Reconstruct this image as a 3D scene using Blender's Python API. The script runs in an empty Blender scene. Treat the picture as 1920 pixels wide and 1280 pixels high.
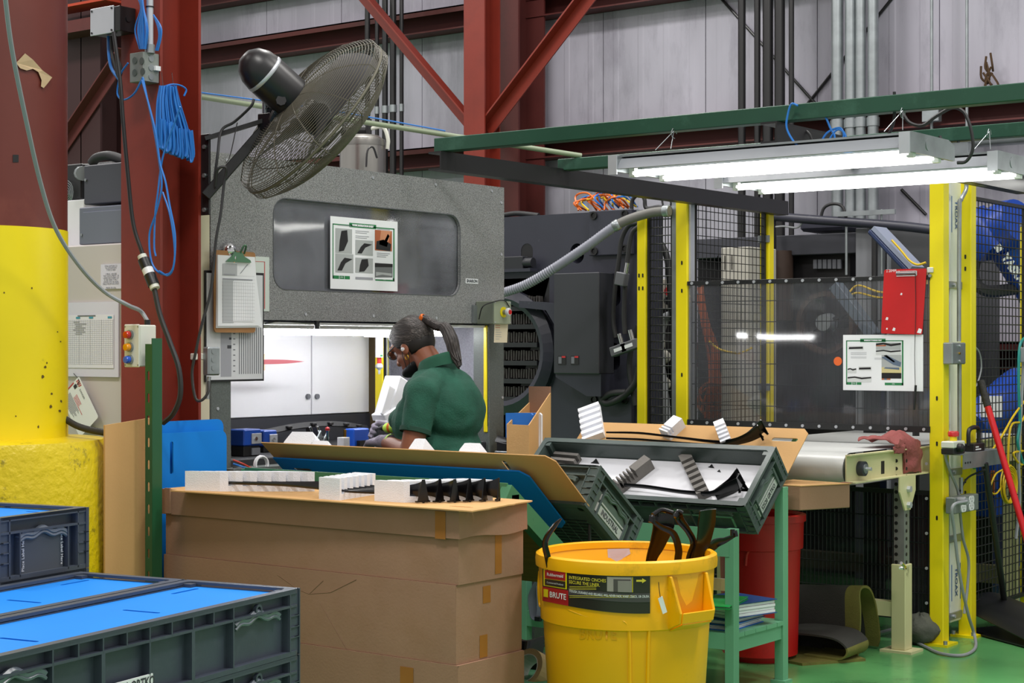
import bpy, bmesh, math, random
from mathutils import Vector, Matrix, noise
from mathutils.geometry import tessellate_polygon
random.seed(7)
C = bpy.context.scene.collection
scene = bpy.context.scene
PI = math.pi
# ---------------------------------------------------------------- camera, world, lights, exposure
F = 3200.0; EYE = 1.45; HORIZ = 650.0
YAW = math.atan2(.6, .8)
cam = bpy.data.cameras.new('camera'); cam.sensor_width = 36; cam.lens = 60; cam.shift_y = (HORIZ-640)/1920
cam.clip_start = .05; cam.clip_end = 200
co = bpy.data.objects.new('camera', cam); C.objects.link(co)
co.location = (0, 0, EYE); co.rotation_euler = (PI/2, 0, YAW); scene.camera = co
wd = bpy.data.worlds.new('hall_air'); scene.world = wd; wd.use_nodes = True
wd.node_tree.nodes['Background'].inputs[0].default_value = (1, .985, .96, 1)
wd.node_tree.nodes['Background'].inputs[1].default_value = .55
def area(name, loc, sx, sy, power, col=(1, .97, .93), rot=(0, 0, 0)):
    l = bpy.data.lights.new(name, 'AREA'); l.shape = 'RECTANGLE'; l.size = sx; l.size_y = sy; l.energy = power; l.color = col
    o = bpy.data.objects.new(name, l); C.objects.link(o); o.location = loc; o.rotation_euler = rot
    return o
for (x, y, p) in ((-6.5, 7.6, 140), (-2.2, 7.6, 120), (-7.2, 2.0, 150), (-2.6, 2.0, 170), (.2, 5.0, 160), (-11, 6.5, 160)):
    area('overhead_fill_light', (x, y, 6.6), 1.3, .7, p)  # unseen overhead area lights, added as general fill
scene.view_settings.view_transform = 'Standard'; scene.view_settings.look = 'None'
scene.view_settings.gamma = 1; scene.view_settings.use_curve_mapping = False
scene.view_settings.exposure = 0.15

# ---------------------------------------------------------------- helpers
V = Vector
def cw(cx, cy, z=0): return V((.8*cx-.6*cy, .6*cx+.8*cy, z))           # camera right/forward metres -> world
def ray(px, py):
    return cw((px-960)/F, 1, -(py-HORIZ)/F)
EP = V((0, 0, EYE))
def onX(px, py, x): d = ray(px, py); return EP+d*(x/d.x)
def onY(px, py, y): d = ray(px, py); return EP+d*(y/d.y)
def onZ(px, py, z): d = ray(px, py); return EP+d*((z-EYE)/d.z)
def onD(px, py, t): return EP+ray(px, py)*t

def srgb(h):
    h = h.lstrip('#'); out = []
    for i in (0, 2, 4):
        c = int(h[i:i+2], 16)/255
        out.append(c/12.92 if c <= .04045 else ((c+.055)/1.055)**2.4)
    return out+[1]
_M = {}
def mat(name, col, rough=.5, metal=0, var=0, vs=8, bump=0, bs=60, dirt=None, dts=3, dta=.5, dlo=.55, dhi=.7, spec=.5, emit=0, alpha=1, trans=0, stretch=None, coat=0):
    if name in _M: return _M[name]
    m = bpy.data.materials.new(name); m.use_nodes = True; _M[name] = m
    nt = m.node_tree; n = nt.nodes; L = nt.links; b = n['Principled BSDF']
    c = srgb(col) if isinstance(col, str) else list(col)
    b.inputs['Base Color'].default_value = c; b.inputs['Roughness'].default_value = rough; b.inputs['Metallic'].default_value = metal
    b.inputs['Specular IOR Level'].default_value = spec; b.inputs['Alpha'].default_value = alpha
    b.inputs['Transmission Weight'].default_value = trans; b.inputs['Coat Weight'].default_value = coat
    m.diffuse_color = c
    src = None
    if var or bump or dirt:
        tc = n.new('ShaderNodeTexCoord'); vec = tc.outputs['Object']
        if stretch:
            mp = n.new('ShaderNodeMapping'); mp.inputs['Scale'].default_value = stretch; L.new(vec, mp.inputs['Vector']); vec = mp.outputs['Vector']
    if var:
        t = n.new('ShaderNodeTexNoise'); t.inputs['Scale'].default_value = vs; t.inputs['Detail'].default_value = 5; L.new(vec, t.inputs['Vector'])
        mx = n.new('ShaderNodeMix'); mx.data_type = 'RGBA'; mx.blend_type = 'MIX'
        mx.inputs['A'].default_value = [max(0, x*(1-var)) for x in c[:3]]+[1]; mx.inputs['B'].default_value = [min(1, x*(1+var)) for x in c[:3]]+[1]
        mr = n.new('ShaderNodeMapRange'); mr.inputs['From Min'].default_value = .3; mr.inputs['From Max'].default_value = .7
        L.new(t.outputs['Fac'], mr.inputs['Value']); L.new(mr.outputs['Result'], mx.inputs['Factor']); src = mx.outputs['Result']
    if dirt:
        t = n.new('ShaderNodeTexNoise'); t.inputs['Scale'].default_value = dts; t.inputs['Detail'].default_value = 8; t.inputs['Roughness'].default_value = .7; L.new(vec, t.inputs['Vector'])
        mr = n.new('ShaderNodeMapRange'); mr.inputs['From Min'].default_value = dlo; mr.inputs['From Max'].default_value = dhi; mr.inputs['To Max'].default_value = dta
        L.new(t.outputs['Fac'], mr.inputs['Value'])
        mx = n.new('ShaderNodeMix'); mx.data_type = 'RGBA'
        mx.inputs['A'].default_value = c
        if src: L.new(src, mx.inputs['A'])
        mx.inputs['B'].default_value = srgb(dirt); L.new(mr.outputs['Result'], mx.inputs['Factor']); src = mx.outputs['Result']
    if src: L.new(src, b.inputs['Base Color'])
    if bump:
        t = n.new('ShaderNodeTexNoise'); t.inputs['Scale'].default_value = bs; t.inputs['Detail'].default_value = 3; L.new(vec, t.inputs['Vector'])
        bp = n.new('ShaderNodeBump'); bp.inputs['Strength'].default_value = bump; bp.inputs['Distance'].default_value = .01
        L.new(t.outputs['Fac'], bp.inputs['Height']); L.new(bp.outputs['Normal'], b.inputs['Normal'])
    if emit:
        b.inputs['Emission Color'].default_value = c; b.inputs['Emission Strength'].default_value = emit
    return m

def frame(R, U):
    R = V(R).normalized(); U = V(U).normalized(); N = R.cross(U)
    return R, U, N
FY = ((1, 0, 0), (0, 0, 1), (0, -1, 0))      # on a wall facing -Y
FX = ((0, 1, 0), (0, 0, 1), (1, 0, 0))       # on a wall facing +X
FZ = ((1, 0, 0), (0, 1, 0), (0, 0, 1))       # lying flat
def smooth(pts, k=6, closed=False):
    P = [V(p) for p in pts]; n = len(P); out = []
    rng = n if closed else n-1
    for i in range(rng):
        p1, p2 = P[i], P[(i+1) % n]
        p0 = P[i-1] if (i or closed) else p1*2-p2
        p3 = P[(i+2) % n] if (closed or i+2 < n) else p2*2-p1
        for j in range(k):
            t = j/k
            out.append(.5*((2*p1)+(p2-p0)*t+(2*p0-5*p1+4*p2-p3)*t*t+(3*p1-p0-3*p2+p3)*t**3))
    if not closed: out.append(P[-1])
    return out
def rrect(w, h, r, k=5, cx=0, cy=0):
    r = min(r, w/2-1e-5, h/2-1e-5); o = []
    for (sx, sy, a0) in ((1, 1, 0), (-1, 1, 90), (-1, -1, 180), (1, -1, 270)):
        for j in range(k+1):
            a = math.radians(a0+90*j/k)
            o.append((cx+sx*(w/2-r)+r*math.cos(a), cy+sy*(h/2-r)+r*math.sin(a)))
    return o
class MB:
    def __init__(s): s.v = []; s.f = []; s.m = []; s.s = []; s.M = None; s.mi = 0
    def add(s, vs, fs, sm=False):
        b = len(s.v)
        for p in vs:
            p = V(p); s.v.append(s.M @ p if s.M else p)
        for f in fs: s.f.append([i+b for i in f]); s.m.append(s.mi); s.s.append(sm)
        return s
    def use(s, i): s.mi = i; return s
    def box(s, c, d, rot=None):
        c = V(c); h = V(d)/2; vs = []
        for sx in (-1, 1):
            for sy in (-1, 1):
                for sz in (-1, 1):
                    p = V((sx*h.x, sy*h.y, sz*h.z))
                    if rot: p = rot @ p
                    vs.append(c+p)
        return s.add(vs, [(0, 1, 3, 2), (4, 6, 7, 5), (0, 4, 5, 1), (2, 3, 7, 6), (0, 2, 6, 4), (1, 5, 7, 3)])
    def bb(s, lo, hi):
        lo = V(lo); hi = V(hi); return s.box((lo+hi)/2, hi-lo)
    def bar(s, p0, p1, w, h, up=(0, 0, 1)):
        p0 = V(p0); p1 = V(p1); d = p1-p0; z = d.normalized(); up = V(up)
        if abs(z.dot(up)) > .98: up = V((0, 1, 0))
        x = z.cross(up).normalized(); y = x.cross(z)
        return s.box((p0+p1)/2, (w, h, d.length), Matrix((x, y, z)).transposed())
    def cyl(s, p0, p1, r0, r1=None, n=14, caps=True):
        p0 = V(p0); p1 = V(p1); r1 = r0 if r1 is None else r1; z = (p1-p0).normalized()
        up = V((0, 0, 1)) if abs(z.z) < .95 else V((1, 0, 0))
        x = z.cross(up).normalized(); y = z.cross(x); vs = []
        for (p, r) in ((p0, r0), (p1, r1)):
            for i in range(n):
                a = 2*PI*i/n; vs.append(p+(x*math.cos(a)+y*math.sin(a))*r)
        s.add(vs, [(i, (i+1) % n, n+(i+1) % n, n+i) for i in range(n)], True)
        if caps: s.add(vs, [list(range(n-1, -1, -1)), list(range(n, 2*n))])
        return s
    def tube(s, pts, r, n=8, k=0, closed=False, caps=True):
        P = smooth(pts, k, closed) if k else [V(p) for p in pts]; m = len(P); vs = []
        t0 = (P[1]-P[0]).normalized(); x = t0.orthogonal().normalized()
        for i, p in enumerate(P):
            if closed: t = (P[(i+1) % m]-P[i-1]).normalized()
            else: t = (P[min(i+1, m-1)]-P[max(i-1, 0)]).normalized()
            x = (x-t*x.dot(t)).normalized(); y = t.cross(x)
            rr = r(i/(m-1)) if callable(r) else r
            for j in range(n):
                a = 2*PI*j/n; vs.append(p+(x*math.cos(a)+y*math.sin(a))*rr)
        rg = m if closed else m-1
        fs = [(i*n+j, i*n+(j+1) % n, ((i+1) % m)*n+(j+1) % n, ((i+1) % m)*n+j) for i in range(rg) for j in range(n)]
        s.add(vs, fs, True)
        if caps and not closed: s.add(vs, [list(range(n-1, -1, -1)), list(range((m-1)*n, m*n))])
        return s
    def lathe(s, prof, n=24, o=(0, 0, 0), axis=(0, 0, 1), sm=True):
        z = V(axis).normalized(); up = V((0, 0, 1)) if abs(z.z) < .95 else V((1, 0, 0))
        x = up.cross(z).normalized() if abs(z.z) < .95 else V((1, 0, 0)); x = (x-z*x.dot(z)).normalized(); y = z.cross(x); o = V(o); vs = []
        for (r, h) in prof:
            for i in range(n):
                a = 2*PI*i/n; vs.append(o+z*h+(x*math.cos(a)+y*math.sin(a))*max(r, 1e-4))
        return s.add(vs, [(i*n+j, i*n+(j+1) % n, (i+1)*n+(j+1) % n, (i+1)*n+j) for i in range(len(prof)-1) for j in range(n)], sm)
    def prism(s, poly, o, fr, d, holes=(), top=True, bot=True):
        R, U, N = [V(a) for a in fr]; o = V(o)
        loops = [list(poly)]+[list(h) for h in holes]
        flat = [V((p[0], p[1], 0)) for l in loops for p in l]
        tris = tessellate_polygon([[V((p[0], p[1], 0)) for p in l] for l in loops]) if holes else None
        f3 = [o+R*p.x+U*p.y for p in flat]; n = len(f3)
        vs = f3+[p+N*d for p in f3]; fs = []
        if tris:
            for t in tris:
                a, b, c = t
                if ((flat[b]-flat[a]).cross(flat[c]-flat[a])).z < 0: a, b, c = a, c, b
                if top: fs.append((a+n, b+n, c+n))
                if bot: fs.append((c, b, a))
        else:
            if top: fs.append([i+n for i in range(n)])
            if bot: fs.append(list(range(n-1, -1, -1)))
        b = 0
        for l in loops:
            k = len(l)
            if d: fs += [(b+i, b+(i+1) % k, n+b+(i+1) % k, n+b+i) for i in range(k)]
            b += k
        return s.add(vs, fs)
    def rect(s, x0, y0, x1, y1, o, fr, d=.0006):
        R, U, N = [V(a) for a in fr]; o = V(o)+N*d
        return s.add([o+R*x0+U*y0, o+R*x1+U*y0, o+R*x1+U*y1, o+R*x0+U*y1], [(0, 1, 2, 3)])
    def surf(s, fn, nu, nv, th=0, sm=True):
        P = [[V(fn(i/nu, j/nv)) for j in range(nv+1)] for i in range(nu+1)]
        vs = [p for r in P for p in r]; w = nv+1
        fs = [(i*w+j, (i+1)*w+j, (i+1)*w+j+1, i*w+j+1) for i in range(nu) for j in range(nv)]
        if th:
            q = []
            for i in range(nu+1):
                for j in range(nv+1):
                    a = P[min(i+1, nu)][j]-P[max(i-1, 0)][j]; b = P[i][min(j+1, nv)]-P[i][max(j-1, 0)]
                    q.append(P[i][j]-a.cross(b).normalized()*th)
            n = len(vs); vs = vs+q
            fs += [tuple(k+n for k in reversed(f)) for f in fs]
            ring = [i*w for i in range(nu+1)]+[nu*w+j for j in range(1, nv+1)]+[i*w+nv for i in range(nu-1, -1, -1)]+[j for j in range(nv-1, 0, -1)]
            m = len(ring); fs += [(ring[(i+1) % m], ring[i], ring[i]+n, ring[(i+1) % m]+n) for i in range(m)]
        return s.add(vs, fs, sm)
    def mesh(s, name, bev=0, inv=None):
        me = bpy.data.meshes.new(name)
        vs = [inv @ p for p in s.v] if inv else s.v
        me.from_pydata([tuple(p) for p in vs], [], s.f)
        for i, p in enumerate(me.polygons): p.material_index = s.m[i]; p.use_smooth = s.s[i]
        if bev:
            bm = bmesh.new(); bm.from_mesh(me); bmesh.ops.remove_doubles(bm, verts=bm.verts, dist=1e-5)
            bmesh.ops.recalc_face_normals(bm, faces=bm.faces)
            es = [e for e in bm.edges if len(e.link_faces) == 2 and e.calc_face_angle(0) > .7]
            bmesh.ops.bevel(bm, geom=es, offset=bev, segments=1, affect='EDGES', clamp_overlap=True); bm.to_mesh(me); bm.free()
        me.update()
        if any(s.s): me.set_sharp_from_angle(angle=.75)
        return me
    def build(s, name, mats, parent=None, bev=0, world=True, label=None, kind=None):
        inv = None; base = None
        if parent is not None and world:
            inv = full(parent).inverted()
        elif parent is None and world:
            lo = [min(p[i] for p in s.v) for i in range(3)]; hi = [max(p[i] for p in s.v) for i in range(3)]
            base = V(((lo[0]+hi[0])/2, (lo[1]+hi[1])/2, lo[2])); inv = Matrix.Translation(-base)
        me = s.mesh(name, bev, inv)
        for m in (mats if isinstance(mats, (list, tuple)) else [mats]): me.materials.append(m)
        o = bpy.data.objects.new(name, me); C.objects.link(o)
        if base is not None: o.location = base
        if parent is not None: o.parent = parent
        if label: o['label'] = label
        if kind: o['kind'] = kind
        return o
def full(o):
    M = o.matrix_basis.copy()
    return full(o.parent) @ M if o.parent else M
def setp(o, label, cat, group=None, kind=None):
    o['label'] = label; o['category'] = cat
    if group: o['group'] = group
    if kind: o['kind'] = kind
    return o
def thing(name, label, cat, loc=(0, 0, 0), group=None, rot=(0, 0, 0)):
    o = bpy.data.objects.new(name, None); C.objects.link(o); o.empty_display_size = .05
    o.location = loc; o.rotation_euler = rot
    return setp(o, label, cat, group)
def struct(o): o['kind'] = 'structure'; return o
def dup(root, loc=None, rot=None, label=None, group=None):
    def cp(o, par):
        c = o.copy(); C.objects.link(c)
        if par is not None: c.parent = par
        for ch in list(o.children): cp(ch, c)
        return c
    r = cp(root, None)
    if loc is not None: r.location = loc
    if rot is not None: r.rotation_euler = rot
    if label: r['label'] = label
    if group: r['group'] = group
    return r
_T = {}
def text(s, size, m, o, fr, parent, name='lettering', al='LEFT', d=.0012, sx=1, bold=0, label=None):
    cu = bpy.data.curves.new('t', 'FONT'); cu.body = s; cu.size = size; cu.align_x = al; cu.align_y = 'CENTER'; cu.resolution_u = 2
    cu.offset = bold
    t = bpy.data.objects.new('t', cu); C.objects.link(t)
    dg = bpy.context.evaluated_depsgraph_get(); dg.update()
    me = bpy.data.meshes.new_from_object(t.evaluated_get(dg)); bpy.data.objects.remove(t); bpy.data.curves.remove(cu)
    R, U, N = [V(a).normalized() for a in fr]; o = V(o)+N*d; inv = full(parent).inverted()
    for v in me.vertices: v.co = inv @ (o+R*v.co.x*sx+U*v.co.y)
    me.materials.clear(); me.materials.append(m); me.name = name
    ob = bpy.data.objects.new(name, me); C.objects.link(ob); ob.parent = parent
    if label: ob['label'] = label
    return ob
# ---------------------------------------------------------------- materials
mWall = mat('cladding_paint', '#aeabb8', .55, 0, .10, 1.2, .15, 5, '#6f6a78', 1.1, .55, .52, .75, stretch=(3, 3, .8))
mWallB = mat('cladding_joint', '#6d6a70', .7)
mFloor = mat('green_floor_paint', '#5a9c5e', .24, 0, .14, 2.5, .03, 20, '#2b5a38', 2.2, .6, .55, .72)
mRed = mat('red_oxide_paint', '#7c2618', .5, 0, .12, 4, .05, 30, '#4a1a16', 2.0, .5, .5, .75)
mRedD = mat('dark_red_oxide_paint', '#56221f', .6, 0, .15, 3, .05, 30, '#2a1413', 1.5, .6, .5, .7)
mRedP = mat('maroon_paint', '#642a22', .42, 0, .12, 3, .05, 20, '#7d4032', 3, .5, .55, .75)
mYel = mat('yellow_paint', '#ecd405', .38, 0, .05, 3, .05, 25, '#6f6518', 6, .75, .66, .72)
mYelC = mat('yellow_rough_paint', '#d9bf08', .4, 0, .06, 5, .6, 34, '#57501a', 9, .8, .6, .68)
mYelPost = mat('fence_yellow', '#efdb12', .35, 0, .04, 3, 0, 1, '#6b641c', 9, .8, .7, .74)
mBlk = mat('black_plastic', '#17171a', .42)
mBlkG = mat('gloss_black_plastic', '#0b0b0e', .25, 0, spec=.4)
mBlkP = mat('black_paint', '#1c1b1d', .38, 0, .1, 4)
mBlkM = mat('black_wire', '#1b1c1e', .45)
mCab = mat('black_cable', '#242426', .55)
mGryC = mat('grey_cable', '#8f9296', .5)
mBluC = mat('blue_cable', '#2474c8', .4)
mYelCb = mat('yellow_cable', '#d8b512', .45)
mTealC = mat('teal_cable', '#1e8a85', .45)
mOrgC = mat('orange_cable', '#d8691a', .45)
mRedC = mat('red_cable', '#c43a26', .45)
mGalv = mat('galvanised_steel', '#9aa0a3', .38, .7, .15, 10)
mAlu = mat('aluminium', '#c2c5cc', .35, .45, .05, 8)
mChr = mat('chrome', '#d5d5d6', .12, 1)
mSS = mat('brushed_stainless', '#a8a5a0', .28, 1, .1, 3, stretch=(12, 12, .5))
mCard = mat('cardboard', '#9c7760', .85, 0, .07, 3, .08, 120, '#8d6543', 2.5, .4, .55, .75)
mCardY = mat('cardboard_pale', '#c99d66', .85, 0, .05, 3, .06, 120)
mTape = mat('packing_tape', '#a06a34', .25, 0, .08, 8)
mFoam = mat('white_foam', '#eceef4', .8, 0, .02, 30, .25, 300)
mFoamG = mat('grey_foam', '#77736f', .9, 0, .06, 30, .2, 250)
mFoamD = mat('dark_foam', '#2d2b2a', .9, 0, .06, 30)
mTote = mat('charcoal_crate_plastic', '#424956', .42, 0, .12, 5, .04, 60, '#59616c', 7, .5, .56, .75)
mToteG = mat('grey_green_crate_plastic', '#46524f', .4, 0, .12, 5, .04, 60, '#6b7674', 6, .5, .56, .75)
mBlu = mat('blue_sheet_plastic', '#0a7cd8', .6, 0, .04, 3, spec=.25)
mBluD = mat('blue_sheet_shade', '#0a56c0', .45)
mWht = mat('white_paint', '#e6e6ea', .4, 0, .02, 4)
mPaper = mat('white_paper', '#e9ebef', .6)
mPaperL = mat('lilac_paper', '#d6d4e6', .5)
mInk = mat('ink', '#3a3c42', .6); mInkL = mat('light_ink', '#9a9ca4', .6); mInkM = mat('mid_ink', '#6c6e75', .6)
mGrnI = mat('green_ink', '#1f7a45', .5); mRedI = mat('red_ink', '#c22a2e', .5); mTealI = mat('teal_ink', '#3f93ad', .5)
mHam = mat('hammered_grey_paint', '#868788', .40, .1, .5, 210, .3, 210)
mLeg = mat('grey_machine_paint', '#5d6361', .45, .1, .2, 150, .1, 150)
mPress = mat('press_grey_paint', '#32333f', .42, 0, .1, 3, .05, 30, '#6a6b74', 9, .6, .66, .70)
mPressD = mat('press_dark_paint', '#24252b', .5, 0, .1, 3)
mPink = mat('beige_cabinet_paint', '#c4bdbb', .5, 0, .03, 2)
mGryB = mat('grey_blue_box_paint', '#6b7080', .45, 0, .06, 3); mGryBD = mat('charcoal_box_paint', '#42434e', .5, 0, .06, 3)
mGrnT = mat('dark_green_paint', '#1f4a38', .42, .1, .08, 4, dirt='#3f6a58', dts=6, dta=.5)
mGrnP = mat('post_green_paint', '#1f5536', .4, 0, .06, 4)
mGrnC = mat('mint_green_paint', '#6aa682', .45, 0, .06, 4, 0, 1, '#33543f', 14, .7, .66, .7)
mGrnR = mat('rack_green_paint', '#3e7c55', .45, 0, .06, 4, 0, 1, '#28432f', 10, .6, .62, .7)
mCrm = mat('cream_paint', '#d3cda0', .42, 0, .04, 4, 0, 1, '#6f6a4d', 7, .6, .68, .73)
mBelt = mat('white_conveyor_belt', '#c9cbc9', .35, 0, .03, 3)
mCan = mat('yellow_bin_plastic', '#fbb600', .36, 0, .06, 3, .04, 40, '#7d6612', 3.2, .7, .56, .74)
mCanR = mat('red_bin_plastic', '#c21414', .42, 0, .08, 3, 0, 1, '#5c0d0d', 4, .5, .6, .75)
mTube = mat('lit_tube', (1, .985, .95, 1), .5, emit=8)
mTube2 = mat('lit_bench_tube', (1, 1, 1, 1), .5, emit=30)
mLens = mat('fixture_white', '#e9ece8', .3)
mIvory = mat('ivory_plastic', '#d8d9ce', .45); mRedB = mat('red_lens', '#c80f10', .15, coat=1); mAmb = mat('amber_lens', '#f09a10', .15, coat=1); mBluB = mat('blue_lens', '#1556c8', .15, coat=1)
mRobot = mat('robot_blue', '#123f9e', .35, 0, .06, 3)
mMat = mat('grey_rubber_mat', '#34332f', .85, 0, .1, 12, .4, 200); mMatY = mat('yellow_mat_edge', '#6d6a2e', .8, 0, .15, 12, .3, 150)
mCloth = mat('dusty_red_cloth', '#8c4a48', .9, 0, .12, 20, .5, 60)
mWood = mat('plywood', '#8f6a28', .7, 0, .18, 4, stretch=(1, 14, 14))
mClip = mat('brown_hardboard', '#9a6f43', .6, 0, .1, 20); mRedClip = mat('red_clipboard', '#c4161a', .45, 0, .05, 5)
mSkin = mat('brown_skin', '#8a5238', .5, 0, .1, 12, .05, 60); mPolo = mat('green_polo_cloth', '#1d5040', .9, 0, .2, 14, .3, 160); mHair = mat('grey_black_hair', '#2b2523', .5, 0, .5, 9, .6, 20, '#857d78', 8, .8, .50, .72, stretch=(1.2, 9, 12)); mTail = mat('dark_ponytail_hair', '#2b2422', .5, 0, .5, 30, .5, 40, '#6b625c', 30, .7, .55, .75, stretch=(3, 3, .6))
mHairD = mat('dark_hair', '#191514', .55, 0, .4, 10)
mGlove = mat('grey_lilac_glove', '#8f8798', .8, 0, .1, 25, .3, 200); mLime = mat('lime_green', '#b6e04a', .5); mOrg = mat('orange_band', '#e06a10', .6)
mDen = mat('dark_trousers', '#20222b', .85, 0, .1, 10); mGold = mat('gold', '#d8a640', .2, 1)
mTan = mat('tape_roll_paper', '#b99b6a', .6, 0, .05, 8); mTanW = mat('tape_core', '#dcd8d2', .7)
def glassy(name, tint, base, gloss):
    m = bpy.data.materials.new(name); m.use_nodes = True; nt = m.node_tree; n = nt.nodes; L = nt.links
    n.remove(n['Principled BSDF']); out = n['Material Output']
    tr = n.new('ShaderNodeBsdfTransparent'); tr.inputs[0].default_value = tint
    df = n.new('ShaderNodeBsdfDiffuse'); df.inputs[0].default_value = srgb('#a6a8b2')
    m1 = n.new('ShaderNodeMixShader'); L.new(tr.outputs[0], m1.inputs[1]); L.new(df.outputs[0], m1.inputs[2])
    tc = n.new('ShaderNodeTexCoord'); t = n.new('ShaderNodeTexNoise'); t.inputs['Scale'].default_value = 3; t.inputs['Detail'].default_value = 6; L.new(tc.outputs['Object'], t.inputs['Vector'])
    mr = n.new('ShaderNodeMapRange'); mr.inputs['From Min'].default_value = .35; mr.inputs['From Max'].default_value = .75; mr.inputs['To Min'].default_value = base*.6; mr.inputs['To Max'].default_value = base*1.6
    L.new(t.outputs['Fac'], mr.inputs['Value']); L.new(mr.outputs['Result'], m1.inputs[0])
    gl = n.new('ShaderNodeBsdfGlossy'); gl.inputs['Roughness'].default_value = .05; gl.inputs[0].default_value = (1, 1, 1, 1)
    t2 = n.new('ShaderNodeTexNoise'); t2.inputs['Scale'].default_value = 2.2; t2.inputs['Detail'].default_value = 1; L.new(tc.outputs['Object'], t2.inputs['Vector'])
    bp = n.new('ShaderNodeBump'); bp.inputs['Strength'].default_value = .12; bp.inputs['Distance'].default_value = .02; L.new(t2.outputs['Fac'], bp.inputs['Height']); L.new(bp.outputs['Normal'], gl.inputs['Normal'])
    lw = n.new('ShaderNodeFresnel'); lw.inputs['IOR'].default_value = gloss
    m2 = n.new('ShaderNodeMixShader'); L.new(lw.outputs[0], m2.inputs[0]); L.new(m1.outputs[0], m2.inputs[1]); L.new(gl.outputs[0], m2.inputs[2])
    L.new(m2.outputs[0], out.inputs['Surface']); m.diffuse_color = (.6, .65, .7, .3)
    return m
mPlexi = glassy('clear_polycarbonate', (.84, .84, .84, 1), .085, 1.45)
mPane = glassy('brightened_window_plastic', (.76, .80, .88, 1), .32, 1.6)  # diffuse share lightens the pane, standing in for a brighter interior
mSmoke = glassy('smoked_polycarbonate', (.30, .30, .32, 1), .05, 1.4)
mSpec = glassy('spectacle_lens', (.85, .87, .92, 1), .42, 1.6)

# ---------------------------------------------------------------- setting: floor, wall and its steel
b = MB(); b.bb((-24, -2, -.12), (4.5, 11.35, 0)); struct(b.build('floor', mFloor))
WY = 11.2
wl = MB().bb((-24, WY+.03, -.05), (2.0, WY+.12, 7.2)).build('wall_back', mWallB); struct(wl)
def wall_panel(x0, x1):
    m = MB(); n = 4; w = x1-x0-.007; poly = [(0, 0)]
    for i in range(n):                               # shallow pressed ribs
        a = w*(i+.5)/n
        poly += [(a-.03, 0), (a-.018, -.003), (a+.018, -.003), (a+.03, 0)]
    poly += [(w, 0), (w, .035), (0, .035)]
    vs = [(x0+.0035+p[0], WY+p[1], z) for z in (0, 7.2) for p in poly]; k = len(poly)
    return m.add(vs, [(i, (i+1) % k, k+(i+1) % k, k+i) for i in range(k)])
xs = [-23.31+.93*i for i in range(27)]
for a, c in zip(xs[:-1], xs[1:]): wall_panel(a, c).build('wall_panel', mWall, wl)
def zbeam(z0, z1, x0, x1, y=WY, d=.2):
    m = MB(); m.bb((x0, y-d, z1-.012), (x1, y-.02, z1)); m.bb((x0, y-.03, z0), (x1, y-.018, z1)); m.bb((x0, y-.2, z0), (x1, y-.02, z0+.012))
    m.bb((x0, y-d, z1-.05), (x1, y-d+.008, z1)); return m
for i, (z0, z1) in enumerate(((4.08, 4.27), (4.62, 4.84), (2.95, 3.12), (1.3, 1.48))):
    x1 = -9.7 if i == 1 else 1.5
    struct(zbeam(z0, z1, -23.3, x1).build('trim_%d' % (i+1), mRedD))
def hcol(name, x, y, fw, dp, z1, m, tf=.014, tw=.01, web='Y', z0=0):
    t = MB()
    if web == 'Y':
        t.bb((x-fw/2, y-dp/2, z0), (x+fw/2, y-dp/2+tf, z1)); t.bb((x-fw/2, y+dp/2-tf, z0), (x+fw/2, y+dp/2, z1)); t.bb((x-tw/2, y-dp/2, z0), (x+tw/2, y+dp/2, z1))
    else:
        t.bb((x-dp/2, y-fw/2, z0), (x-dp/2+tf, y+fw/2, z1)); t.bb((x+dp/2-tf, y-fw/2, z0), (x+dp/2, y+fw/2, z1)); t.bb((x-dp/2, y-tw/2, z0), (x+dp/2, y+tw/2, z1))
    return t
p = onY(904, 200, 10.3); 
o = hcol('steel_column', p.x, 10.3, .2, .2, 6.9, mRed).build('steel_column', mRed); setp(o, 'tall red steel column on the back wall where two diagonal braces meet', 'column')
p = onY(963, 200, 10.85)
o = hcol('frame_column', p.x, 10.85, .36, .36, 6.9, mRedD, .02, .012).build('steel_column', mRedD); setp(o, 'wide dark red frame column against the back wall, behind the braced column', 'column')
p = onY(188, 200, 9.4); p.x -= .25
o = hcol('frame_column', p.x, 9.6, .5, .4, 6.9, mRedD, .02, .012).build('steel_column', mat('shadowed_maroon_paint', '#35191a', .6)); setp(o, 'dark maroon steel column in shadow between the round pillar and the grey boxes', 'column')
for (nm, lab, pa, pb, y, m) in (('wall_beam', 'maroon horizontal beam behind the upper junction box at the top left', (90, 72), (236, 24), 9.25, mRedD), ('wall_beam', 'orange-lit red beam strip along the very top left of the picture', (90, 19), (208, 2), 9.2, mat('orange_lit_paint', '#a8381c', .45))):  # top strip: the orange light on the beam is put into its colour
    a, c = onY(*pa, y), onY(*pb, y); o = MB().bb((a.x, y-.06, a.z), (c.x, y+.15, c.z)).build(nm, m); setp(o, lab, 'beam')
def brace(pa, pb, y, lab, m=mRed, w=.1, nm='diagonal_brace'):
    a, c = onY(*pa, y), onY(*pb, y); t = MB(); d = (c-a).normalized(); up = V((0, 1, 0)).cross(d).normalized()
    t.bar(a, c, .012, w, up=up) if False else t.box((a+c)/2, (w, .012, (c-a).length), Matrix((up, V((0, 1, 0)), d)).transposed())
    q = (a+c)/2-up*(w/2)-V((0, .04, 0)); t.box(q, (.012, .09, (c-a).length), Matrix((up, V((0, 1, 0)), d)).transposed())
    o = t.build(nm, m); return setp(o, lab, 'brace')
brace((662, -30), (893, 246), 10.3, 'red diagonal brace running down to the column from the left, beside the fan')
brace((915, 246), (1122, -24), 10.3, 'red diagonal brace rising to the right from the column')
brace((105, 300), (240, 100), 9.385, 'dark red diagonal brace behind the grey junction box at the left', mRedD)
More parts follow.
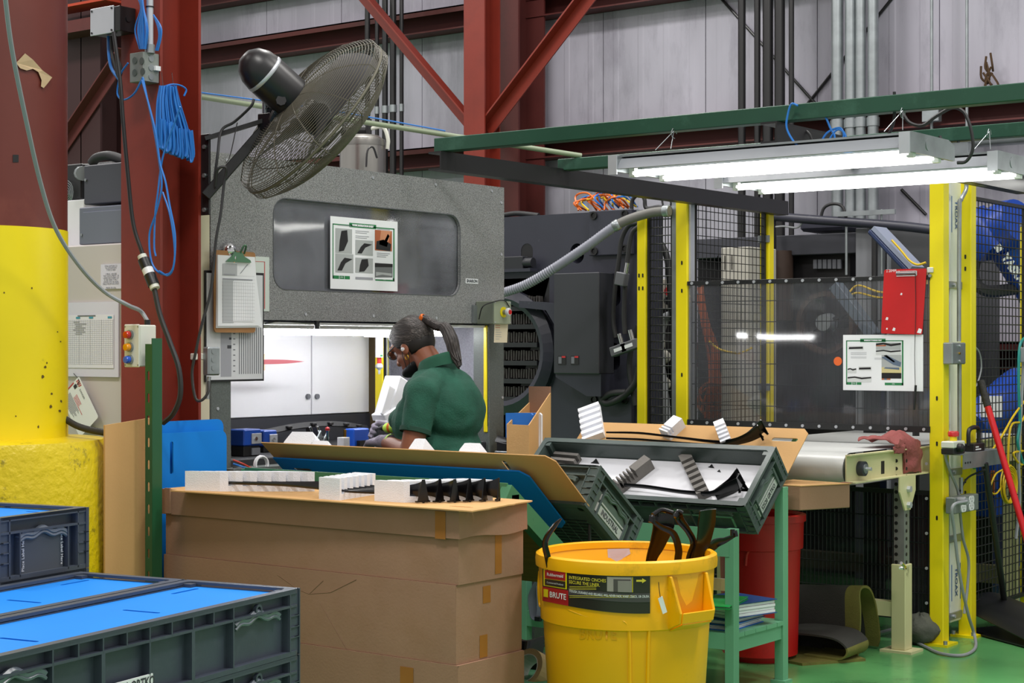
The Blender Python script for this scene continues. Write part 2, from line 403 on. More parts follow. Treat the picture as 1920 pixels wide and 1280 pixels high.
for (pa, pb, lab) in (((1340, -16), (1536, 202), 'thin black cross-bracing rod falling to the right behind the black pipes'), ((1686, -20), (1500, 212), 'thin black cross-bracing rod rising to the right behind the grey conduits')):
    a, c = onY(*pa, 11.185), onY(*pb, 11.185)
    o = MB().cyl(a, c, .011, n=8).build('bracing_rod', mBlkP); setp(o, lab, 'rod')
a = onY(1690, 355, 11.185); c = onY(1736, 402, 11.185); o = MB().cyl(a, c, .011, n=8).build('bracing_rod', mBlkP); setp(o, 'short bit of black rod on the wall just left of the tall yellow post top', 'rod')
def pipe(px, w, y, z0, z1, m, lab, grp=None, clamps=(), name='vertical_pipe'):
    p = onY(px, 200, y); r = w/2
    t = thing(name, lab, 'pipe', (p.x, y, z0), grp)
    MB().cyl((p.x, y, z0), (p.x, y, z1), r, n=12).build('pipe', m, t)
    for z in clamps: MB().cyl((p.x, y, z-.03), (p.x, y, z+.03), r*1.2, n=12).build('coupling', mGalv, t)
g = 'black pipes beside the fan'
for i, (px, w) in enumerate(((689, .045), (707, .035), (722, .05), (737, .055), (753, .035))):
    pipe(px, w, 10.6, 1.6, 6.9, mBlkP, 'black vertical pipe on the back wall right of the fan, number %s from the left' % ('one', 'two', 'three', 'four', 'five')[i], g, (3.4,))
g = 'black pipes left of the grey conduits'
for i, (px, w) in enumerate(((1391, .055), (1420, .045), (1440, .075), (1462, .075), (1484, .038))):
    pipe(px, w, 10.75, 1.2, 6.9, mBlkP, ('leftmost of five black vertical pipes left of the grey conduits', 'second black vertical pipe from the left of the group of five', 'thick black vertical pipe in the middle of the group of five', 'thick black vertical pipe fourth in the group of five', 'thin black vertical pipe nearest the grey conduits')[i], g)
g = 'grey conduits on the back wall'
for i, (px, w) in enumerate(((1570, .085), (1595, .08), (1614, .075), (1637, .075))):
    pipe(px, w, 10.9, 1.2, 6.9, mGalv, ('leftmost grey conduit of four on the back wall', 'second grey conduit of four from the left', 'third grey conduit of four with a yellow mark', 'rightmost grey conduit of four on the back wall')[i], g, (3.0,))
for px, lab in ((1747, 'thin steel rod on the back wall above the light fixture'), (1813, 'thin steel rod furthest right on the back wall')):
    pipe(px, .022, 11.0, 1.2, 6.9, mGalv, lab, 'thin rods on the back wall')
m = MB(); a = onY(1640, 277, 10.9); c = onY(1990, 262, 10.9); m.cyl((a.x, 10.9, a.z), (c.x, 10.9, a.z), .05, n=12); o = m.build('horizontal_pipe', mGalv); setp(o, 'grey horizontal pipe along the wall behind the right light fixture', 'pipe')
p = onY(1860, 148, 11.12); m = MB()
for i in range(9):
    a = p+V((random.uniform(-.03, .03), 0, random.uniform(-.1, .06))); m.tube([a, a+V((random.uniform(-.04, .04), -.03, .04)), a+V((random.uniform(-.05, .05), -.02, .12))], .008, 5, 3)
o = m.build('insulation_tuft', mat('rust_brown', '#4a3520', .9)); setp(o, 'brown tuft of torn insulation sticking out of the wall at the upper right', 'insulation')
# ---------------------------------------------------------------- round pillar at the left
pc = cw(-1.872, 6.0); PX, PY = pc.x, pc.y
t = thing('round_pillar', 'fat round steel pillar, maroon above and yellow below, on a yellow concrete base', 'pillar', (PX, PY, 0))
MB().lathe([(.0, 0), (.44, 0), (.445, .6), (.44, 1.09), (.425, 1.125), (.29, 1.135)], 56, (PX, PY, 0)).build('concrete_base', mYelC, t, label='lumpy yellow painted concrete base')
zb = 1.45+(650-432)/3200*6.0
MB().cyl((PX, PY, 1.1), (PX, PY, zb), .302, n=64).build('yellow_band', mYel, t, label='yellow painted lower shaft')
MB().cyl((PX, PY, zb), (PX, PY, 6.6), .30, n=64).build('shaft', mRedP, t, label='maroon painted upper shaft')
def onpil(px, py, r=.3):
    d = ray(px, py); e = EP-V((PX, PY, 0)); A = d.x**2+d.y**2; B_ = 2*(d.x*e.x+d.y*e.y); Cc = e.x**2+e.y**2-r*r
    D = B_*B_-4*A*Cc; s = (-B_-math.sqrt(max(D, 0)))/(2*A); return EP+d*s
mt = mat('masking_tape', '#b39a78', .7, 0, .08, 20)
poly = [(30, 118), (47, 100), (62, 112), (80, 132), (98, 145), (88, 158), (82, 165), (77, 162), (78, 150), (72, 135), (62, 129), (50, 132), (38, 128)]
tr_ = tessellate_polygon([[V((p[0], -p[1], 0)) for p in poly]])
o = MB().add([onpil(*p, .3065) for p in poly], [tuple(q) for q in tr_]).build('torn_tape', mt, t, label='torn scrap of tan masking tape')
o = MB().add([onpil(*p, .3015) for p in ((24, 290), (35, 290), (35, 304), (24, 304))], [(0, 3, 2, 1)]).build('tape_patch', mBlk, t, label='small black tape patch')

ch = MB()
for px, py, r in ((85, 688, 3), (80, 706, 4), (97, 738, 2.5), (95, 762, 4), (115, 752, 3), (108, 622, 2), (60, 540, 2), (112, 770, 4), (72, 800, 3), (30, 780, 2), (88, 680, 2), (8, 548, 2), (114, 640, 2)):
    ch.add([onpil(px+math.cos(a)*r*random.uniform(.5, 1), py+math.sin(a)*r*random.uniform(.5, 1.2), .3028) for a in (0, 1, 2, 3, 4, 5)], [list(range(5, -1, -1))])
ch.build('paint_chip', mat('chipped_paint', '#5d4a10', .7), bpy.data.objects['round_pillar'], kind='stuff')
# ---------------------------------------------------------------- red H-beam column
CX, CY = -5.006, 4.431
t = thing('steel_column', 'bright red steel H-beam column carrying blue cables and the wall fan', 'column', (CX, CY, 0))
t0 = MB().bb((CX-.11, CY-.103, 0), (CX+.11, CY-.09, 6.8)).build('flange', mRed, t)
MB().bb((CX-.11, CY+.09, 0), (CX+.11, CY+.103, 6.8)).build('flange', mRed, t)
MB().bb((CX-.006, CY-.09, 0), (CX+.006, CY+.09, 6.8)).build('web', mRed, t)
FLY = CY-.103; FLX = CX+.11

# cabinet, boxes behind the pillar
WC = 4.45
t = thing('machine_cabinet', 'beige machine cabinet between the round pillar and the red column, holding a chart', 'cabinet', (-6.2, 4.6, 0))
MB().bb((-7.3, WC, 0), (-5.16, 4.785, onY(175, 458, WC).z)).build('cabinet_body', mPink, t, bev=.006)
b = MB(); a = onY(123, 376, 4.6); b.bb((-7.3, 4.6, onY(175, 458, WC).z), (onY(158, 376, 4.6).x, 4.785, a.z)).build('upper_panel', mGryB if False else mWht, t, bev=.004)
def onbox(nm, lab, cat, x0, y0, x1, y1, wy, dp, m, bev=.004, extra=None):
    a, c = onY(x0, y1, wy), onY(x1, y0, wy)
    th = thing(nm, lab, cat, ((a.x+c.x)/2, wy+dp/2, a.z)); MB().bb((a.x, wy, a.z), (c.x, wy+dp, c.z)).build('box_body', m, th, bev=bev)
    return th, a, c
th, a, c = onbox('control_box', 'grey blue metal box on top of the beige cabinet left of the red column', 'box', 148, 383, 232, 459, 4.47, .2, mGryB)
MB().bb((a.x+.03, 4.464, a.z-.0), (c.x, 4.47, c.z-.02)).build('door', mGryB, th, bev=.002); MB().cyl((a.x+.02, 4.47, a.z+.04), (a.x+.02, 4.465, a.z+.04), .006, n=10).build('screw', mGalv, th)
th, a, c = onbox('control_box', 'charcoal box standing on the grey blue box beside the red column', 'box', 157, 303, 234, 384, 4.5, .2, mGryBD)
MB().cyl((a.x+.016, 4.5, a.z+.1), (a.x+.016, 4.494, a.z+.1), .006, n=10).build('screw', mGalv, th)
MB().tube([onY(172, 306, 4.6), onY(182, 296, 4.6), onY(205, 292, 4.6), onY(240, 303, 4.6)], .02, 10, 5).build('hose', mCab, th)
th, a, c = onbox('control_box', 'black open-sided box with a small fan behind the charcoal box', 'box', 110, 306, 152, 376, 4.62, .15, mBlk)
for i in range(5): MB().tube([V((a.x+.06+math.cos(q/16*2*PI)*(.012+.01*i), 4.615-.002*i, a.z+.03+math.sin(q/16*2*PI)*(.012+.01*i))) for q in range(16)], .002, 4, closed=True).build('fan_guard', mGalv, th)
MB().cyl(onY(152, 325, 4.62), onY(156, 325, 4.55), .03, n=12).build('connector', mGalv, th)
# chart, label and tag on the cabinet
wy = WC-.002
a, c = onY(110, 705, wy), onY(224, 565, wy); w, h = c.x-a.x, c.z-a.z
t = thing('wall_chart', 'lilac framed record chart with a ruled grid taped to the beige cabinet', 'chart', (a.x+w/2, wy, a.z))
MB().bb((a.x, wy-.006, a.z), (c.x, wy, c.z)).build('backing', mPaperL, t)
mP2 = mat('chart_paper', '#e2e1ee', .55)
MB().rect(.0, .035, w-.025, h-.05, (a.x, wy-.0075, a.z), FY).build('sheet', mP2, t)
mm = MB()
for i in range(22): z = .05+i*(h-.125)/21; mm.use(0).rect(0, z, w-.03, z+.0009, (a.x, wy-.0085, a.z), FY)
for i in range(26): x = .0+i*(w-.03)/25; mm.rect(x, .05, x+(.0008 if i % 5 else .0016), h-.07, (a.x, wy-.0085, a.z), FY)
for x in (.12, .2, w-.06): mm.use(1).rect(x, h-.066, x+.025, h-.058, (a.x, wy-.0085, a.z), FY)
mm.use(2).rect(.13, h-.057, .24, h-.052, (a.x, wy-.0085, a.z), FY)
for i in range(7): mm.use(2).rect(.1+random.random()*.02, h-.08-.008*i, .1+random.uniform(.03, .09), h-.078-.008*i, (a.x, wy-.0086, a.z), FY)
mm.build('print', [mInkL, mTealI, mInkM], t, kind='stuff')
a, c = onY(190, 542, wy), onY(229, 494, wy); w, h = c.x-a.x, c.z-a.z
t = thing('safety_label', 'small pale laser notice label on the beige cabinet above the chart', 'label', (a.x+w/2, wy, a.z))
MB().bb((a.x, wy-.003, a.z), (c.x, wy, c.z)).build('plate', mPaperL, t)
for i, s in enumerate(('EVALUATION 3.2', 'IN A POSITION', 'TYPE IS 3000', '', '1 FRAC. AIR-RES', 'TEST DOCUMENT, 20', 'LASER RECOVERY 2.0', 'IS 200 VIEW TYPE 1', 'AVOID EYE OR SKIN', 'FIELD FROM ACUTEST', '', 'MADE IN USA')):
    if s: text(s, .0098, mInkM, (a.x+w/2, wy-.003, c.z-.008-i*h/12.5), FY, t, al='CENTER', d=.0008)
# red-striped tag hung on a wire
R, U, N = frame((math.cos(-.93), 0, math.sin(-.93)), (math.sin(.93), 0, math.cos(.93)))
fr = (R, U, N); o0 = onY(152, 713, WC-.03)
t = thing('hanging_tag', 'white tag with red stripes hanging tilted from a wire by the yellow pillar', 'tag', o0)
tw, thh = .20, .14
base = o0-R*.02-U*thh
MB().prism(rrect(tw, thh, .008, 3, tw/2, thh/2), base, fr, .002).build('tag_card', mPaper, t)
mm = MB()
for k in range(4):
    for (ox, oy) in ((.006, thh-.024), (tw-.036, .03)):
        x = ox+k*.008; Rr, Uu, Nn = V(fr[0]), V(fr[1]), V(fr[2]); q = base+Nn*.003
        mm.use(0).add([q+Rr*x+Uu*oy, q+Rr*(x+.004)+Uu*oy, q+Rr*(x+.009)+Uu*(oy+.018), q+Rr*(x+.005)+Uu*(oy+.018)], [(0, 1, 2, 3)])
mm.use(0).rect(0, .0, .005, thh*.72, base, fr, .003)
mm.use(1).rect(.012, thh-.05, .028, thh-.032, base, fr, .003)
for i in range(9): mm.use(2).rect(.02, .012+i*.0055, .02+random.uniform(.07, .1), .0142+i*.0055, base, fr, .003)
for i in range(4): mm.use(3).rect(.05, thh-.055-i*.007, .05+random.uniform(.04, .09), thh-.0525-i*.007, base, fr, .003)
mm.build('print', [mRedI, mBlk, mInkM, mRedI], t)
text('DANGER', .012, mInk, base+R*.045+U*(thh-.025), fr, t, d=.003)
MB().tube([onY(138, 700, WC-.01), onY(146, 709, WC-.03), onY(148, 716, WC-.035), onY(143, 722, WC-.035)], .0015, 5, 4).build('wire_tie', mBlk, t)
o = MB().tube([onD(108, 775, 6.05), onD(140, 796, 6.0), onD(170, 806, 5.98), onD(205, 812, 5.95)], .012, 10, 6).build('power_cable', mCab); setp(o, 'black cable drooping over the yellow concrete base toward the cardboard', 'cable')

# ---------------------------------------------------------------- things on the red column
wy0 = FLY-.001
a, c = onY(172, 66, 4.25), onY(213, 12, 4.25)
t = thing('junction_box', 'upper junction box with a bright aluminium cover on the red column', 'junction box', (a.x, 4.3, a.z))
MB().bb((a.x, 4.25, a.z), (c.x+.035, FLY, c.z)).build('box_body', mBlkP, t, bev=.002)
MB().bb((a.x-.004, 4.246, a.z-.004), (c.x+.004, 4.25, c.z+.004)).build('cover_plate', mAlu, t, bev=.001)
for sx in (a.x+.006, c.x-.006):
    for sz in (a.z+.006, c.z-.006): MB().cyl((sx, 4.246, sz), (sx, 4.243, sz), .004, n=8).build('screw', mBlk, t)
MB().cyl((c.x+.036, 4.29, a.z+.05), (c.x+.0385, 4.29, a.z+.05), .012, n=12).build('knockout', mBlk, t)
for i, px in enumerate((205, 211, 219)):
    MB().tube([onY(px-2, 68, 4.29), onY(px-1, 100, 4.285), onY(px+4+i*2, 128, 4.29), onY(224, 150, 4.30)], .006, 6, 5).build('cable', mCab if i else mBluC, t)
bx0, bx1 = onY(243, 100, 4.25).x, FLX-.004; bz0, bz1 = onY(258, 153, 4.25).z, onY(258, 98, 4.25).z
t = thing('junction_box', 'lower square junction box with round knockouts below the conduit on the red column', 'junction box', ((bx0+bx1)/2, 4.29, bz0))
MB().bb((bx0, 4.25, bz0), (bx1, FLY, bz1)).build('box_body', mat('galvanised_box', '#8d938f', .45, .5, .1, 12), t, bev=.002)
for k in range(3):
    MB().cyl((bx1, 4.288, bz0+.02+k*.034), (bx1+.0025, 4.288, bz0+.02+k*.034), .0125, n=14).build('knockout', mGalv, t)
for (dx, dz) in ((.03, .035), (.075, .035), (.03, .08), (.07, .075)):
    MB().cyl((bx0+dx, 4.25, bz0+dz), (bx0+dx, 4.2475, bz0+dz), .013, n=14).build('knockout', mat('knockout_grey', '#5d6562', .5, .3), t)
MB().bb((bx1, 4.30, bz0+.045), (bx1+.012, 4.325, bz0+.062)).build('label_tab', mWht, t)
p = onY(281, 60, 4.285)
t = thing('conduit', 'bright steel conduit dropping into the lower junction box on the red column', 'conduit', (p.x, 4.285, bz1))
MB().cyl((p.x, 4.285, bz1+.02), (p.x, 4.285, 6.5), .013, n=12).build('pipe', mAlu, t); MB().cyl((p.x, 4.285, bz1-.002), (p.x, 4.285, bz1+.03), .019, n=12).build('connector', mGalv, t)
MB().cyl((p.x, 4.285, onY(281, 14, 4.285).z), (p.x, 4.285, onY(281, 12, 4.285).z), .016, n=12).build('cable_tie', mBlk, t)
# blue cable bundle above
t = thing('blue_cable_bundle', 'blue cable bundle tied to the conduit above the lower junction box', 'cable', onY(268, 60, 4.27))
for i in range(16):
    k = random.uniform(-1, 1); y = 4.265+random.uniform(-.02, .01)
    MB().tube([onY(262+k*6, -10, y), onY(267+k*3, 16, y), onY(266+k*13, 55, y), onY(268+k*6, 92, y)], .0032, 5, 5).build('cable_strand', mBluC, t)
for i in range(5):
    y = 4.262; MB().tube([onY(288, 28, y), onY(296+i*1.4, 50, y), onY(298+i, 70, y), onY(292+i, 95, y)], .0032, 5, 5).build('cable_strand', mBluC, t)
# hanging coil
t = thing('blue_cable_coil', 'fat coil of blue network cable hanging from the red column', 'cable coil', onX(327, 300, FLX+.03))
for i in range(60):
    k = (i % 30)/29*2-1; dx = FLX+.012+.06*random.random(); wob = random.uniform(-3, 3); bot = 286+12*k+random.uniform(-4, 4)
    e = random.uniform(2, 5)
    MB().tube([onX(315+15*k, 161+random.uniform(-1, 2), dx), onX(316+20*k+wob, 195, dx), onX(323+28*k+wob, 245, dx), onX(328+31*k+wob*.5, bot-10, dx), onX(329+31*k, bot+4, dx+.006), onX(329+31*k+e, bot-6, dx+.012), onX(327+29*k+e, bot-50, dx+.012)], .0036, 5, 4).build('cable_strand', mBluC, t)
MB().tube([onX(306, 163, FLX+.04), onX(322, 158, FLX+.05), onX(338, 160, FLX+.05), onX(349, 168, FLX+.05), onX(345, 180, FLX+.05)], .0034, 5, 5).build('tie_loop', mBluC, t)
for px in (303, 322): MB().tube([onX(px, 136, FLX+.02), onX(px+3, 162, FLX+.04)], .001, 4).build('hanging_string', mBlk, t)
# loose drops
def drop(pts, y, m, r, lab, nm='blue_cable', nn=6): 
    o = MB().tube([onY(px, py, y) for px, py in pts], r, nn, 8).build(nm, m); return setp(o, lab, 'cable')
drop([(268, 146), (276, 185), (288, 240), (298, 300), (303, 350), (292, 400), (280, 440), (284, 490), (300, 512), (318, 512), (327, 490), (326, 450), (318, 400), (305, 360)], 4.22, mBluC, .0036, 'long blue cable dropping from the lower junction box into a loop on the red column')
drop([(266, 150), (280, 200), (292, 250), (300, 305), (310, 340), (318, 385), (328, 440), (326, 495), (316, 516), (298, 508)], 4.215, mBluC, .0036, 'second blue cable crossing the first below the hanging coil')
drop([(240, 118), (226, 140), (220, 175), (232, 187), (252, 175), (268, 145)], 4.225, mBluC, .0036, 'short blue cable loop left of the lower junction box')
drop([(338, 200), (320, 250), (304, 300), (296, 360), (291, 400), (289, 460), (292, 480)], 4.23, mBluC, .0034, 'blue cable falling diagonally across the hanging coil')
# black power cord with twist-lock connector, running down past the column
t = thing('hanging_cable', 'thick dark power cord with a twist-lock connector hanging in front of the red column', 'power cord', onY(275, 500, 4.2))
MB().tube([onY(px, py, 4.2) for px, py in ((213, 60), (220, 110), (226, 160), (231, 230), (240, 330), (250, 420), (268, 478))], .0075, 8, 7).build('cord', mCab, t)
MB().tube([onY(px, py, 4.2) for px, py in ((289, 540), (300, 590), (318, 640), (335, 690), (338, 740), (325, 775), (306, 793))], .0095, 8, 7).build('cord', mCab, t)
a, c = onY(266, 479, 4.2), onY(291, 541, 4.2)
def ax(f): return a+(c-a)*f
for f0, f1, r, m in ((0, .12, .017, mIvory), (.12, .4, .0215, mBlk), (.4, .58, .0205, mWht), (.58, .9, .0215, mBlk), (.9, 1, .018, mIvory)):
    MB().cyl(ax(f0), ax(f1), r, n=16).build('connector', m, t)
# green slotted post and light box
gx, gy = -4.600, 4.03
o = MB().bb((-5.155, 4.70, 0), (-5.118, 4.786, 2.0)).build('cream_panel', mat('cream_edge', '#cfc8ae', .5)); setp(o, 'narrow cream panel strip between the red column and the booth', 'panel')
t = thing('slotted_post', 'dark green slotted angle post standing between the cardboard and the stacked boxes', 'post', (gx, gy, 0))
ztop = 1.45+.01
wF = .036; wS = .046
slots = [rrect(.012, .034, .006, 3, wF/2-.001, z) for z in [.1+.078*i for i in range(17)]]
MB().prism([(0, 0), (wF, 0), (wF, ztop), (0, ztop)], (gx-wF, gy+.003, 0), FY, .003, slots).build('slotted_face', mGrnP, t)
MB().bb((gx-.003, gy, 0), (gx, gy+wS, ztop+.02)).build('plain_face', mGrnP, t)
MB().bb((gx-wF, gy+wS-.004, 0), (gx-.003, gy+wS, ztop)).build('back_face', mGrnP, t)
a = onY(236, 687, gy-.005); zz0, zz1 = a.z, onY(236, 609, gy-.005).z; x0 = onY(236, 650, gy-.005).x; x1 = onY(263, 650, gy-.005).x
yb = onX(293.5, 650, x1).y
t = thing('light_button_box', 'ivory box with red, amber and blue lamp buttons on the green post', 'control box', ((x0+x1)/2, gy, zz0))
MB().bb((x0, gy-.006, zz0), (x1, yb, zz1)).build('box_body', mIvory, t, bev=.004)
MB().bb((x0-.002, gy-.012, zz0-.002), (x1+.002, gy-.006, zz1+.002)).build('cover', mIvory, t, bev=.003)
xc = (x0+x1)/2-.006
for k, m in enumerate((mRedB, mAmb, mBluB)):
    z = zz1-.035-k*.044
    bt = MB().cyl((xc, gy-.011, z), (xc, gy-.02, z), .017, n=18).build('button', mGalv, t)
    MB().lathe([(.0135, 0), (.0135, .012), (.012, .016), (.006, .0175), (0, .0175)], 18, (xc, gy-.02, z), (0, -1, 0)).build('lens', m, bt, label=('red lens', 'amber lens', 'blue lens')[k])
for sx in (x0+.004, x1-.004):
    for sz in (zz0+.006, zz1-.006): MB().cyl((sx, gy-.012, sz), (sx, gy-.0135, sz), .003, n=8).build('screw', mGalv, t)
MB().cyl((x1, yb-.02, (zz0+zz1)/2), (x1+.001, yb-.02, (zz0+zz1)/2), .009, n=16).build('knockout', mIvory, t)
MB().cyl((x1-.02, gy+.045, zz1), (x1-.02, gy+.045, zz1+.018), .011, n=12).build('cable_gland', mBlk, t)
o = MB().tube([onD(8, -20, 5.2), onD(22, 90, 5.3), onD(50, 230, 5.45), onD(78, 350, 5.6), onD(106, 432, 5.7), onD(150, 500, 5.8), onD(195, 546, 5.9), onD(240, 572, 5.95), V((x1-.04, gy+.03, zz1+.05)), V((x1-.02, gy+.045, zz1+.015))], .0075, 8, 7).build('control_cable', mGryC); setp(o, 'grey cable swooping from the upper left down to the ivory lamp box', 'cable')
# cardboard divider and blue sheets standing between pillar and boxes
o = MB()
xcard = -4.675; y0 = onX(197, 797, xcard).y
o.prism([(y0, 0), (4.12, 0), (4.12, onX(275, 782, xcard).z), (y0, onX(197, 797, xcard).z)], (xcard-.008, 0, 0), FX, .008)
o = o.build('cardboard_sheet', mCardY); setp(o, 'tall upright cardboard sheet leaning between the yellow base and the green post', 'cardboard sheet')
def bluesheet(x, pa, pb, pr, lab, slotted=True):
    pts = [onX(*p, x) for p in (pa, pb, pr)]
    y0, y1 = onX(300, 800, x).y, pts[1].y; z1 = pts[1].z
    r = .03; poly = [(y0, 0), (y1, 0), (y1, z1-r)]+[(y1-r+r*math.cos(a*PI/8), z1-r+r*math.sin(a*PI/8)) for a in range(1, 5)]+[(y0, z1)]
    sl = onX(322, 858, x); slot = rrect(.016, .12, .008, 4, sl.y, sl.z)
    o = MB().prism(poly, (x-.006, 0, 0), FX, .006, [slot] if slotted else ()).build('blue_sheet', mBlu); return setp(o, lab, 'plastic sheet')
bluesheet(-4.775, (305, 793), (425, 806), (427, 900), 'front blue plastic sheet with a hand slot standing behind the box stack')
bluesheet(-4.815, (305, 793), (419, 785), (427, 900), 'rear blue plastic sheet standing just behind the slotted one', False)

# ---------------------------------------------------------------- wall fan
fc = onD(588, 222, 6.6); A_ = V((.309, .732, -.609)).normalized()
t = thing('wall_fan', 'large black wall fan tilted down, with a round wire cage, on the red column', 'fan', onX(385, 300, FLX+.02))
bx = FLX+.0
bk = MB()
pa, pb = onX(377, 250, bx+.02), onX(394, 404, bx+.02)
yb0, yb1 = CY+.06, CY+.103
zt, zb = pa.z, pb.z
ys = CY+.103
MB().bb((FLX-.03, ys, zb), (FLX+.045, ys+.01, zt)).build('bracket_plate', mBlkP, t, bev=.002)
for z in (zt-.05, zt-.16, zb+.02): MB().cyl((FLX+.02, ys, z), (FLX+.02, ys-.006, z), .009, n=6).build('bolt', mGalv, t)
hub = fc-A_*.17                     # middle of motor
piv = onD(505, 228, 6.58)
tp = V((FLX+.03, ys-.006, zt-.02)); bt = V((FLX+.03, ys-.006, zb+.07))
MB().bar(tp, piv+V((0, 0, .01)), .03, .016).build('top_arm', mBlkP, t)
MB().bar(bt, piv+V((-.02, 0, -.02)), .036, .04).build('brace_arm', mBlkP, t, bev=.003)
MB().bb(piv+V((-.035, -.03, -.035)), piv+V((.035, .03, .03))).build('pivot_block', mBlkP, t, bev=.003)
MB().cyl(piv+V((-.02, 0, .02)), piv+V((-.02, 0, .085)), .014, n=12).build('pivot_pin', mGalv, t)
mo = fc-A_*.10; side = A_.cross(V((0, 0, 1))).normalized(); dn = A_.cross(side)
if dn.z > 0: dn = -dn
mtr = MB().lathe([(0.0, -.262), (.03, -.258), (.06, -.235), (.078, -.2), (.083, -.165), (.084, -.16), (.084, .0), (.06, .01), (0, .012)], 32, mo, A_).build('motor', mBlkP, t)
MB().lathe([(.0835, -.163), (.0855, -.158), (.0855, -.152), (.084, -.148)], 32, mo, A_).build('trim_ring', mAlu, mtr); MB().lathe([(.084, -.012), (.0865, -.006), (.0865, .002), (.08, .006)], 32, mo, A_).build('trim_ring', mAlu, mtr)
ears = MB()
for s in (-1, 1):
    q = mo-A_*.06+side*s*.07
    ears.tube([q+dn*.06, (q+piv)/2+side*s*.004, piv+side*s*.034], .02, 8)
ears.build('yoke', mBlkP, t)
for k in range(2): MB().cyl(piv-side*.04+V((0, 0, .03*k)), piv-side*.05+V((0, 0, .03*k)), .009, n=8).build('bolt', mChr, t)
for k in range(2): MB().cyl(piv+side*.055+V((0, 0, .03*k)), piv+side*.065+V((0, 0, .03*k)), .009, n=8).build('bolt', mChr, t)
# cage: domed rear and front guards, rings + radial wires
R_ = .372
e1 = side; e2 = A_.cross(side)
def ringpt(r, h, a): return fc+A_*h+(e1*math.cos(a)+e2*math.sin(a))*r
def prof_rear(u): return (.075+(R_-.075)*min(1, u/.88), -.12+.085*min(1, u/.88)**3) if u < .88 else (R_+.002, -.035+.03*(u-.88)/.12)
def prof_front(u): return (.06+(R_-.06)*min(1, u/.88), .12-.085*min(1, u/.88)**3) if u < .88 else (R_+.002, .035-.03*(u-.88)/.12)
def guard(prof, nr, nm, nspk, spoke_r):
    m = MB()
    for i in range(nr):
        r, h = prof(i/(nr-1)); m.tube([ringpt(r, h, 2*PI*j/48) for j in range(48)], .0016, 4, closed=True)
    for j in range(nspk):
        a = 2*PI*j/nspk; m.tube([ringpt(*prof(u/8), a) for u in (0, 1.4, 2.8, 4.2, 5.5, 6.6, 7.04, 7.6, 8)], spoke_r, 4)
    m.build(nm, mat('highlit_fan_wire', '#5c584c', .5), t, kind='stuff')  # tan highlight on the guards is put into the wire colour
guard(prof_rear, 36, 'rear_guard', 12, .0024); guard(prof_front, 36, 'front_guard', 12, .0024)
MB().tube([ringpt(R_, 0, 2*PI*j/64) for j in range(64)], .006, 6, closed=True).build('rim_ring', mat('tan_fan_rim', '#5e5a4c', .6), t)  # rim in nearly the same tan tone as the guards
MB().lathe([(0, .103), (.06, .103), (.062, .096), (.0, .094)], 24, fc, A_).build('front_cap', mBlkP, t)
MB().lathe([(0, .06), (.045, .06), (.055, .03), (.055, -.05), (0, -.05)], 24, fc, A_).build('blade_hub', mBlkP, t)
for k in range(3):
    a0 = 2*PI*k/3+.4
    def bl(u, v, a0=a0):
        r = .045+.285*u; a = a0+(v-.5)*(1.25-.35*u)+.25*u
        h = .055*(v-.5)*2*(1-.3*u); return ringpt(r, h, a)
    MB().surf(bl, 8, 6, .003).build('blade', mat('fan_blade_grey', '#4a4a4c', .4), t)
MB().tube([onD(476, 186, 6.45), onD(470, 200, 6.45), onD(440, 228, 6.5), onD(415, 245, 6.5), onD(408, 290, 6.45), onD(402, 340, 6.45), onD(404, 355, 6.45)], .0055, 7, 6).build('power_cord', mCab, t)
MB().tube([onD(445, 230, 6.5), onD(432, 290, 6.48), onD(424, 305, 6.46)], .0022, 5, 5).build('pull_cord', mCab, t)
MB().tube([onD(404, 350, 6.44), onD(408, 318, 6.42), onD(424, 315, 6.42), onD(420, 345, 6.43), onD(414, 400, 6.4), onD(405, 450, 6.38), onD(396, 540, 6.36), onD(378, 610, 6.34), onD(367, 660, 6.33), onD(360, 700, 6.33), onD(366, 745, 6.32), onD(378, 750, 6.32), onD(390, 735, 6.33), onD(391, 715, 6.35)], .0055, 7, 6).build('power_cord', mCab, t)
# outlet box with plug on the flange edge / machine edge
p0, p1 = onX(380, 704, -4.87), onX(414, 650, -4.87)
t = thing('outlet_box', 'small grey steel outlet box with a plug, hung at the edge of the red column', 'outlet', (-4.87, p0.y, p0.z))
MB().bb((-4.905, p0.y+.03, p0.z), (-4.87, p1.y, p1.z)).build('box_body', mGalv, t, bev=.006)
for k in range(3): MB().prism(rrect(.018, .022, .008, 3, 0, 0), (-4.87, p0.y+.055, p0.z+.03+.032*k), FX, .002).build('knockout', mGalv, t)
MB().bb((-4.93, p0.y-.01, p0.z+.06), (-4.90, p0.y+.04, p0.z+.085)).build('plug', mIvory, t, bev=.003)
MB().tube([onX(389, 748, -4.885), onX(390, 722, -4.885), onX(392, 706, -4.885)], .008, 8, 4).build('strain_relief', mGalv, t)

# rail behind the fan
a, c = onY(340, 174, 7.6), onY(910, 258, 7.6)
t = thing('conduit_rail', 'pale green conduit with blue wire running behind the fan to the overhead rail', 'conduit', (a+c)/2)
e0, e1_ = onD(378, 182, 7.6), onD(1090, 292, 8.0)
MB().cyl(e0, e1_, .012, n=10).build('pipe', mat('pale_green_conduit', '#8b977d', .45), t)
MB().tube([e0+V((0, 0, .02)), e0.lerp(e1_, .3)+V((0, 0, .03)), e0.lerp(e1_, .63)+V((0, 0, .018))], .0035, 6, 4).build('wire', mBluC, t)
# ---------------------------------------------------------------- inspection machine (grey hammered booth)
MXF = -5.115; MY0, MY1 = 4.789, 6.755; MZ0, MZ1 = 1.563, 2.24; MD = 1.05
t = thing('inspection_booth', 'grey hammered-metal inspection booth with a window panel and lit white interior', 'machine', (MXF-MD/2, (MY0+MY1)/2, 0))
booth = t
ZT = .985
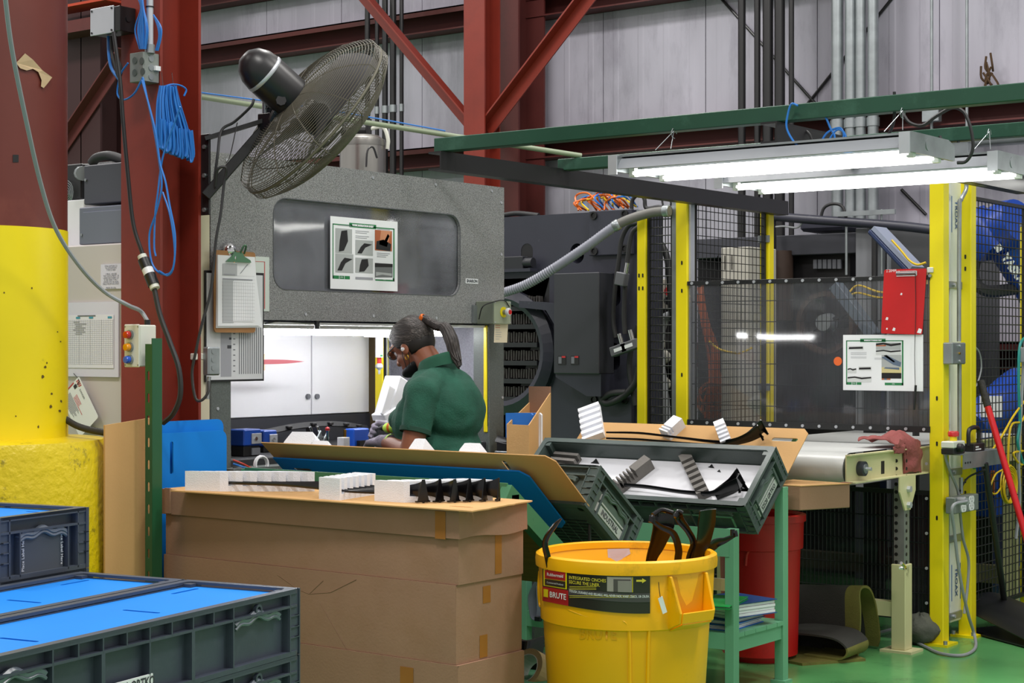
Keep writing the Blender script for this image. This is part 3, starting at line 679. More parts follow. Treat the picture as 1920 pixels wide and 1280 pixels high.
# hood front with rounded window
wa, wb = onX(513, 543, MXF), onX(862, 380, MXF)
wy0, wy1 = wa.y, wb.y; wz0, wz1 = onX(520, 541, MXF).z, onX(520, 371, MXF).z
win = rrect(wy1-wy0, wz1-wz0, .07, 6, (wy0+wy1)/2, (wz0+wz1)/2)
MB().prism([(MY0, MZ0), (MY1, MZ0), (MY1, MZ1), (MY0, MZ1)], (MXF-.012, 0, 0), FX, .012, [win]).build('hood_front', mHam, t)
MB().prism(rrect(wy1-wy0+.06, wz1-wz0+.06, .08, 6, (wy0+wy1)/2, (wz0+wz1)/2), (MXF-.022, 0, 0), FX, .006).build('window_pane', mPane, t)
tr = MB()
tr.prism(rrect(wy1-wy0+.008, wz1-wz0+.008, .074, 6, (wy0+wy1)/2, (wz0+wz1)/2), (MXF-.001, 0, 0), FX, .003, [rrect(wy1-wy0+.001, wz1-wz0+.001, .0705, 6, (wy0+wy1)/2, (wz0+wz1)/2)])
tr.build('window_gasket', mat('gasket_grey', '#54575c', .5), t)
MB().bb((MXF-MD, MY0, MZ1-.012), (MXF-.012, MY1, MZ1)).build('hood_top', mHam, t)
MB().bb((MXF-MD, MY0, .0), (MXF-.02, MY0+.03, MZ1-.012)).build('side_panel', mLeg, t); MB().bb((MXF-MD, MY1-.03, 0), (MXF-.1, MY1, MZ1-.012)).build('side_panel', mat('speckled_side_paint', '#8f8f9a', .5, 0, .2, 160, .1, 160), t)
MB().bb((MXF-MD, MY0, 1.575), (MXF-MD+.02, MY1, MZ1-.012)).build('hood_back', mat('hood_inside_grey', '#8b919c', .5), t)
for (px, py) in ((425, 300), (699, 333), (817, 346), (922, 358), (940, 380), (940, 477), (573, 589), (700, 592), (818, 596)):
    p = onX(px, py, MXF); MB().cyl(p, p+V((.003, 0, 0)), .007, n=8).build('screw', mAlu, t)
yL1 = onX(434, 760, MXF).y; yR0 = onX(917, 760, MXF).y
MB().bb((MXF-.12, MY0, 0), (MXF, yL1, MZ0)).build('leg', mLeg, t, bev=.004); MB().bb((MXF-.10, yR0, 0), (MXF, MY1, MZ0)).build('leg', mLeg, t, bev=.004)
for (px, py) in ((408, 766), (942, 745)): p = onX(px, py, MXF); MB().cyl(p, p+V((.003, 0, 0)), .007, n=8).build('screw', mAlu, t)
MB().bb((MXF-MD, MY0, ZT-.06), (MXF-.02, MY1, ZT)).build('table_top', mat('fixture_table_grey', '#2b2c30', .6), t, bev=.004)
MB().bb((MXF-MD, MY0+.03, 0), (MXF-.14, MY1-.03, ZT-.06)).build('base_cabinet', mLeg, t)
# white back doors
bxk = -5.83
for i, (xa, xb) in enumerate(((436, 583.5), (585.5, 692))):
    ya = onX(xa, 700, bxk).y; yb_ = onX(xb, 700, bxk).y; z0 = onX(xa, 800, bxk).z
    if i == 0: ya = MY0+.03
    d = MB().bb((bxk-.02, ya, 1.117), (bxk, yb_, MZ0-.02)).build('back_door', mWht, t, bev=.002)
    p = onX((576, 593)[i], 743, bxk); MB().cyl(p, p+V((.012, 0, 0)), .013, n=14).build('door_knob', mInkM, d)
yq = onX(692, 700, bxk).y
MB().bb((bxk-.02, yq, 1.03), (bxk+.0, yq+.05, MZ0)).build('door_frame', mat('bronze_frame', '#5b4a2a', .5), t)
MB().bb((bxk-.05, MY0+.03, 1.03), (bxk-.021, MY1-.03, MZ0+.2)).build('back_wall', mat('speckled_grey_wall', '#9a9aa8', .55, 0, .2, 140), t)
MB().bb((bxk-.02, yq+.05, 1.03), (bxk-.004, MY1-.03, 1.56)).build('back_panel', mat('speckled_grey_wall', '#9a9aa8'), t)
MB().bb((bxk-.02, MY0+.03, ZT), (bxk+.006, yq, 1.112)).build('back_sill', mat('sill_dark_grey', '#2c2d33', .6), t)
# inner canopy
MB().bb((bxk-.02, MY0+.03, MZ0-.018), (MXF-.02, MY1-.03, MZ0-.008)).build('inner_canopy', mWht, t)
tb = thing('bench_light', 'lit white tube light under the hood of the inspection booth', 'light', onX(640, 612, -5.3))
ly0, ly1 = onX(455, 612, -5.35).y, onX(835, 612, -5.35).y
MB().bb((-5.40, ly0, 1.53), (-5.30, ly1, MZ0-.018)).build('housing', mWht, tb)
MB().cyl((-5.35, ly0+.01, 1.518), (-5.35, ly1-.01, 1.518), .016, n=12).build('tube', mTube2, tb)
MB().cyl((-5.35, ly1-.33, 1.50), (-5.35, ly1-.33, 1.53), .012, n=8).build('end_cap', mIvory, tb)
p = onX(594, 608, -5.13); MB().cyl(p+V((0, 0, -.02)), p+V((0, 0, .03)), .012, n=10).build('plug', mBlk, tb)
MB().tube([onX(498, 606, -5.125), onX(520, 601, -5.125), onX(532, 598, -5.12), onX(560, 603, -5.125), onX(590, 605, -5.125)], .0035, 6, 5).build('cord', mCab, tb)
MB().tube([onX(838, 602, -5.125), onX(856, 608, -5.125), onX(872, 604, -5.125), onX(893, 600, -5.11)], .0035, 6, 5).build('cord', mCab, tb)
# reflected-looking handle and yellow post inside the hood window
p = onX(605, 475, -5.75); MB().tube([p+V((0, .02, .05)), p+V((.02, -.05, .05)), p+V((.02, -.05, -.05)), p+V((0, .02, -.05))], .012, 8, 4).build('inner_handle', mInkM, booth)
y = onX(832, 480, -5.6).y; MB().bb((-5.62, y-.03, MZ0), (-5.58, y+.03, MZ1-.012)).build('inner_post', mYelPost, booth, label='yellow post inside the hood')
# light curtains (yellow)
def bar_y(px, x, w, lab, z0=1.03, z1=1.555):
    y = onX(px, 740, x).y; th = thing('light_curtain', lab, 'light curtain', (x, y, z0))
    MB().bb((x-w/2, y-w/2, z0), (x+w/2, y+w/2, z1)).build('housing', mYelPost, th, bev=.003)
    MB().bb((x+w/2, y-w*.3, z0+.03), (x+w/2+.002, y+w*.05, z1-.03)).build('lens_strip', mBlk, th)
    MB().bb((x+w/2, y+w*.08, z0+.03), (x+w/2+.002, y+w*.3, z1-.03)).build('front_strip', mAlu, th); return th, y
th, y = bar_y(912, MXF-.02, .022, 'yellow light curtain bar beside the right leg of the booth')
for (dx, s) in ((.0, 'OMRON'),): text(s, .015, mBlk, (MXF-.02+.0115, y+.006, 1.13), ((0, 0, 1), (0, -1, 0), (1, 0, 0)), th, d=.0015)
bar_y(716, -5.72, .05, 'yellow light curtain bar at the back of the booth behind the worker')
# driver tool hanging
p = onX(711, 660, -5.5)
t = thing('hanging_screwdriver', 'white and red electric driver hanging point down in the booth', 'tool', p)
MB().cyl(onX(711, 632, -5.5), onX(711, 670, -5.5), .019, n=14).build('grip', mWht, t); MB().cyl(onX(711, 670, -5.5), onX(711, 681, -5.5), .011, n=12).build('collar', mRedI, t)
MB().lathe([(.008, 0), (.019, .012), (.019, .022), (.006, .034), (.005, .055)], 14, onX(711, 680, -5.5), (0, 0, -1)).build('nose', mAlu, t)
a = onX(711, 632, -5.5); MB().cyl(a, V((a.x, a.y, MZ0-.01)), .004, n=6).build('cord', mBlk, t)
MB().bb(onX(711, 668, -5.5)+V((.018, -.012, 0)), onX(711, 668, -5.5)+V((.0195, .004, .008))).build('sticker', mGrnI, t)
MB().bb(onX(688, 632, -5.5)+V((-.02, 0, 0)), onX(732, 622, -5.5)+V((0.02, 0, 0))).build('mounting_bar', mWht, t)
# white clamp device
p = onX(730, 765, -5.45)
t = thing('white_fixture_arm', 'white angular printed fixture arm in front of the worker', 'fixture', (p.x, p.y, 1.03))
ang = Matrix.Rotation(-.55, 3, 'X')
rt = Matrix.Rotation(.45, 3, 'X')
MB().box(onX(735, 745, -5.45), (.10, .085, .20), Matrix.Rotation(-.42, 3, 'X')).build('upper_block', mWht, t, bev=.006)
MB().box(onX(727, 752, -5.40), (.01, .05, .15), Matrix.Rotation(-.42, 3, 'X')).build('cover_rib', mWht, t, bev=.003)
MB().box(onX(722, 776, -5.43), (.09, .10, .035), Matrix.Rotation(.35, 3, 'X')).build('jaw', mWht, t, bev=.004)
MB().box(onX(724, 792, -5.42), (.07, .07, .06), Matrix.Rotation(.5, 3, 'X')).build('lower_block', mWht, t, bev=.004)
q = onX(738, 800, -5.46); MB().bb((q.x-.04, q.y-.03, 1.03), (q.x+.02, q.y+.03, q.z+.05)).build('stand', mWht, t, bev=.004)
# red dust brush behind the clip board
a, c = onX(488, 680, -5.6), onX(571, 680, -5.6)
t = thing('red_pointer', 'thin red strip sticking out across the white back door', 'strip', (a+c)/2)
MB().surf(lambda u, v: V((-5.6, a.y+(c.y-a.y)*u, a.z+.004+(-.012+.024*v)*(1-u**3)*.9)), 10, 2, .004).build('blade', mat('dark_pink_plastic', '#9a4a52', .5), t)
MB().bb((-5.62, a.y, a.z-.035), (-5.605, a.y+.035, a.z+.04)).build('grip', mat('skin_tone_pad', '#d8b59a', .7), t)
MB().bb((-5.83, a.y+.01, a.z-.01), (-5.62, a.y+.03, a.z+.01)).build('bracket', mWht, t)
# things on the fixture table
def onT(px, py, z=ZT): return onZ(px, py, z)
for i, (px, x) in enumerate(((463, -5.27), (497, -5.40))):
    p = onX(px, 845, x); w = (.095, .075)[i]
    t = thing('clamp_block', ('blue topped clamp block at the left end of the fixture table', 'second blue topped clamp block, partly behind white foam')[i], 'clamp', (x, p.y, ZT))
    zt = onX(px, (804, 806)[i], x).z
    MB().bb((x-.05, p.y-w/2, ZT), (x+.03, p.y+w/2, zt-.07)).build('base', mBlkP, t, bev=.003)
    MB().bb((x-.055, p.y-w/2-.004, zt-.07), (x+.035, p.y+w/2+.004, zt)).build('blue_head', mat('clamp_blue', '#1748a8', .4), t, bev=.005)
    MB().bb((x+.035, p.y-.01, zt-.062), (x+.041, p.y+w/2, zt-.018)).build('face_plate', mAlu, t, bev=.001)
    MB().cyl((x+.041, p.y+.012, zt-.04), (x+.046, p.y+.012, zt-.04), .009, n=6).build('bolt', mChr, t)
    MB().bb((x+.03, p.y-.005, ZT+.005), (x+.036, p.y+w/2-.004, zt-.08)).build('side_plate', mInkM, t)
# black trim in fixture (long curved)
pts = [onX(px, py, -5.5) for px, py in ((486, 814), (520, 806), (560, 799), (610, 795), (650, 797), (690, 803))]
t = thing('black_trim_strip', 'long curved black trim held in the fixture on the booth table', 'trim part', pts[2])
P = smooth(pts, 6)
def tf(u, v): 
    f = u*(len(P)-1); i = min(int(f), len(P)-2); q = P[i].lerp(P[i+1], f-i); return q+V((.02*(v-.5), 0, .022*(.5-v)))
MB().surf(tf, 30, 3, .006).build('strip', mat('satin_black_trim', '#121215', .5, spec=.3), t)
for u in (.12, .3, .5, .63, .78, .9):
    q = tf(u, .5); MB().box(q+V((.01, 0, .004)), (.02, .028, .012)).build('clip', mBlk, t, bev=.002)
for q in (P[4], P[15], P[26]): MB().bb((q.x-.02, q.y-.02, ZT), (q.x+.02, q.y+.02, q.z-.008)).build('support', mBlkP, t)
# toggle clamps
for i, (px, lab) in enumerate(((590, 'chrome toggle clamp left of the red tip on the booth table'), (604, 'second chrome toggle clamp beside the red tipped plunger'))):
    p = onX(px, 830, -5.33); t = thing('toggle_clamp', lab, 'clamp', (p.x, p.y, ZT))
    MB().bb((p.x-.02, p.y-.02, ZT), (p.x+.02, p.y+.02, ZT+.02)).build('base', mGalv, t)
    MB().cyl((p.x, p.y+.015, ZT+.01), (p.x, p.y-.03, ZT+.105), .006, n=8).build('handle', mChr, t); MB().cyl((p.x+.01, p.y-.015, ZT+.02), (p.x+.01, p.y+.03, ZT+.085), .005, n=8).build('lever', mGalv, t)
    MB().bar((p.x, p.y-.02, ZT+.06), (p.x, p.y+.04, ZT+.05), .014, .01).build('link', mGalv, t)
p = onX(614, 838, -5.3); t = thing('plunger_clamp', 'small plunger clamp with a red tip and blue foot', 'clamp', (p.x, p.y, ZT))
MB().cyl((p.x, p.y, ZT), (p.x, p.y, ZT+.025), .012, n=10).build('foot', mBluB, t); MB().cyl((p.x, p.y, ZT+.025), (p.x, p.y, ZT+.09), .006, n=8).build('rod', mChr, t); MB().lathe([(.0, 0), (.01, .002), (.011, .012), (0, .02)], 10, (p.x, p.y, ZT+.085)).build('tip', mRedI, t)
p = onX(644, 835, -5.32); t = thing('cylinder_block', 'small white block with a brass fitting on the booth table', 'block', (p.x, p.y, ZT))
MB().bb((p.x-.02, p.y-.022, ZT), (p.x+.02, p.y+.022, ZT+.05)).build('body', mWht, t, bev=.002); MB().cyl((p.x, p.y+.01, ZT+.05), (p.x, p.y+.01, ZT+.085), .007, n=8).build('fitting', mGold, t)
p = onX(668, 830, -5.36); t = thing('fixture_nest', 'translucent blue nest block near the gloved hand', 'fixture', (p.x, p.y, ZT))
MB().bb((p.x-.03, p.y-.05, ZT), (p.x+.03, p.y+.06, ZT+.085)).build('body', mat('fixture_blue', '#1d56c4', .35), t, bev=.006); MB().bb((p.x+.03, p.y-.03, ZT), (p.x+.05, p.y+.03, ZT+.03)).build('step', mBlkP, t)
for i, (m, dy) in enumerate(((mRedC, 0), (mBluC, .008), (mCab, .016), (mWht, .024))):
    o = MB().tube([onX(437, 862+i*7, -5.1+.004*i), onX(455, 869+i*6, -5.07), onX(476, 879+i*4, -5.07), onX(500, 884+i*3, -5.08), onX(520, 893, -5.1)], .004, 6, 5).build('air_hose', m); setp(o, ('red air hose below the blue clamp blocks', 'blue air hose below the blue clamp blocks', 'black air hose below the blue clamp blocks', 'white air hose below the blue clamp blocks')[i], 'hose')
pp = onX(488, 870, -5.06); o = MB()
for k in range(2): o.tube([pp+V((.01*k, .035*math.cos(a*PI/8), .033*math.sin(a*PI/8))) for a in range(16)], .0045, 6, closed=True)
o = o.build('air_hose', mWht); setp(o, 'coiled white air hose loop behind the end of the blue sheet', 'hose')
pl = MB().bb((MXF-.02, MY0+.05, .93), (MXF+.08, MY0+.5, .955)).build('hose_shelf', mLeg, booth)

# ---------------------------------------------------------------- papers and controls on the hood
def sheet_print(t, o, fr, w, h, mode):
    mm = MB(); g = .055*w
    # border of green
    bw = .018*w
    L, Rr, T_, B_ = .03*w, .95*w, .90*h, .14*h
    if mode == 2: L, Rr, T_, B_ = .04*w, .76*w, .90*h, .10*h
    mm.use(0).rect(L, T_-bw*.6, Rr, T_, o, fr); mm.rect(Rr-bw, B_, Rr, T_, o, fr); mm.rect(L, B_, L+bw*.7, T_, o, fr)
    mm.rect(L, B_, L+(Rr-L)*.27, B_+.045*h, o, fr); mm.rect(Rr-(Rr-L)*.32, B_, Rr, B_+.045*h, o, fr)
    cx = (L+Rr)/2-.02*w; mm.rect(cx-.2*w*(1 if mode == 1 else .8), T_-.03*h, cx+.2*w*(1 if mode == 1 else .8), T_+.03*h, o, fr)
    mm.use(1)
    for f in (.1, .18): mm.rect(L+(Rr-L)*f, B_-.001, L+(Rr-L)*f+.006*w, B_+.046*h, o, fr, .0009)
    text('WORK INSTRUCTION SHEET', .034*h if mode == 1 else .026*h, mPaper, V(o)+V(fr[0])*cx+V(fr[1])*T_, fr, t, al='CENTER', bold=.001)
    for f in (.14, .83): text('STD', .03*h, mPaper, V(o)+V(fr[0])*(L+(Rr-L)*f)+V(fr[1])*(B_+.022*h), fr, t, al='CENTER')
    def pic(x0, y0, x1, y1, bg, shapes):
        mm.use(bg).rect(x0*w, y0*h, x1*w, y1*h, o, fr, .0009)
        for k, pl in shapes:
            mm.use(k).add([V(o)+V(fr[0])*(x0+(x1-x0)*a)*w+V(fr[1])*(y0+(y1-y0)*b_)*h+V(fr[2])*.0014 for a, b_ in pl], [list(range(len(pl)))])
    leaf = [(.2, .05), (.5, .1), (.75, .5), (.7, .95), (.35, .9), (.25, .5)]; wing = [(.1, .1), (.35, .1), (.55, .5), (.95, .75), (.5, .8), (.3, .55)]
    if mode == 1:
        pic(.07, .50, .31, .84, 2, [(3, leaf)]); pic(.07, .23, .33, .49, 2, [(3, wing)]); pic(.36, .49, .62, .7, 2, [(3, wing)]); pic(.36, .24, .62, .45, 2, [(3, leaf)])
        pic(.65, .57, .91, .86, 4, [(5, [(.25, .3), (.7, .2), (.95, 1), (.35, 1)]), (3, [(.05, .05), (.9, .0), (.95, .35), (.5, .55), (.1, .45)]), (1, [(.55, .5), (.7, .45), (.85, .75), (.75, .85)])])
        pic(.65, .16, .92, .39, 6, [(3, [(0, .75), (1, .8), (1, 1), (0, 1)]), (2, [(.05, .2), (.4, .3), (.95, .25), (.95, .4), (.05, .45)]), (1, [(0, 0), (1, 0), (1, .15), (0, .1)])])
        for (x, y, n) in ((.36, .82, 2), (.36, .75, 2), (.68, .53, 3), (.1, .88, 1), (.68, .87, 1)):
            for k in range(n): mm.use(7).rect(x*w, (y-.025*k)*h, (x+.2-.03*k)*w, (y-.025*k+.008)*h, o, fr, .0009)
        mm.use(7).rect(.36*w, .145*h, .62*w, .18*h, o, fr, .0008)
    else:
        strip = [(.02, .2), (.98, .3), (.96, .8), (.05, .7)]; bent = [(0, .6), (.3, .75), (.6, .5), (1, .7), (1, .95), (.6, .8), (.3, 1), (0, .85)]
        pic(.07, .73, .26, .80, 8, [(3, strip)]); pic(.42, .73, .73, .86, 2, [(3, bent), (4, [(0, .5), (.4, .5), (.4, .7), (0, .6)])]); pic(.42, .64, .73, .73, 8, [(3, bent)])
        pic(.49, .42, .735, .64, 2, [(9, [(0, .8), (.3, .5), (.6, .2), (.95, .05), (1, .4), (.6, .7), (.3, .95)]), (3, [(.1, .95), (.6, .4), (.7, .45), (.25, 1)])]); pic(.49, .31, .735, .42, 10, [(9, [(.1, .8), (.9, .6), (.9, .95), (.2, 1)])])
        pic(.49, .22, .735, .32, 3, [(3, strip)]); pic(.06, .31, .17, .40, 8, [(3, bent)]); pic(.20, .36, .36, .43, 8, [(3, strip)]); pic(.06, .15, .36, .25, 8, [(3, bent)])
        pic(.49, .195, .6, .22, 4, [(9, [(.3, 0), (.6, 0), (.6, 1), (.3, 1)])])
        for (x, y, n) in ((.1, .68, 3), (.1, .6, 2), (.4, .58, 2)):
            for k in range(n): mm.use(7).rect(x*w, (y-.02*k)*h, (x+.2)*w, (y-.02*k+.005)*h, o, fr, .0009)
    mm.build('print', [mGrnI, mPaper, mat('photo_grey', '#a9adae', .5), mBlk, mat('photo_orange', '#b0603a', .5), mat('photo_skin', '#c98a66', .5), mat('photo_grey_dark', '#6d7072', .5), mInkL, mat('photo_light', '#cfd2d3', .5), mat('photo_steel', '#5a6a80', .5), mat('photo_straw', '#cbbf8a', .5)], t, kind='stuff')
def sheet_on_x(x, pa, pb, lab, mode, nm='instruction_sheet', R=None):
    a = onX(*pa, x); c = onX(*pb, x); w, h = c.y-a.y, c.z-a.z
    t = thing(nm, lab, 'paper', (x, a.y+w/2, a.z))
    MB().bb((x, a.y, a.z), (x+.0015, c.y, c.z)).build('sheet', mPaper, t)
    sheet_print(t, (x+.0016, a.y, a.z), FX, w, h, mode); return t
sheet_on_x(MXF+.001, (619, 541), (745, 416), 'work instruction sheet with green border and photos taped on the booth window', 1)
a = onX(873, 531, MXF); c = onX(896, 523, MXF)
t = thing('name_label', 'small white name label stuck right of the booth window', 'label', a)
MB().bb((MXF, a.y, a.z), (MXF+.0015, c.y, c.z)).build('label_strip', mPaper, t); text('SHARON', .021, mInk, (MXF+.0016, (a.y+c.y)/2, (a.z+c.z)/2), FX, t, al='CENTER', bold=.0006)
# e-stop box on the hood corner
ex = MXF+.11
a, c = onX(925, 607, ex), onX(957, 565, ex)
t = thing('emergency_stop_box', 'grey green box with red emergency stop button on the booth hood corner', 'control box', (MXF, a.y, a.z))
MB().bb((MXF+.001, a.y, a.z), (ex, c.y, c.z)).build('box_body', mat('estop_box_grey', '#7f8678', .45, .1, .06, 10), t, bev=.004)
MB().bb((ex, a.y, a.z), (ex+.004, c.y, c.z)).build('lid', mat('estop_lid_grey', '#98a08a', .45), t, bev=.002)
m_ = V((ex+.004, (a.y+c.y)/2+.006, (a.z+c.z)/2+.002))
MB().cyl(m_, m_+V((.003, 0, 0)), .026, n=20).build('yellow_ring', mYelPost, t); MB().cyl(m_, m_+V((.03, 0, 0)), .012, n=16).build('button_stem', mGalv, t)
MB().lathe([(.012, .02), (.019, .024), (.02, .034), (.016, .04), (0, .041)], 18, m_, (1, 0, 0)).build('stop_button', mWht, t); MB().cyl(m_+V((.04, 0, 0)), m_+V((.043, 0, 0)), .012, n=16).build('button_cap', mRedB, t)
for sy in (a.y+.008, c.y-.008):
    for sz in (a.z+.008, c.z-.008): MB().cyl((ex+.004, sy, sz), (ex+.006, sy, sz), .004, n=8).build('screw', mAlu, t)
MB().bb((MXF, a.y-.03, a.z+.005), (MXF+.012, a.y, c.z-.02)).build('mounting_tab', mGalv, t)
MB().tube([onX(898, 598, MXF+.03), onX(905, 575, ex), onX(925, 566, ex+.01), onX(945, 563, ex+.01), onX(955, 575, ex+.01)], .003, 5, 5).build('wire', mCab, t)
a, c = onX(926, 642, ex-.02), onX(952, 607, ex-.02)
t = thing('inspection_tag', 'cream paper tag hanging under the emergency stop box', 'tag', (ex, a.y, a.z))
MB().prism([(0, 0), (c.y-a.y-.006, .0), (c.y-a.y, c.z-a.z), (.006, c.z-a.z)], (ex-.02, a.y, a.z), FX, .0015).build('tag_card', mat('cream_card', '#dccfb4', .7), t)
mm = MB()
for i in range(7): mm.use(0 if i < 5 else 1).rect(.01, .016+i*.011, .01+random.uniform(.03, .05), .018+i*.011, (ex-.0185, a.y, a.z), FX)
mm.build('print', [mInkL, mRedI], t)
# clip board with paper, chart behind it
x = MXF+.015
a, c = onX(381, 716, x-.02), onX(491, 512, x-.02)
t = thing('record_chart', 'ruled grey record chart in a black frame hanging behind the brown clipboard', 'chart', (x, a.y, a.z))
w, h = c.y-a.y, c.z-a.z
MB().bb((x-.014, a.y, a.z), (x-.008, c.y, c.z)).build('frame', mBlk, t); MB().bb((x-.008, a.y+.006, a.z+.008), (x-.0065, c.y-.008, c.z-.01)).build('sheet', mat('grey_record_paper', '#cdd0d4', .5), t)
mm = MB(); o0 = (x-.0065, a.y, a.z)
for i in range(11): mm.use(0).rect(w*.56+i*w*.037, .03, w*.56+i*w*.037+.0045, h*.6, o0, FX)
for i in range(12): mm.use(1).rect(w*.46, .04+i*.022, w*.46+.012, .044+i*.022, o0, FX)
mm.use(2).rect(w*.25, .02, w*.43, h*.5, o0, FX); mm.use(3).rect(w*.36, h*.3, w*.43, h*.33, o0, FX, .001); mm.rect(w*.39, h*.38, w*.43, h*.40, o0, FX, .001)
mm.build('print', [mInkM, mInkM, mInkL, mInk], t, kind='stuff')
a, c = onX(478, 583, MXF), onX(504, 482, MXF)
t = thing('plastic_sleeve', 'clear sleeve with a red lined sheet showing right of the clipboard', 'paper', (MXF, a.y, a.z))
MB().bb((MXF+.001, a.y, a.z), (MXF+.003, c.y, c.z)).build('sheet', mat('pale_sleeve', '#c9d2cc', .35), t)
mm = MB(); mm.use(0).rect(c.y-a.y-.03, .01, c.y-a.y-.026, c.z-a.z-.02, (MXF+.003, a.y, a.z), FX); mm.rect(0, c.z-a.z-.022, c.y-a.y-.026, c.z-a.z-.02, (MXF+.003, a.y, a.z), FX); mm.build('print', [mRedI], t)
x = MXF+.035
a, c = onX(402, 623, x), onX(479, 473, x)
t = thing('clipboard', 'brown clipboard with stacked papers and a green clip on the booth corner', 'clipboard', (x, a.y, a.z)); w, h = c.y-a.y, c.z-a.z
MB().prism(rrect(w, h, .014, 4, w/2, h/2), (x-.006, a.y, a.z), FX, .006).build('board', mClip, t)
for i in range(3):
    MB().prism([(.006+.002*i, .018+.004*i), (w+.012+.012*(2-i), .022+.004*i), (w-.012, h-.02), (.01, h-.02)], (x+.001+.003*i, a.y, a.z), FX, .0025).build('paper_sheet', mPaper, t)
mm = MB(); o0 = (x+.0105, a.y, a.z)
mm.use(0).rect(.035, h*.70, w*.5, h*.84, o0, FX); mm.rect(.035, .04, w*.42, h*.64, o0, FX); mm.use(1).rect(.035, h*.645, w*.88, h*.66, o0, FX); mm.rect(.04, h*.70, w*.45, h*.715, o0, FX, .001)
mm.use(2).rect(w*.40, .045, w*.9, h*.63, o0, FX, .001)
for i in range(9): mm.use(1).rect(w*.43+i*w*.055, .05, w*.43+i*w*.055+.0007, h*.62, o0, FX, .0014)
for i in range(14): mm.use(1).rect(.03, .05+i*h*.042, w*.93, .0506+i*h*.042, o0, FX, .0014)
q = V((x+.0115, a.y, a.z)); mm.use(3).add([q+V((0, w*.58, h*.73)), q+V((0, w*.585, h*.725)), q+V((0, w*.76, h*.84)), q+V((0, w*.755, h*.845))], [(0, 1, 2, 3)])
mm.build('print', [mat('form_grey', '#b4b7bb', .6), mInkL, mPaper, mInk], t, kind='stuff')
MB().prism([(w*.22, h-.045), (w*.82, h-.045), (w*.80, h-.035), (w*.66, h-.022), (w*.6, h-.005), (w*.42, h-.005), (w*.36, h-.022)], (x+.010, a.y, a.z), FX, .008).build('clip', mat('clip_green', '#4f7a5c', .35, .3), t)
MB().tube([V((x+.014, a.y+w*.56, a.z+h-.01)), V((x+.03, a.y+w*.58, a.z+h+.02)), V((x+.03, a.y+w*.64, a.z+h+.02)), V((x+.014, a.y+w*.66, a.z+h-.01))], .004, 6, 4).build('clip_lever', mat('clip_green', '#4f7a5c'), t)
p = onX(436, 470, x); 
t = thing('suction_hook', 'chrome dome hook holding the brown clipboard on the booth', 'hook', p)
MB().lathe([(.034, -.02), (.034, -.015), (.028, -.002), (.015, .008), (0, .01)], 20, p, (1, 0, 0)).build('dome', mChr, t); MB().tube([p+V((.005, 0, -.01)), p+V((.012, 0, -.03)), p+V((.006, .0, -.045))], .008, 8, 3).build('hook', mChr, t)
# tank and boxes on top of the machine
p = onD(680, 322, 8.6); 
t = thing('steel_tank', 'round stainless steel tank standing on top of the booth behind the fan', 'tank', (p.x, p.y, MZ1))
zt = onD(680, 262, 8.6).z
r = 43/3200*8.6
MB().lathe([(r, MZ1-p.z*0), (r, zt-.03), (r*.98, zt)], 32, (p.x, p.y, 0)).build('shell', mSS, t)
MB().lathe([(r*1.02, zt-.035), (r*1.02, zt-.02), (r*1.0, zt-.005), (r*.7, zt+.02), (0, zt+.025)], 32, (p.x, p.y, 0)).build('lid', mat('lid_steel', '#8c8a86', .35, .9), t)
MB().cyl(cw(*( -.8*0, 0))+V((p.x-.09, p.y-.06, zt+.045)), V((p.x+.03, p.y+.02, zt+.045)), .025, n=12).build('regulator', mBlk, t); MB().cyl((p.x+.04, p.y, zt+.02), (p.x+.04, p.y, zt+.1), .016, n=10).build('valve', mBlkP, t)
MB().tube([V((p.x+.04, p.y, zt+.05)), V((p.x+.1, p.y+.04, zt+.06)), V((p.x+.125, p.y+.05, zt)), V((p.x+.12, p.y+.05, zt-.05))], .01, 8, 4).build('hose', mIvory, t)
q = onX(712, 316, -5.55)
t = thing('sensor_box', 'small pale grey box with a black cable on the top edge of the booth', 'box', (q.x, q.y, MZ1)); MB().bb((q.x-.04, q.y-.035, MZ1), (q.x+.02, q.y+.035, MZ1+.045)).build('box_body', mIvory, t, bev=.003)
MB().tube([q+V((0, -.02, .05)), q+V((0, -.05, .1)), q+V((0, -.09, .08)), q+V((0, -.1, 0))], .005, 6, 4).build('cable', mCab, t)
# black small charger/reader near right leg + cardboard box with blue folder
p = onX(938, 825, -5.07)
t = thing('black_sensor', 'black domed device standing by the right leg of the booth', 'device', (-5.03, p.y, p.z-.08))
zb0 = onX(938, 846, -5.03).z
MB().bb((-5.08, p.y-.035, zb0-.05), (-4.99, p.y+.035, zb0)).build('base', mGalv, t, bev=.003)
MB().surf(lambda u, v: V((-5.08+.08*u, p.y-.03+.06*v, zb0+.075*math.sin(PI*(.12+.76*v))**.5*(1-.25*u))), 6, 10, .01).build('dome', mBlk, t); MB().bb((-5.07, p.y-.028, zb0), (-5.0, p.y+.028, zb0+.045)).build('body', mBlkP, t)
MB().bb((MXF, p.y-.03, zb0-.06), (-4.99, p.y+.03, zb0-.05)).build('bracket', mGalv, t)
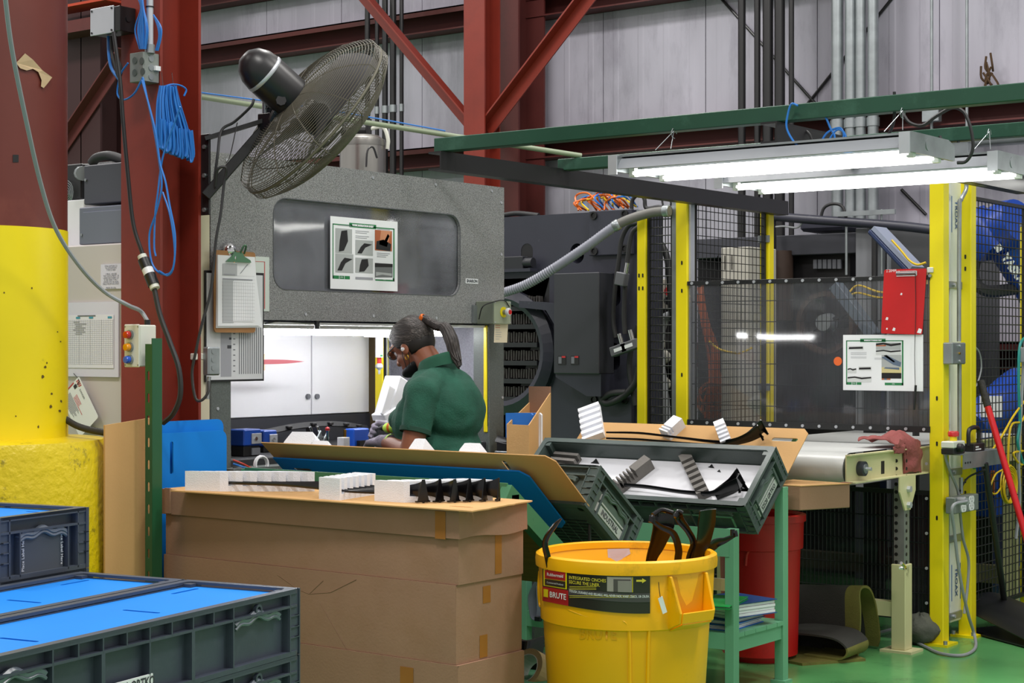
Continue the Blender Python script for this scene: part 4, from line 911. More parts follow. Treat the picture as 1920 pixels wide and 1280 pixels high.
# ---------------------------------------------------------------- the worker
def blob(prims, voxel, name, m, parent, sm=2, shape=None, label=None):
    bm = bmesh.new()
    for pr in prims:
        k = pr[0]
        if k == 'e':
            c, r = V(pr[1]), pr[2]; Rm = pr[3] if len(pr) > 3 else Matrix.Identity(3)
            M4 = Matrix.Translation(c) @ Rm.to_4x4() @ Matrix.Diagonal((r[0], r[1], r[2], 1))
            bmesh.ops.create_uvsphere(bm, u_segments=20, v_segments=14, radius=1, matrix=M4)
        else:
            p0, p1, r0, r1 = V(pr[1]), V(pr[2]), pr[3], pr[4]; d = p1-p0
            q = V((0, 0, 1)).rotation_difference(d.normalized()).to_matrix().to_4x4()
            bmesh.ops.create_cone(bm, cap_ends=True, segments=18, radius1=r0, radius2=r1, depth=d.length, matrix=Matrix.Translation((p0+p1)/2) @ q)
            if k == 'c':
                for p, r in ((p0, r0), (p1, r1)): bmesh.ops.create_uvsphere(bm, u_segments=16, v_segments=10, radius=r, matrix=Matrix.Translation(p))
    me = bpy.data.meshes.new('b'); bm.to_mesh(me); bm.free()
    o = bpy.data.objects.new('b', me); C.objects.link(o)
    md = o.modifiers.new('r', 'REMESH'); md.mode = 'VOXEL'; md.voxel_size = voxel
    if sm:
        ms = o.modifiers.new('s', 'SMOOTH'); ms.iterations = sm; ms.factor = .5
    dg = bpy.context.evaluated_depsgraph_get(); dg.update()
    m2 = bpy.data.meshes.new_from_object(o.evaluated_get(dg)); bpy.data.objects.remove(o); bpy.data.meshes.remove(me)
    if shape:
        for v in m2.vertices: v.co = shape(v.co)
    inv = full(parent).inverted()
    for v in m2.vertices: v.co = inv @ v.co
    for p in m2.polygons: p.use_smooth = True
    m2.name = name; m2.materials.clear(); m2.materials.append(m)
    ob = bpy.data.objects.new(name, m2); C.objects.link(ob); ob.parent = parent
    if label: ob['label'] = label
    return ob
def Pm(px, py, y=5.70): return onY(px, py, y)
hipc = Pm(838, 905)
person = thing('person', 'woman in green polo with grey ponytail bending over her work at the booth', 'person', (hipc.x, 5.70, 0))
th_ = math.radians(27)
Hc = Pm(773, 641)
hf = V((-math.cos(th_), 0, -math.sin(th_))); hu = V((-math.sin(th_), 0, math.cos(th_))); hl = V((0, -1, 0))
hM = Matrix((hf, hl, hu)).transposed()
def H(x, y, z): return Hc+hM @ V((x, y, z))
NB = Pm(828, 694)
eL, wL = Pm(770, 850, 5.45), Pm(724, 829, 5.56)
sL, sR = Pm(793, 738, 5.52), Pm(812, 738, 5.88)
eR, wR = Pm(790, 840, 5.95), Pm(745, 806, 5.83)
def arm(s, e, w, d=0): return [('c', s, e, .058+d, .046+d), ('c', e, w, .045+d, .030+d), ('e', s, (.066+d, .066+d, .07+d))]
def hand(w, dirv, palm_n, sc=1.0, r=.0085, curl=.5):
    d = V(dirv).normalized(); n = V(palm_n); n = (n-d*n.dot(d)).normalized(); s_ = d.cross(n)
    pr = [('c', w, w+d*.03, .026*sc, .028*sc)]
    for i, k in enumerate((-1.5, -.5, .5, 1.5)):
        k0 = w+d*.03+s_*k*.012; k1 = w+d*.088+s_*k*.018; pr.append(('c', k0, k1, .014*sc, .0125*sc))
        L = (.062, .074, .068, .054)[i]; a = curl*(1+.12*i); q = k1
        for j, f in enumerate((.45, .32, .23)):
            a2 = a*(j+1); v = d*math.cos(a2)+n*math.sin(a2); q2 = q+v*L*f*1.2; pr.append(('c', q, q2, r*(1.08-.08*j), r*(1-.08*j))); q = q2
    b0 = w+d*.035-s_*.022; b1 = b0+(d*.6-s_*.6+n*.5).normalized()*.042; b2 = b1+(d*.8+n*.5).normalized()*.032
    pr += [('c', b0, b1, .013*sc, .011*sc), ('c', b1, b2, .0105, .009)]
    return pr
hdL = (V((-.93, .12, .02)), V((-.25, .25, -.95))); hdR = (V((-.9, -.35, .05)), V((-.2, -.9, -.3)))
skull = [('e', H(0, 0, .012), (.097, .077, .086), hM), ('e', H(.03, 0, -.055), (.064, .057, .07), hM), ('e', H(.036, 0, -.1), (.05, .042, .028), hM),
         ('e', H(.058, .032, -.052), (.026, .024, .026), hM), ('e', H(.058, -.032, -.052), (.026, .024, .026), hM), ('c', H(.088, 0, -.012), H(.108, 0, -.052), .009, .014),
         ('e', H(.1, .01, -.054), (.01, .008, .008), hM), ('e', H(.1, -.01, -.054), (.01, .008, .008), hM), ('e', H(.088, 0, -.082), (.011, .021, .008), hM), ('e', H(.085, 0, -.094), (.011, .018, .008), hM),
         ('c', H(.084, .045, .008), H(.093, -.0, .006), .012, .011), ('c', H(.084, -.045, .008), H(.093, 0, .006), .012, .011),
         ('e', H(-.008, .077, -.036), (.019, .009, .031), hM @ Matrix.Rotation(.25, 3, 'Z')), ('e', H(-.008, -.077, -.036), (.019, .009, .031), hM),
         ('c', H(-.03, 0, -.05), NB+V((0, 0, -.05)), .054, .062)]
torso = [('e', Pm(822, 742), (.125, .175, .12)), ('e', Pm(814, 795), (.145, .185, .15)), ('e', Pm(824, 850), (.155, .19, .15)), ('e', Pm(838, 905), (.165, .195, .15)),
         ('c', NB, sL, .05, .055), ('c', NB, sR, .05, .055)]
hx = hipc.x
legs = []
for s in (-1, 1):
    y = 5.70+s*.10; legs += [('c', (hx, y, hipc.z-.06), (hx-.02, y, .47), .10, .06), ('c', (hx-.02, y, .47), (hx+.01, y, .09), .058, .04), ('c', (hx+.03, y, .045), (hx-.14, y+s*.02, .035), .042, .034)]
body = blob(skull+torso+arm(sL, eL, wL)+arm(sR, eR, wR)+hand(wL, *hdL)+hand(wR, *hdR, curl=.75)+legs, .0055, 'body', mSkin, person, 2)
# clothing
pt = [('e', Pm(826, 740), (.140, .195, .128)), ('e', Pm(812, 792), (.165, .205, .16)), ('e', Pm(820, 845), (.178, .212, .16)), ('e', Pm(834, 900), (.186, .218, .22)),
      ('e', Pm(852, 770), (.10, .17, .15)), ('e', Pm(778, 785), (.09, .15, .07)), ('c', NB+V((0.01, 0, -.02)), sL+V((0, .01, .004)), .066, .068), ('c', NB+V((.01, 0, -.02)), sR+V((0, 0, .004)), .066, .068)]
eLs = sL.lerp(eL, .66); eRs = sR.lerp(eR, .66)
pt += [('k', sL, eLs, .070, .064), ('e', sL, (.074, .070, .074)), ('k', sR, eRs, .072, .066), ('e', sR, (.076, .074, .076))]
def wrinkle(p):
    a = noise.noise(V((p.x*9, p.y*7, p.z*5+p.x*9)))*.009+noise.noise(V((p.x*20+p.z*16, p.y*14, p.z*6)))*.0065
    c_ = V((hipc.x+.01, 5.7, p.z)); d = (p-c_); d = d.normalized() if d.length > 1e-4 else d
    return p+d*a
polo = blob(pt, .007, 'polo_shirt', mPolo, person, 3, wrinkle)
d_ = (eLs-sL).normalized()
MB().lathe([(.0645, -.02), (.0675, -.018), (.0675, .0), (.0640, .002)], 30, eLs, d_).build('sleeve_cuff', mat('polo_rib', '#173f30', .85), person)
# collar
cc = NB+V((-.012, 0, .012)); 
def collar(u, v):
    a = 2*PI*u; fl = .012*v; tilt = V((-.42, 0, .9)).normalized()
    r = .078+.010*v; q = V((math.cos(a)*r*1.08, math.sin(a)*r, 0)); q.z = (.040-.05*v*v)+ .030*math.cos(a)*1.0
    return cc+q
MB().surf(collar, 30, 4, .004).build('collar', mat('polo_collar', '#205642', .85, 0, .08, 30), person)
blob([('e', (hx, 5.7, hipc.z-.08), (.18, .205, .14))]+[('c', V(l[1]), V(l[2]), l[3]+.018, l[4]+.022) if i % 3 == 0 else ('k', V(l[1]), V(l[2]), l[3]+.024, l[4]+.03) for i, l in enumerate(legs) if i % 3 < 2], .012, 'trousers', mDen, person, 3)
for s in (-1, 1): 
    y = 5.70+s*.10; blob([('e', (hx-.06, y+s*.01, .045), (.135, .05, .045)), ('e', (hx+.03, y, .06), (.05, .045, .06))], .01, 'shoe', mBlkP, person, 2)
# hair
def cutsphere(c, r, planes, seg=40):
    bm = bmesh.new(); M4 = Matrix.Translation(H(*c)) @ hM.to_4x4() @ Matrix.Diagonal((r[0], r[1], r[2], 1))
    bmesh.ops.create_uvsphere(bm, u_segments=seg, v_segments=seg//2, radius=1, matrix=M4)
    for (p, n) in planes:
        bmesh.ops.bisect_plane(bm, geom=bm.verts[:]+bm.edges[:]+bm.faces[:], plane_co=H(*p), plane_no=hM @ V(n), clear_outer=True)
    return bm
def bmobj(bm, name, m, parent, fn=None, thick=.004):
    me = bpy.data.meshes.new(name); 
    bmesh.ops.recalc_face_normals(bm, faces=bm.faces)
    if fn:
        for v in bm.verts: v.co = fn(v.co)
    bmesh.ops.solidify(bm, geom=bm.faces[:], thickness=thick)
    bm.to_mesh(me); bm.free(); inv = full(parent).inverted()
    for v in me.vertices: v.co = inv @ v.co
    for p in me.polygons: p.use_smooth = True
    me.materials.append(m); o = bpy.data.objects.new(name, me); C.objects.link(o); o.parent = parent; return o
hairp = bmobj(cutsphere((-.004, 0, .016), (.110, .088, .098), [((.070, 0, .048), (.84, 0, -.54)), ((-.05, 0, -.055), (.25, 0, -.97))]), 'hair', mHair, person, lambda p: p+(p-Hc).normalized()*noise.noise(V((p.x*14, p.y*50, p.z*26)))*.004)
bmobj(cutsphere((-.014, 0, -.01), (.092, .080, .088), [((-.028, 0, -.03), (.93, 0, .30)), ((-.05, 0, -.070), (.0, 0, -1))]), 'nape_hair', mHairD, person)
B0 = H(-.105, .0, .062); up = V((0, 0, 1))
band = MB().lathe([(.013, -.011), (.02, -.009), (.0215, 0), (.02, .009), (.013, .011)], 18, B0, (hM @ V((-.92, 0, .4)))).build('hair_band', mOrg, person)
q1, q2, q3, q4, q5 = Pm(822, 612, 5.70), Pm(834, 614, 5.70), Pm(846, 637, 5.69), Pm(853, 663, 5.69), Pm(862, 690, 5.68)
pony = MB()
for i in range(13):
    a = 2*PI*i/12; k = 0 if i == 12 else 1
    def off(p, r): return p+V((math.cos(a)*r*.8, math.sin(a)*r, math.cos(a)*r*.6))*k
    pony.tube([off(B0, .008), off(q1, .011), off(q2, .016), off(q3, .02), off(q4, .019), off(q5+V((0, 0, random.uniform(-.0, .03))), .008)], lambda f: .0125*(1-.75*f**3), 7, 5)
pony.build('ponytail', mTail, person)
# glasses, mask, ear things, eyes
g = MB()
for s in (-1, 1):
    g.tube([H(-.012, .081*s, -.004), H(.03, .077*s, .0), H(.085, .064*s, -.002), H(.098, .06*s, -.004)], .0028, 6, 4)
    g.tube([H(.104+.004*math.cos(a*PI/8)-.012*abs(math.sin(a*PI/8)*0), s*(.032+.026*math.cos(a*PI/8)), -.014+.02*math.sin(a*PI/8)) for a in range(16)], .0022, 5, closed=True)
g.tube([H(.106, .008, -.008), H(.11, 0, -.005), H(.106, -.008, -.008)], .0022, 5)
g.build('glasses_frame', mInk, person)
for s in (-1, 1): MB().add([H(.104, s*(.032+.025*math.cos(a*PI/8)), -.014+.019*math.sin(a*PI/8)) for a in range(16)], [list(range(16))]).build('glasses_lens', mSpec, person)
for s in (-1, 1):
    MB().lathe([(.0, -.011), (.008, -.008), (.011, 0), (.008, .008), (0, .011)], 12, H(.078, .03*s, -.016), hf).build('eye', mWht, person); MB().lathe([(.005, .0), (.004, .002), (0, .0025)], 10, H(.088, .03*s, -.018), hf).build('iris', mBlk, person)
blob([('e', H(.045, 0, -.112), (.062, .052, .026), hM), ('e', H(.018, .035, -.105), (.035, .018, .016), hM), ('e', H(.018, -.035, -.105), (.035, .018, .016), hM)], .005, 'face_mask', mat('black_mask_cloth', '#0f1012', .8), person, 2)
MB().tube([H(-.012, .083, -.022), H(.015, .077, -.05), H(.03, .064, -.092), H(.04, .055, -.105)], .0018, 5, 5).tube([H(-.02, .081, -.06), H(.0, .07, -.09), H(.015, .058, -.11)], .0016, 5, 5).build('mask_strap', mBlk, person)
MB().lathe([(.0, -.006), (.008, -.004), (.0085, .004), (.0, .007)], 14, H(-.004, .087, -.037), -V((0, 1, 0))).build('earbud', mWht, person)
ec = H(-.008, .083, -.078); MB().tube([ec+V((math.cos(a*PI/7)*.0085, -.003, math.sin(a*PI/7)*.0105)) for a in range(14)], .002, 6, closed=True).build('earring', mGold, person)
# gloves and driver
blob([('k', wL-V(hdL[0]).normalized()*.035, wL+V(hdL[0]).normalized()*.01, .036, .033)]+hand(wL, *hdL, sc=1.13, r=.0102), .0042, 'glove', mGlove, person, 1, label='grey lilac work glove on the left hand')
MB().lathe([(.0375, 0), (.0385, .003), (.0385, .008), (.0372, .011)], 20, wL-V(hdL[0]).normalized()*.036, hdL[0]).build('glove_cuff', mLime, person, label='lime glove cuff')
blob([('k', wR-V(hdR[0]).normalized()*.035, wR+V(hdR[0]).normalized()*.01, .036, .033)]+hand(wR, *hdR, sc=1.13, r=.0102, curl=.75), .0042, 'glove', mGlove, person, 1, label='grey lilac work glove on the right hand')
a, c = Pm(742, 801, 5.74), Pm(704, 803, 5.74)
t = thing('glue_bottle', 'lime and clear squeeze bottle with a black nozzle held in the right glove', 'bottle', a)
d = (c-a).normalized()
MB().lathe([(.0, 0), (.021, .004), (.023, .02), (.023, .05), (.014, .066)], 18, a, d).build('bottle_body', mat('lime_clear', '#c4ea5a', .25), t); MB().lathe([(.014, .066), (.014, .078), (.010, .085), (.004, .105), (.0, .106)], 14, a, d).build('nozzle', mBlk, t)
MB().lathe([(.0232, .022), (.0238, .024), (.0238, .034), (.0232, .036)], 18, a, d).build('orange_ring', mOrg, t)
# ---------------------------------------------------------------- stacked cardboard boxes
BX0, BX1, BY0, BY1 = -4.66, -3.3165, 4.1376, 4.48
def zc(py): return EYE-(py-HORIZ)/F*5.3
zl0, zl1, z2, z3 = zc(1010), zc(956), zc(1097), zc(1247)
def cbox(nm, lab, x0, x1, y0, y1, z0, z1, cat='box', rz=0):
    cxx, cyy = (x0+x1)/2, (y0+y1)/2
    t = thing(nm, lab, cat, (cxx, cyy, z0), 'long cardboard boxes in the stack', (0, 0, rz)); hx_, hy_ = (x1-x0)/2, (y1-y0)/2; h = z1-z0; w = .005
    def face(n, a, b, amp=.0008):
        a, b = V(a), V(b); out = V(((b-a).y, -(b-a).x, 0)).normalized()
        f = lambda u, v: a.lerp(b, u)+V((0, 0, h*v))+out*(amp*math.sin(PI*u)*math.sin(PI*v)*(1+.6*noise.noise(V((u*4, v*3, z0*9)))))
        return MB().surf(f, 16, 4, w).build(n, mCard, t, world=False)
    face('side_panel', (-hx_, -hy_, 0), (hx_, -hy_, 0)); face('end_panel', (hx_, -hy_, 0), (hx_, hy_, 0)); face('side_panel', (hx_, hy_, 0), (-hx_, hy_, 0)); face('end_panel', (-hx_, hy_, 0), (-hx_, -hy_, 0))
    MB().bb((-hx_+w, -hy_+w, 0), (hx_-w, hy_-w, w)).build('bottom_flap', mCard, t, world=False)
    for s in (-1, 1): MB().bb((-hx_+w, min(s*.001, s*(hy_-w)), h-w), (hx_-w, max(s*.001, s*(hy_-w)), h)).build('top_flap', mCard, t, world=False)
    return t
# bottom box stands on a pallet
pal = thing('pallet', 'wooden pallet under the long cardboard boxes', 'pallet', ((BX0+BX1)/2, (BY0+BY1)/2, 0))
for i in range(3): y = BY0+.02+i*.125; MB().bb((BX0, y, .0), (BX1, y+.05, .09)).build('bearer', mWood, pal)
for i in range(8): x = BX0+i*(BX1-BX0-.1)/7; MB().bb((x, BY0, .09), (x+.1, BY1, .11)).build('deck_board', mWood, pal)
b4 = cbox('cardboard_box', 'lowest long cardboard box of the stack with brown tape on its front', BX0, BX1+.006, BY0-.004, BY1, .11, z3-.001)
b3 = cbox('cardboard_box', 'third long cardboard box down, with a creased triangular dent in its top edge', BX0, BX1-.004, BY0, BY1, z3, z2-.001)
b2 = cbox('cardboard_box', 'second long cardboard box from the top, under the lidded one, half covered by its lid', BX0+.006, BX1+.002, BY0+.004, BY1, z2, zl1-.012)
def tapeX(t, px, y0, y1, w, x=BX1, out=.004):
    a = onX(px, y0, x); c = onX(px, y1, x); return MB().bb((x+out, a.y-w/2, c.z), (x+out+.0004, a.y+w/2, a.z)).build('tape_strip', mTape, t)
def tapeY(t, px, y0, y1, w, y=BY0, out=.006):
    a = onY(px, y0, y); c = onY(px, y1, y); return MB().bb((a.x-w/2, y-out-.0004, c.z), (a.x+w/2, y-out, a.z)).build('tape_strip', mTape, t)
tapeX(b2, 933, 1002, 1075, .035, out=.003); tapeX(b3, 914, 1098, 1130, .04, out=-.003); tapeX(b3, 908, 1190, 1232, .04, out=-.003); tapeY(b4, 763, 1250, 1290, .055, y=BY0-.004, out=.001)
# dent crease lines on box three, as ridges of the board
cr = MB()
for pa, pb in (((520, 1077), (560, 1105)), ((560, 1105), (580, 1113)), ((580, 1113), (620, 1110)), ((620, 1110), (668, 1086)), ((600, 1130), (652, 1220)), ((580, 1113), (606, 1088))):
    a, c = onY(*pa, BY0-.0008), onY(*pb, BY0-.0008); cr.cyl(a, c, .0008, n=5)
cr.build('crease', mat('cardboard_crease', '#8f6d57', .85), b3)
# lid
t = thing('box_top_tray', 'shallow cardboard lid on top of the box stack with brown tape near the right corner', 'lid', ((BX0+BX1)/2, (BY0+BY1)/2, zl0))
x0, x1, y0, y1 = BX0-.004, BX1+.012, BY0-.006, BY1+.008
def fl(n, a, b, amp, m=mCard):
    a, b = V(a), V(b); out = V(((b-a).y, -(b-a).x, 0)).normalized()
    return MB().surf(lambda u, v: a.lerp(b, u)+V((0, 0, (zl1-zl0)*v+.004*math.sin(u*7)*(1-v)*amp))+out*(.008*amp*(1-v)*(math.sin(u*PI)+.5*noise.noise(V((u*6, v, a.x))))), 18, 4, .004).build(n, m, t)
fl('lid_side', (x0, y0, zl0), (x1, y0, zl0), .06); fl('lid_end', (x1, y0, zl0), (x1, y1, zl0), 1.2); fl('lid_side', (x1, y1, zl0), (x0, y1, zl0), .3); fl('lid_end', (x0, y1, zl0), (x0, y0, zl0), .3)
MB().bb((x0, y0, zl1-.005), (x1, y1, zl1)).build('lid_top', mCardY, t)
tapeY(t, 826, 958, 1010, .042, y=y0, out=.0012)
a = onY(317, 925, y0); MB().bb((a.x-.015, y0-.008, zl0+.004), (a.x+.012, y0-.001, zl1+.004)).build('corner_flap', mCard, t)
# jagged cardboard tray sheet
zs = zl1+.001
def edge(a, b, n, j): return [(a[0]+(b[0]-a[0])*i/n+random.uniform(-j, j), a[1]+(b[1]-a[1])*i/n+random.uniform(-j, j)) for i in range(n)]
q = [onZ(px, py, zs) for px, py in ((320, 921), (888, 960), (1000, 940))]
poly = edge((q[0].x, q[0].y), (q[1].x, q[1].y), 20, .002)+edge((q[1].x, q[1].y), (q[2].x, q[2].y), 14, .005)+edge((q[2].x, q[2].y), (BX0, BY1+.03), 10, .002)
hs = onZ(865, 952, zs); slot = [(hs.x+math.cos(a*PI/6)*.05-math.sin(a*PI/6)*0, hs.y+math.sin(a*PI/6)*.008) for a in range(12)]
o = MB().prism(poly, (0, 0, zs), FZ, .004, [slot]).build('cardboard_sheet', mCardY); setp(o, 'ragged cardboard layer sheet lying on the box stack under the white foam', 'cardboard sheet')
zt = zs+.004

def comb(name, lab, p0, p1, th, h, n, first, nrm, m=mFoam, base=.3, last=.0, group=None, fill=.5, md=None):
    """foam comb: base bar from p0 to p1, n teeth along it after a solid first block"""
    p0, p1 = V(p0), V(p1); n_ = V(nrm).normalized(); a = (p1-p0); L = a.length; a.normalize(); b_ = n_.cross(a)
    t = thing(name, lab, 'foam block', (p0+p1)/2, group)
    fr = (a, n_, a.cross(n_))
    poly = [(0, 0), (L, 0)]
    pit = (L-first-last)/max(n, 1); top = []
    if last: top += [(L, h), (L-last, h), (L-last, h*base)]
    else: top += [(L, h*base)]
    for i in range(n-1, -1, -1):
        s0 = first+i*pit+pit*(1-fill); s1 = first+i*pit+pit
        if last or i < n-1: top += [(s1-pit*0, h*base)] if s1 < L-1e-4 else []
        top += [(s1, h), (s0, h), (s0, h*base)]
    top += [(first, h*base), (first, h), (0, h)]
    out = []
    for p in poly+top:
        if not out or (abs(p[0]-out[-1][0])+abs(p[1]-out[-1][1])) > 1e-5: out.append(p)
    MB().prism(out, p0, fr, th).build('foam_comb', m, t)
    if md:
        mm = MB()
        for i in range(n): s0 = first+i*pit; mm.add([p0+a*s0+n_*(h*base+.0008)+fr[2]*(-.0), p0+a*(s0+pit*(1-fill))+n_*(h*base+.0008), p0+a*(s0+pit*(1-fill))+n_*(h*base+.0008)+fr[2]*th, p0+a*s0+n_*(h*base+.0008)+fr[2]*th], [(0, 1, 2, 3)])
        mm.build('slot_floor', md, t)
    return t, p0, a, n_, b_, L
ZV = (0, 0, 1)
def comb2(name, lab, p0, p1, D, h, n, first, fill=.5, base=.28, group=None, m=mFoam):
    p0, p1, D = V(p0), V(p1), V(D); a = (p1-p0); L = a.length; a.normalize(); U = V((0, 0, 1)); t = thing(name, lab, 'foam block', (p0+p1)/2+D/2, group)
    def para(s0, s1, z0, z1, m_):
        q = [p0+a*s0, p0+a*s1, p0+a*s1+D, p0+a*s0+D]; vs = [p+U*z0 for p in q]+[p+U*z1 for p in q]; m_.add(vs, [(3, 2, 1, 0), (4, 5, 6, 7), (0, 1, 5, 4), (1, 2, 6, 5), (2, 3, 7, 6), (3, 0, 4, 7)])
    b = MB(); para(0, L, 0, h*base, b); para(0, first, h*base, h, b); b.build('foam_base', m, t); pit = (L-first)/n
    for i in range(n): k = MB(); para(first+i*pit+pit*(1-fill), first+(i+1)*pit, h*base, h, k); k.build('tooth', m, t)
    return t
c1 = (onZ(412, 921, zt), onZ(590, 921, zt)); c2 = (onZ(637, 938, zt), onZ(704, 927, zt)); c3 = (onZ(757, 942, zt), onZ(924, 938, zt))
d1, d2, d3 = onZ(347, 919, zt)-c1[0], onZ(598, 935, zt)-c2[0], onZ(702, 939, zt)-c3[0]
comb2('foam_comb', 'long white foam comb at the left end of the box stack', *c1, d1, .068, 6, .03, .5, group='white foam combs on the box stack')
comb2('foam_comb', 'short white foam comb in the middle of the box stack', *c2, d2, .072, 6, .012, .55, group='white foam combs on the box stack')
comb2('foam_comb', 'white foam comb near the right corner, holding the black fins', *c3, d3, .068, 6, .02, .5, group='white foam combs on the box stack')
def trim(lab, pts, hs, end, group, up=(0, 0, 1), th=.004, m=mBlkG, fin=True):
    """black trim: a blade along pts with heights hs, closed at its flared end by a triangular plate"""
    up = V(up); P = smooth(pts, 8); n = len(P)
    def hh(u): f = u*(len(hs)-1); i = min(int(f), len(hs)-2); return hs[i]+(hs[i+1]-hs[i])*(f-i)
    t = thing('black_trim_part', lab, 'trim part', P[n//2], group)
    def f(u, v):
        g = u*(n-1); i = min(int(g), n-2); p = P[i].lerp(P[i+1], g-i); d = (P[i+1]-P[i]).normalized(); s = d.cross(up).normalized()
        return p+up*hh(u)*v+s*(.005*math.sin(v*PI))
    MB().surf(f, 40, 4, th).build('blade', m, t)
    if fin:
        p = P[-1]; d = (P[-1]-P[-2]).normalized(); s = d.cross(up).normalized(); h = hs[-1]
        MB().prism([(-.022, 0), (.022, 0), (.020, .006), (.004, h), (-.006, h), (-.020, .006)], p, (s, up, s.cross(up)), .003).build('end_fin', m, t)
        MB().prism([(-.026, -.003), (.026, -.003), (.026, .002), (-.026, .002)], p, (s, up, s.cross(up)), .010).build('fin_foot', m, t)
        MB().cyl(p+up*.002, p-up*.006, .004, n=6).build('clip_stud', m, t)
    return t
finpx = [(794, 942), (825, 941), (853, 941), (881, 940), (909, 939), (936, 938)]
nth = ('first', 'second', 'third', 'fourth', 'fifth', 'last')
for k in range(6):
    f = (k+.35)/6
    A = c1[0].lerp(c1[1], .08+.9*f); B_ = c2[0].lerp(c2[1], .08+.9*f); Cc = c3[0].lerp(c3[1], .08+.9*f); E = onZ(*finpx[k], zt+.002)
    up = V((0, 0, 1))
    trim('black glossy trim on the box stack, %s fin counted from the left' % nth[k], [A+up*.022+V((-.12, -.02, 0)), A+up*.024, (A+B_)/2+up*.03, B_+up*.024, (B_+Cc)/2+up*.022, Cc+up*.02, E+up*.004], [.010, .011, .011, .011, .013, .04, .070], None, 'black trims on the box stack')

# ---------------------------------------------------------------- charcoal crates with blue sheets
CL, CWd, CH = 1.22, .36, .17
def crate_proto(mt):
    r = thing('plastic_crate', 'x', 'crate', (0, 0, 0))
    hl, hw = CL/2, CWd/2; bd = MB(); ins = .022
    x0, x1, y0, y1 = -hl+ins, hl-ins, -hw+ins, hw-ins; w = .005
    bd.bb((x0, y0, .004), (x1, y1, .010)); bd.bb((x0, y0, .004), (x1, y0+w, CH-.01)); bd.bb((x0, y1-w, .004), (x1, y1, CH-.01)); bd.bb((x0, y0, .004), (x0+w, y1, CH-.01)); bd.bb((x1-w, y0, .004), (x1, y1, CH-.01))
    bd.build('crate_body', mt, r, world=False)
    rim = MB()
    outer, inner = rrect(CL, CWd, .02, 4), rrect(CL-2*ins-.006, CWd-2*ins-.006, .016, 4)
    rim.prism(outer, (0, 0, CH-.008), FZ, .008, [inner])
    rim.prism(outer, (0, 0, CH-.046), FZ, .006, [inner]); 
    rim.prism(outer, (0, 0, .0), FZ, .012, [rrect(CL-2*ins, CWd-2*ins, .016, 4)])
    lip_o, lip_i = rrect(CL, CWd, .02, 4), rrect(CL-.006, CWd-.006, .018, 4); rim.prism(lip_o, (0, 0, CH-.012), FZ, .012, [lip_i])
    rim.build('rim', mt, r, world=False)
    def rib(x, y, z0, z1, dx, dy): return MB().bb((x-dx/2, y-dy/2, z0), (x+dx/2, y+dy/2, z1)).build('rib', mt, r, world=False)
    for s in (-1, 1):
        y = s*(hw-ins/2)
        for k in range(9):
            x = -hl+.29+k*(CL-.58)/8; rib(x, y, CH-.046, CH-.006, .004, ins)
            if k % 2 == 0: rib(x, y, .006, CH-.046, .012 if k % 4 else .005, ins)
        for sx in (-1, 1): rib(sx*(hl-.045), y, .006, CH-.006, .005, ins)
        x = s*(hl-ins/2)
        for yy in (-hw+.045, hw-.045): rib(x, yy, .006, CH-.006, ins, .005)
        for yy in (-hw+.085, hw-.085): rib(x, yy, .006, CH-.046, ins, .004)
    lad = MB()
    for sx in (-1, 1):
        for sy in (-1, 1): lad.bb((min(sx*(hl-.05), sx*(hl-.004)), min(sy*(hw-.05), sy*(hw-.004)), .004), (max(sx*(hl-.05), sx*(hl-.004)), max(sy*(hw-.05), sy*(hw-.004)), CH-.004))
    for sx in (-1, 1):
        for sy in (-1, 1):
            for z in (.045, .072, .10): lad.bb((min(sx*(hl-.045), sx*hl), sy*(hw-ins/2)-ins/2, z), (max(sx*(hl-.045), sx*hl), sy*(hw-ins/2)+ins/2, z+.003)); lad.bb((sx*(hl-ins/2)-ins/2, min(sy*(hw-.045), sy*hw), z), (sx*(hl-ins/2)+ins/2, max(sy*(hw-.045), sy*hw), z+.003))
            lad.bb((min(sx*hl, sx*(hl-.004)), min(sy*(hw-.012), sy*hw), 0), (max(sx*hl, sx*(hl-.004)), max(sy*(hw-.012), sy*hw), CH))
    lad.build('corner_ladder', mt, r, world=False, kind='stuff')
    hm = mat('crate_handle_plastic', '#646c78', .3) if mt is mTote else mat('grey_green_handle', '#566460', .3)
    def handle(c, d, n, L):
        d = V(d); n = V(n); P = [V(c)+d*(L*(u-.5))+V((0, 0, .016*math.sin(u*PI)+.005*math.sin(u*5*PI)-.004))+n*.0 for u in [i/24 for i in range(25)]]
        MB().tube(P, .0085, 6).tube([p-V((0, 0, .010))+n*.003 for p in P], .005, 6).build('handle', hm, r, world=False)
    for s in (-1, 1):
        for sx in (-1, 1): handle((sx*(hl-.18), s*(hw-.010), CH-.055), (1, 0, 0), (0, s, 0), .19)
        handle((s*(hl-.010), 0, CH-.058), (0, 1, 0), (s, 0, 0), .19)
    return r
proto = crate_proto(mTote)
dn = V((-.182, .983, 0)).normalized(); nn = V((.983, .182, 0)).normalized()
rzA = math.atan2(dn.y, dn.x)
corner = onD(563, 1101, 4.4); ZTOP = corner.z
def cplace(nshift, level, label, rz, grp, cc=None, root=None):
    c = (corner-dn*(CL/2)-nn*(CWd/2+nshift)) if cc is None else cc
    z = ZTOP-(CH+.001)*level
    if root: root.location = (c.x, c.y, z); root.rotation_euler = (0, 0, rz); root['label'] = label; root['group'] = grp; return root
    return dup(proto, (c.x, c.y, z), (0, 0, rz), label, grp)
gA = 'charcoal crates stacked at the lower left'
crA = cplace(0, 1, 'charcoal crate with a full blue lid nearest the camera, top of the right stack', rzA, gA, root=proto)
crA2 = cplace(0, 2, 'charcoal crate directly under the nearest blue lidded crate', rzA, gA)
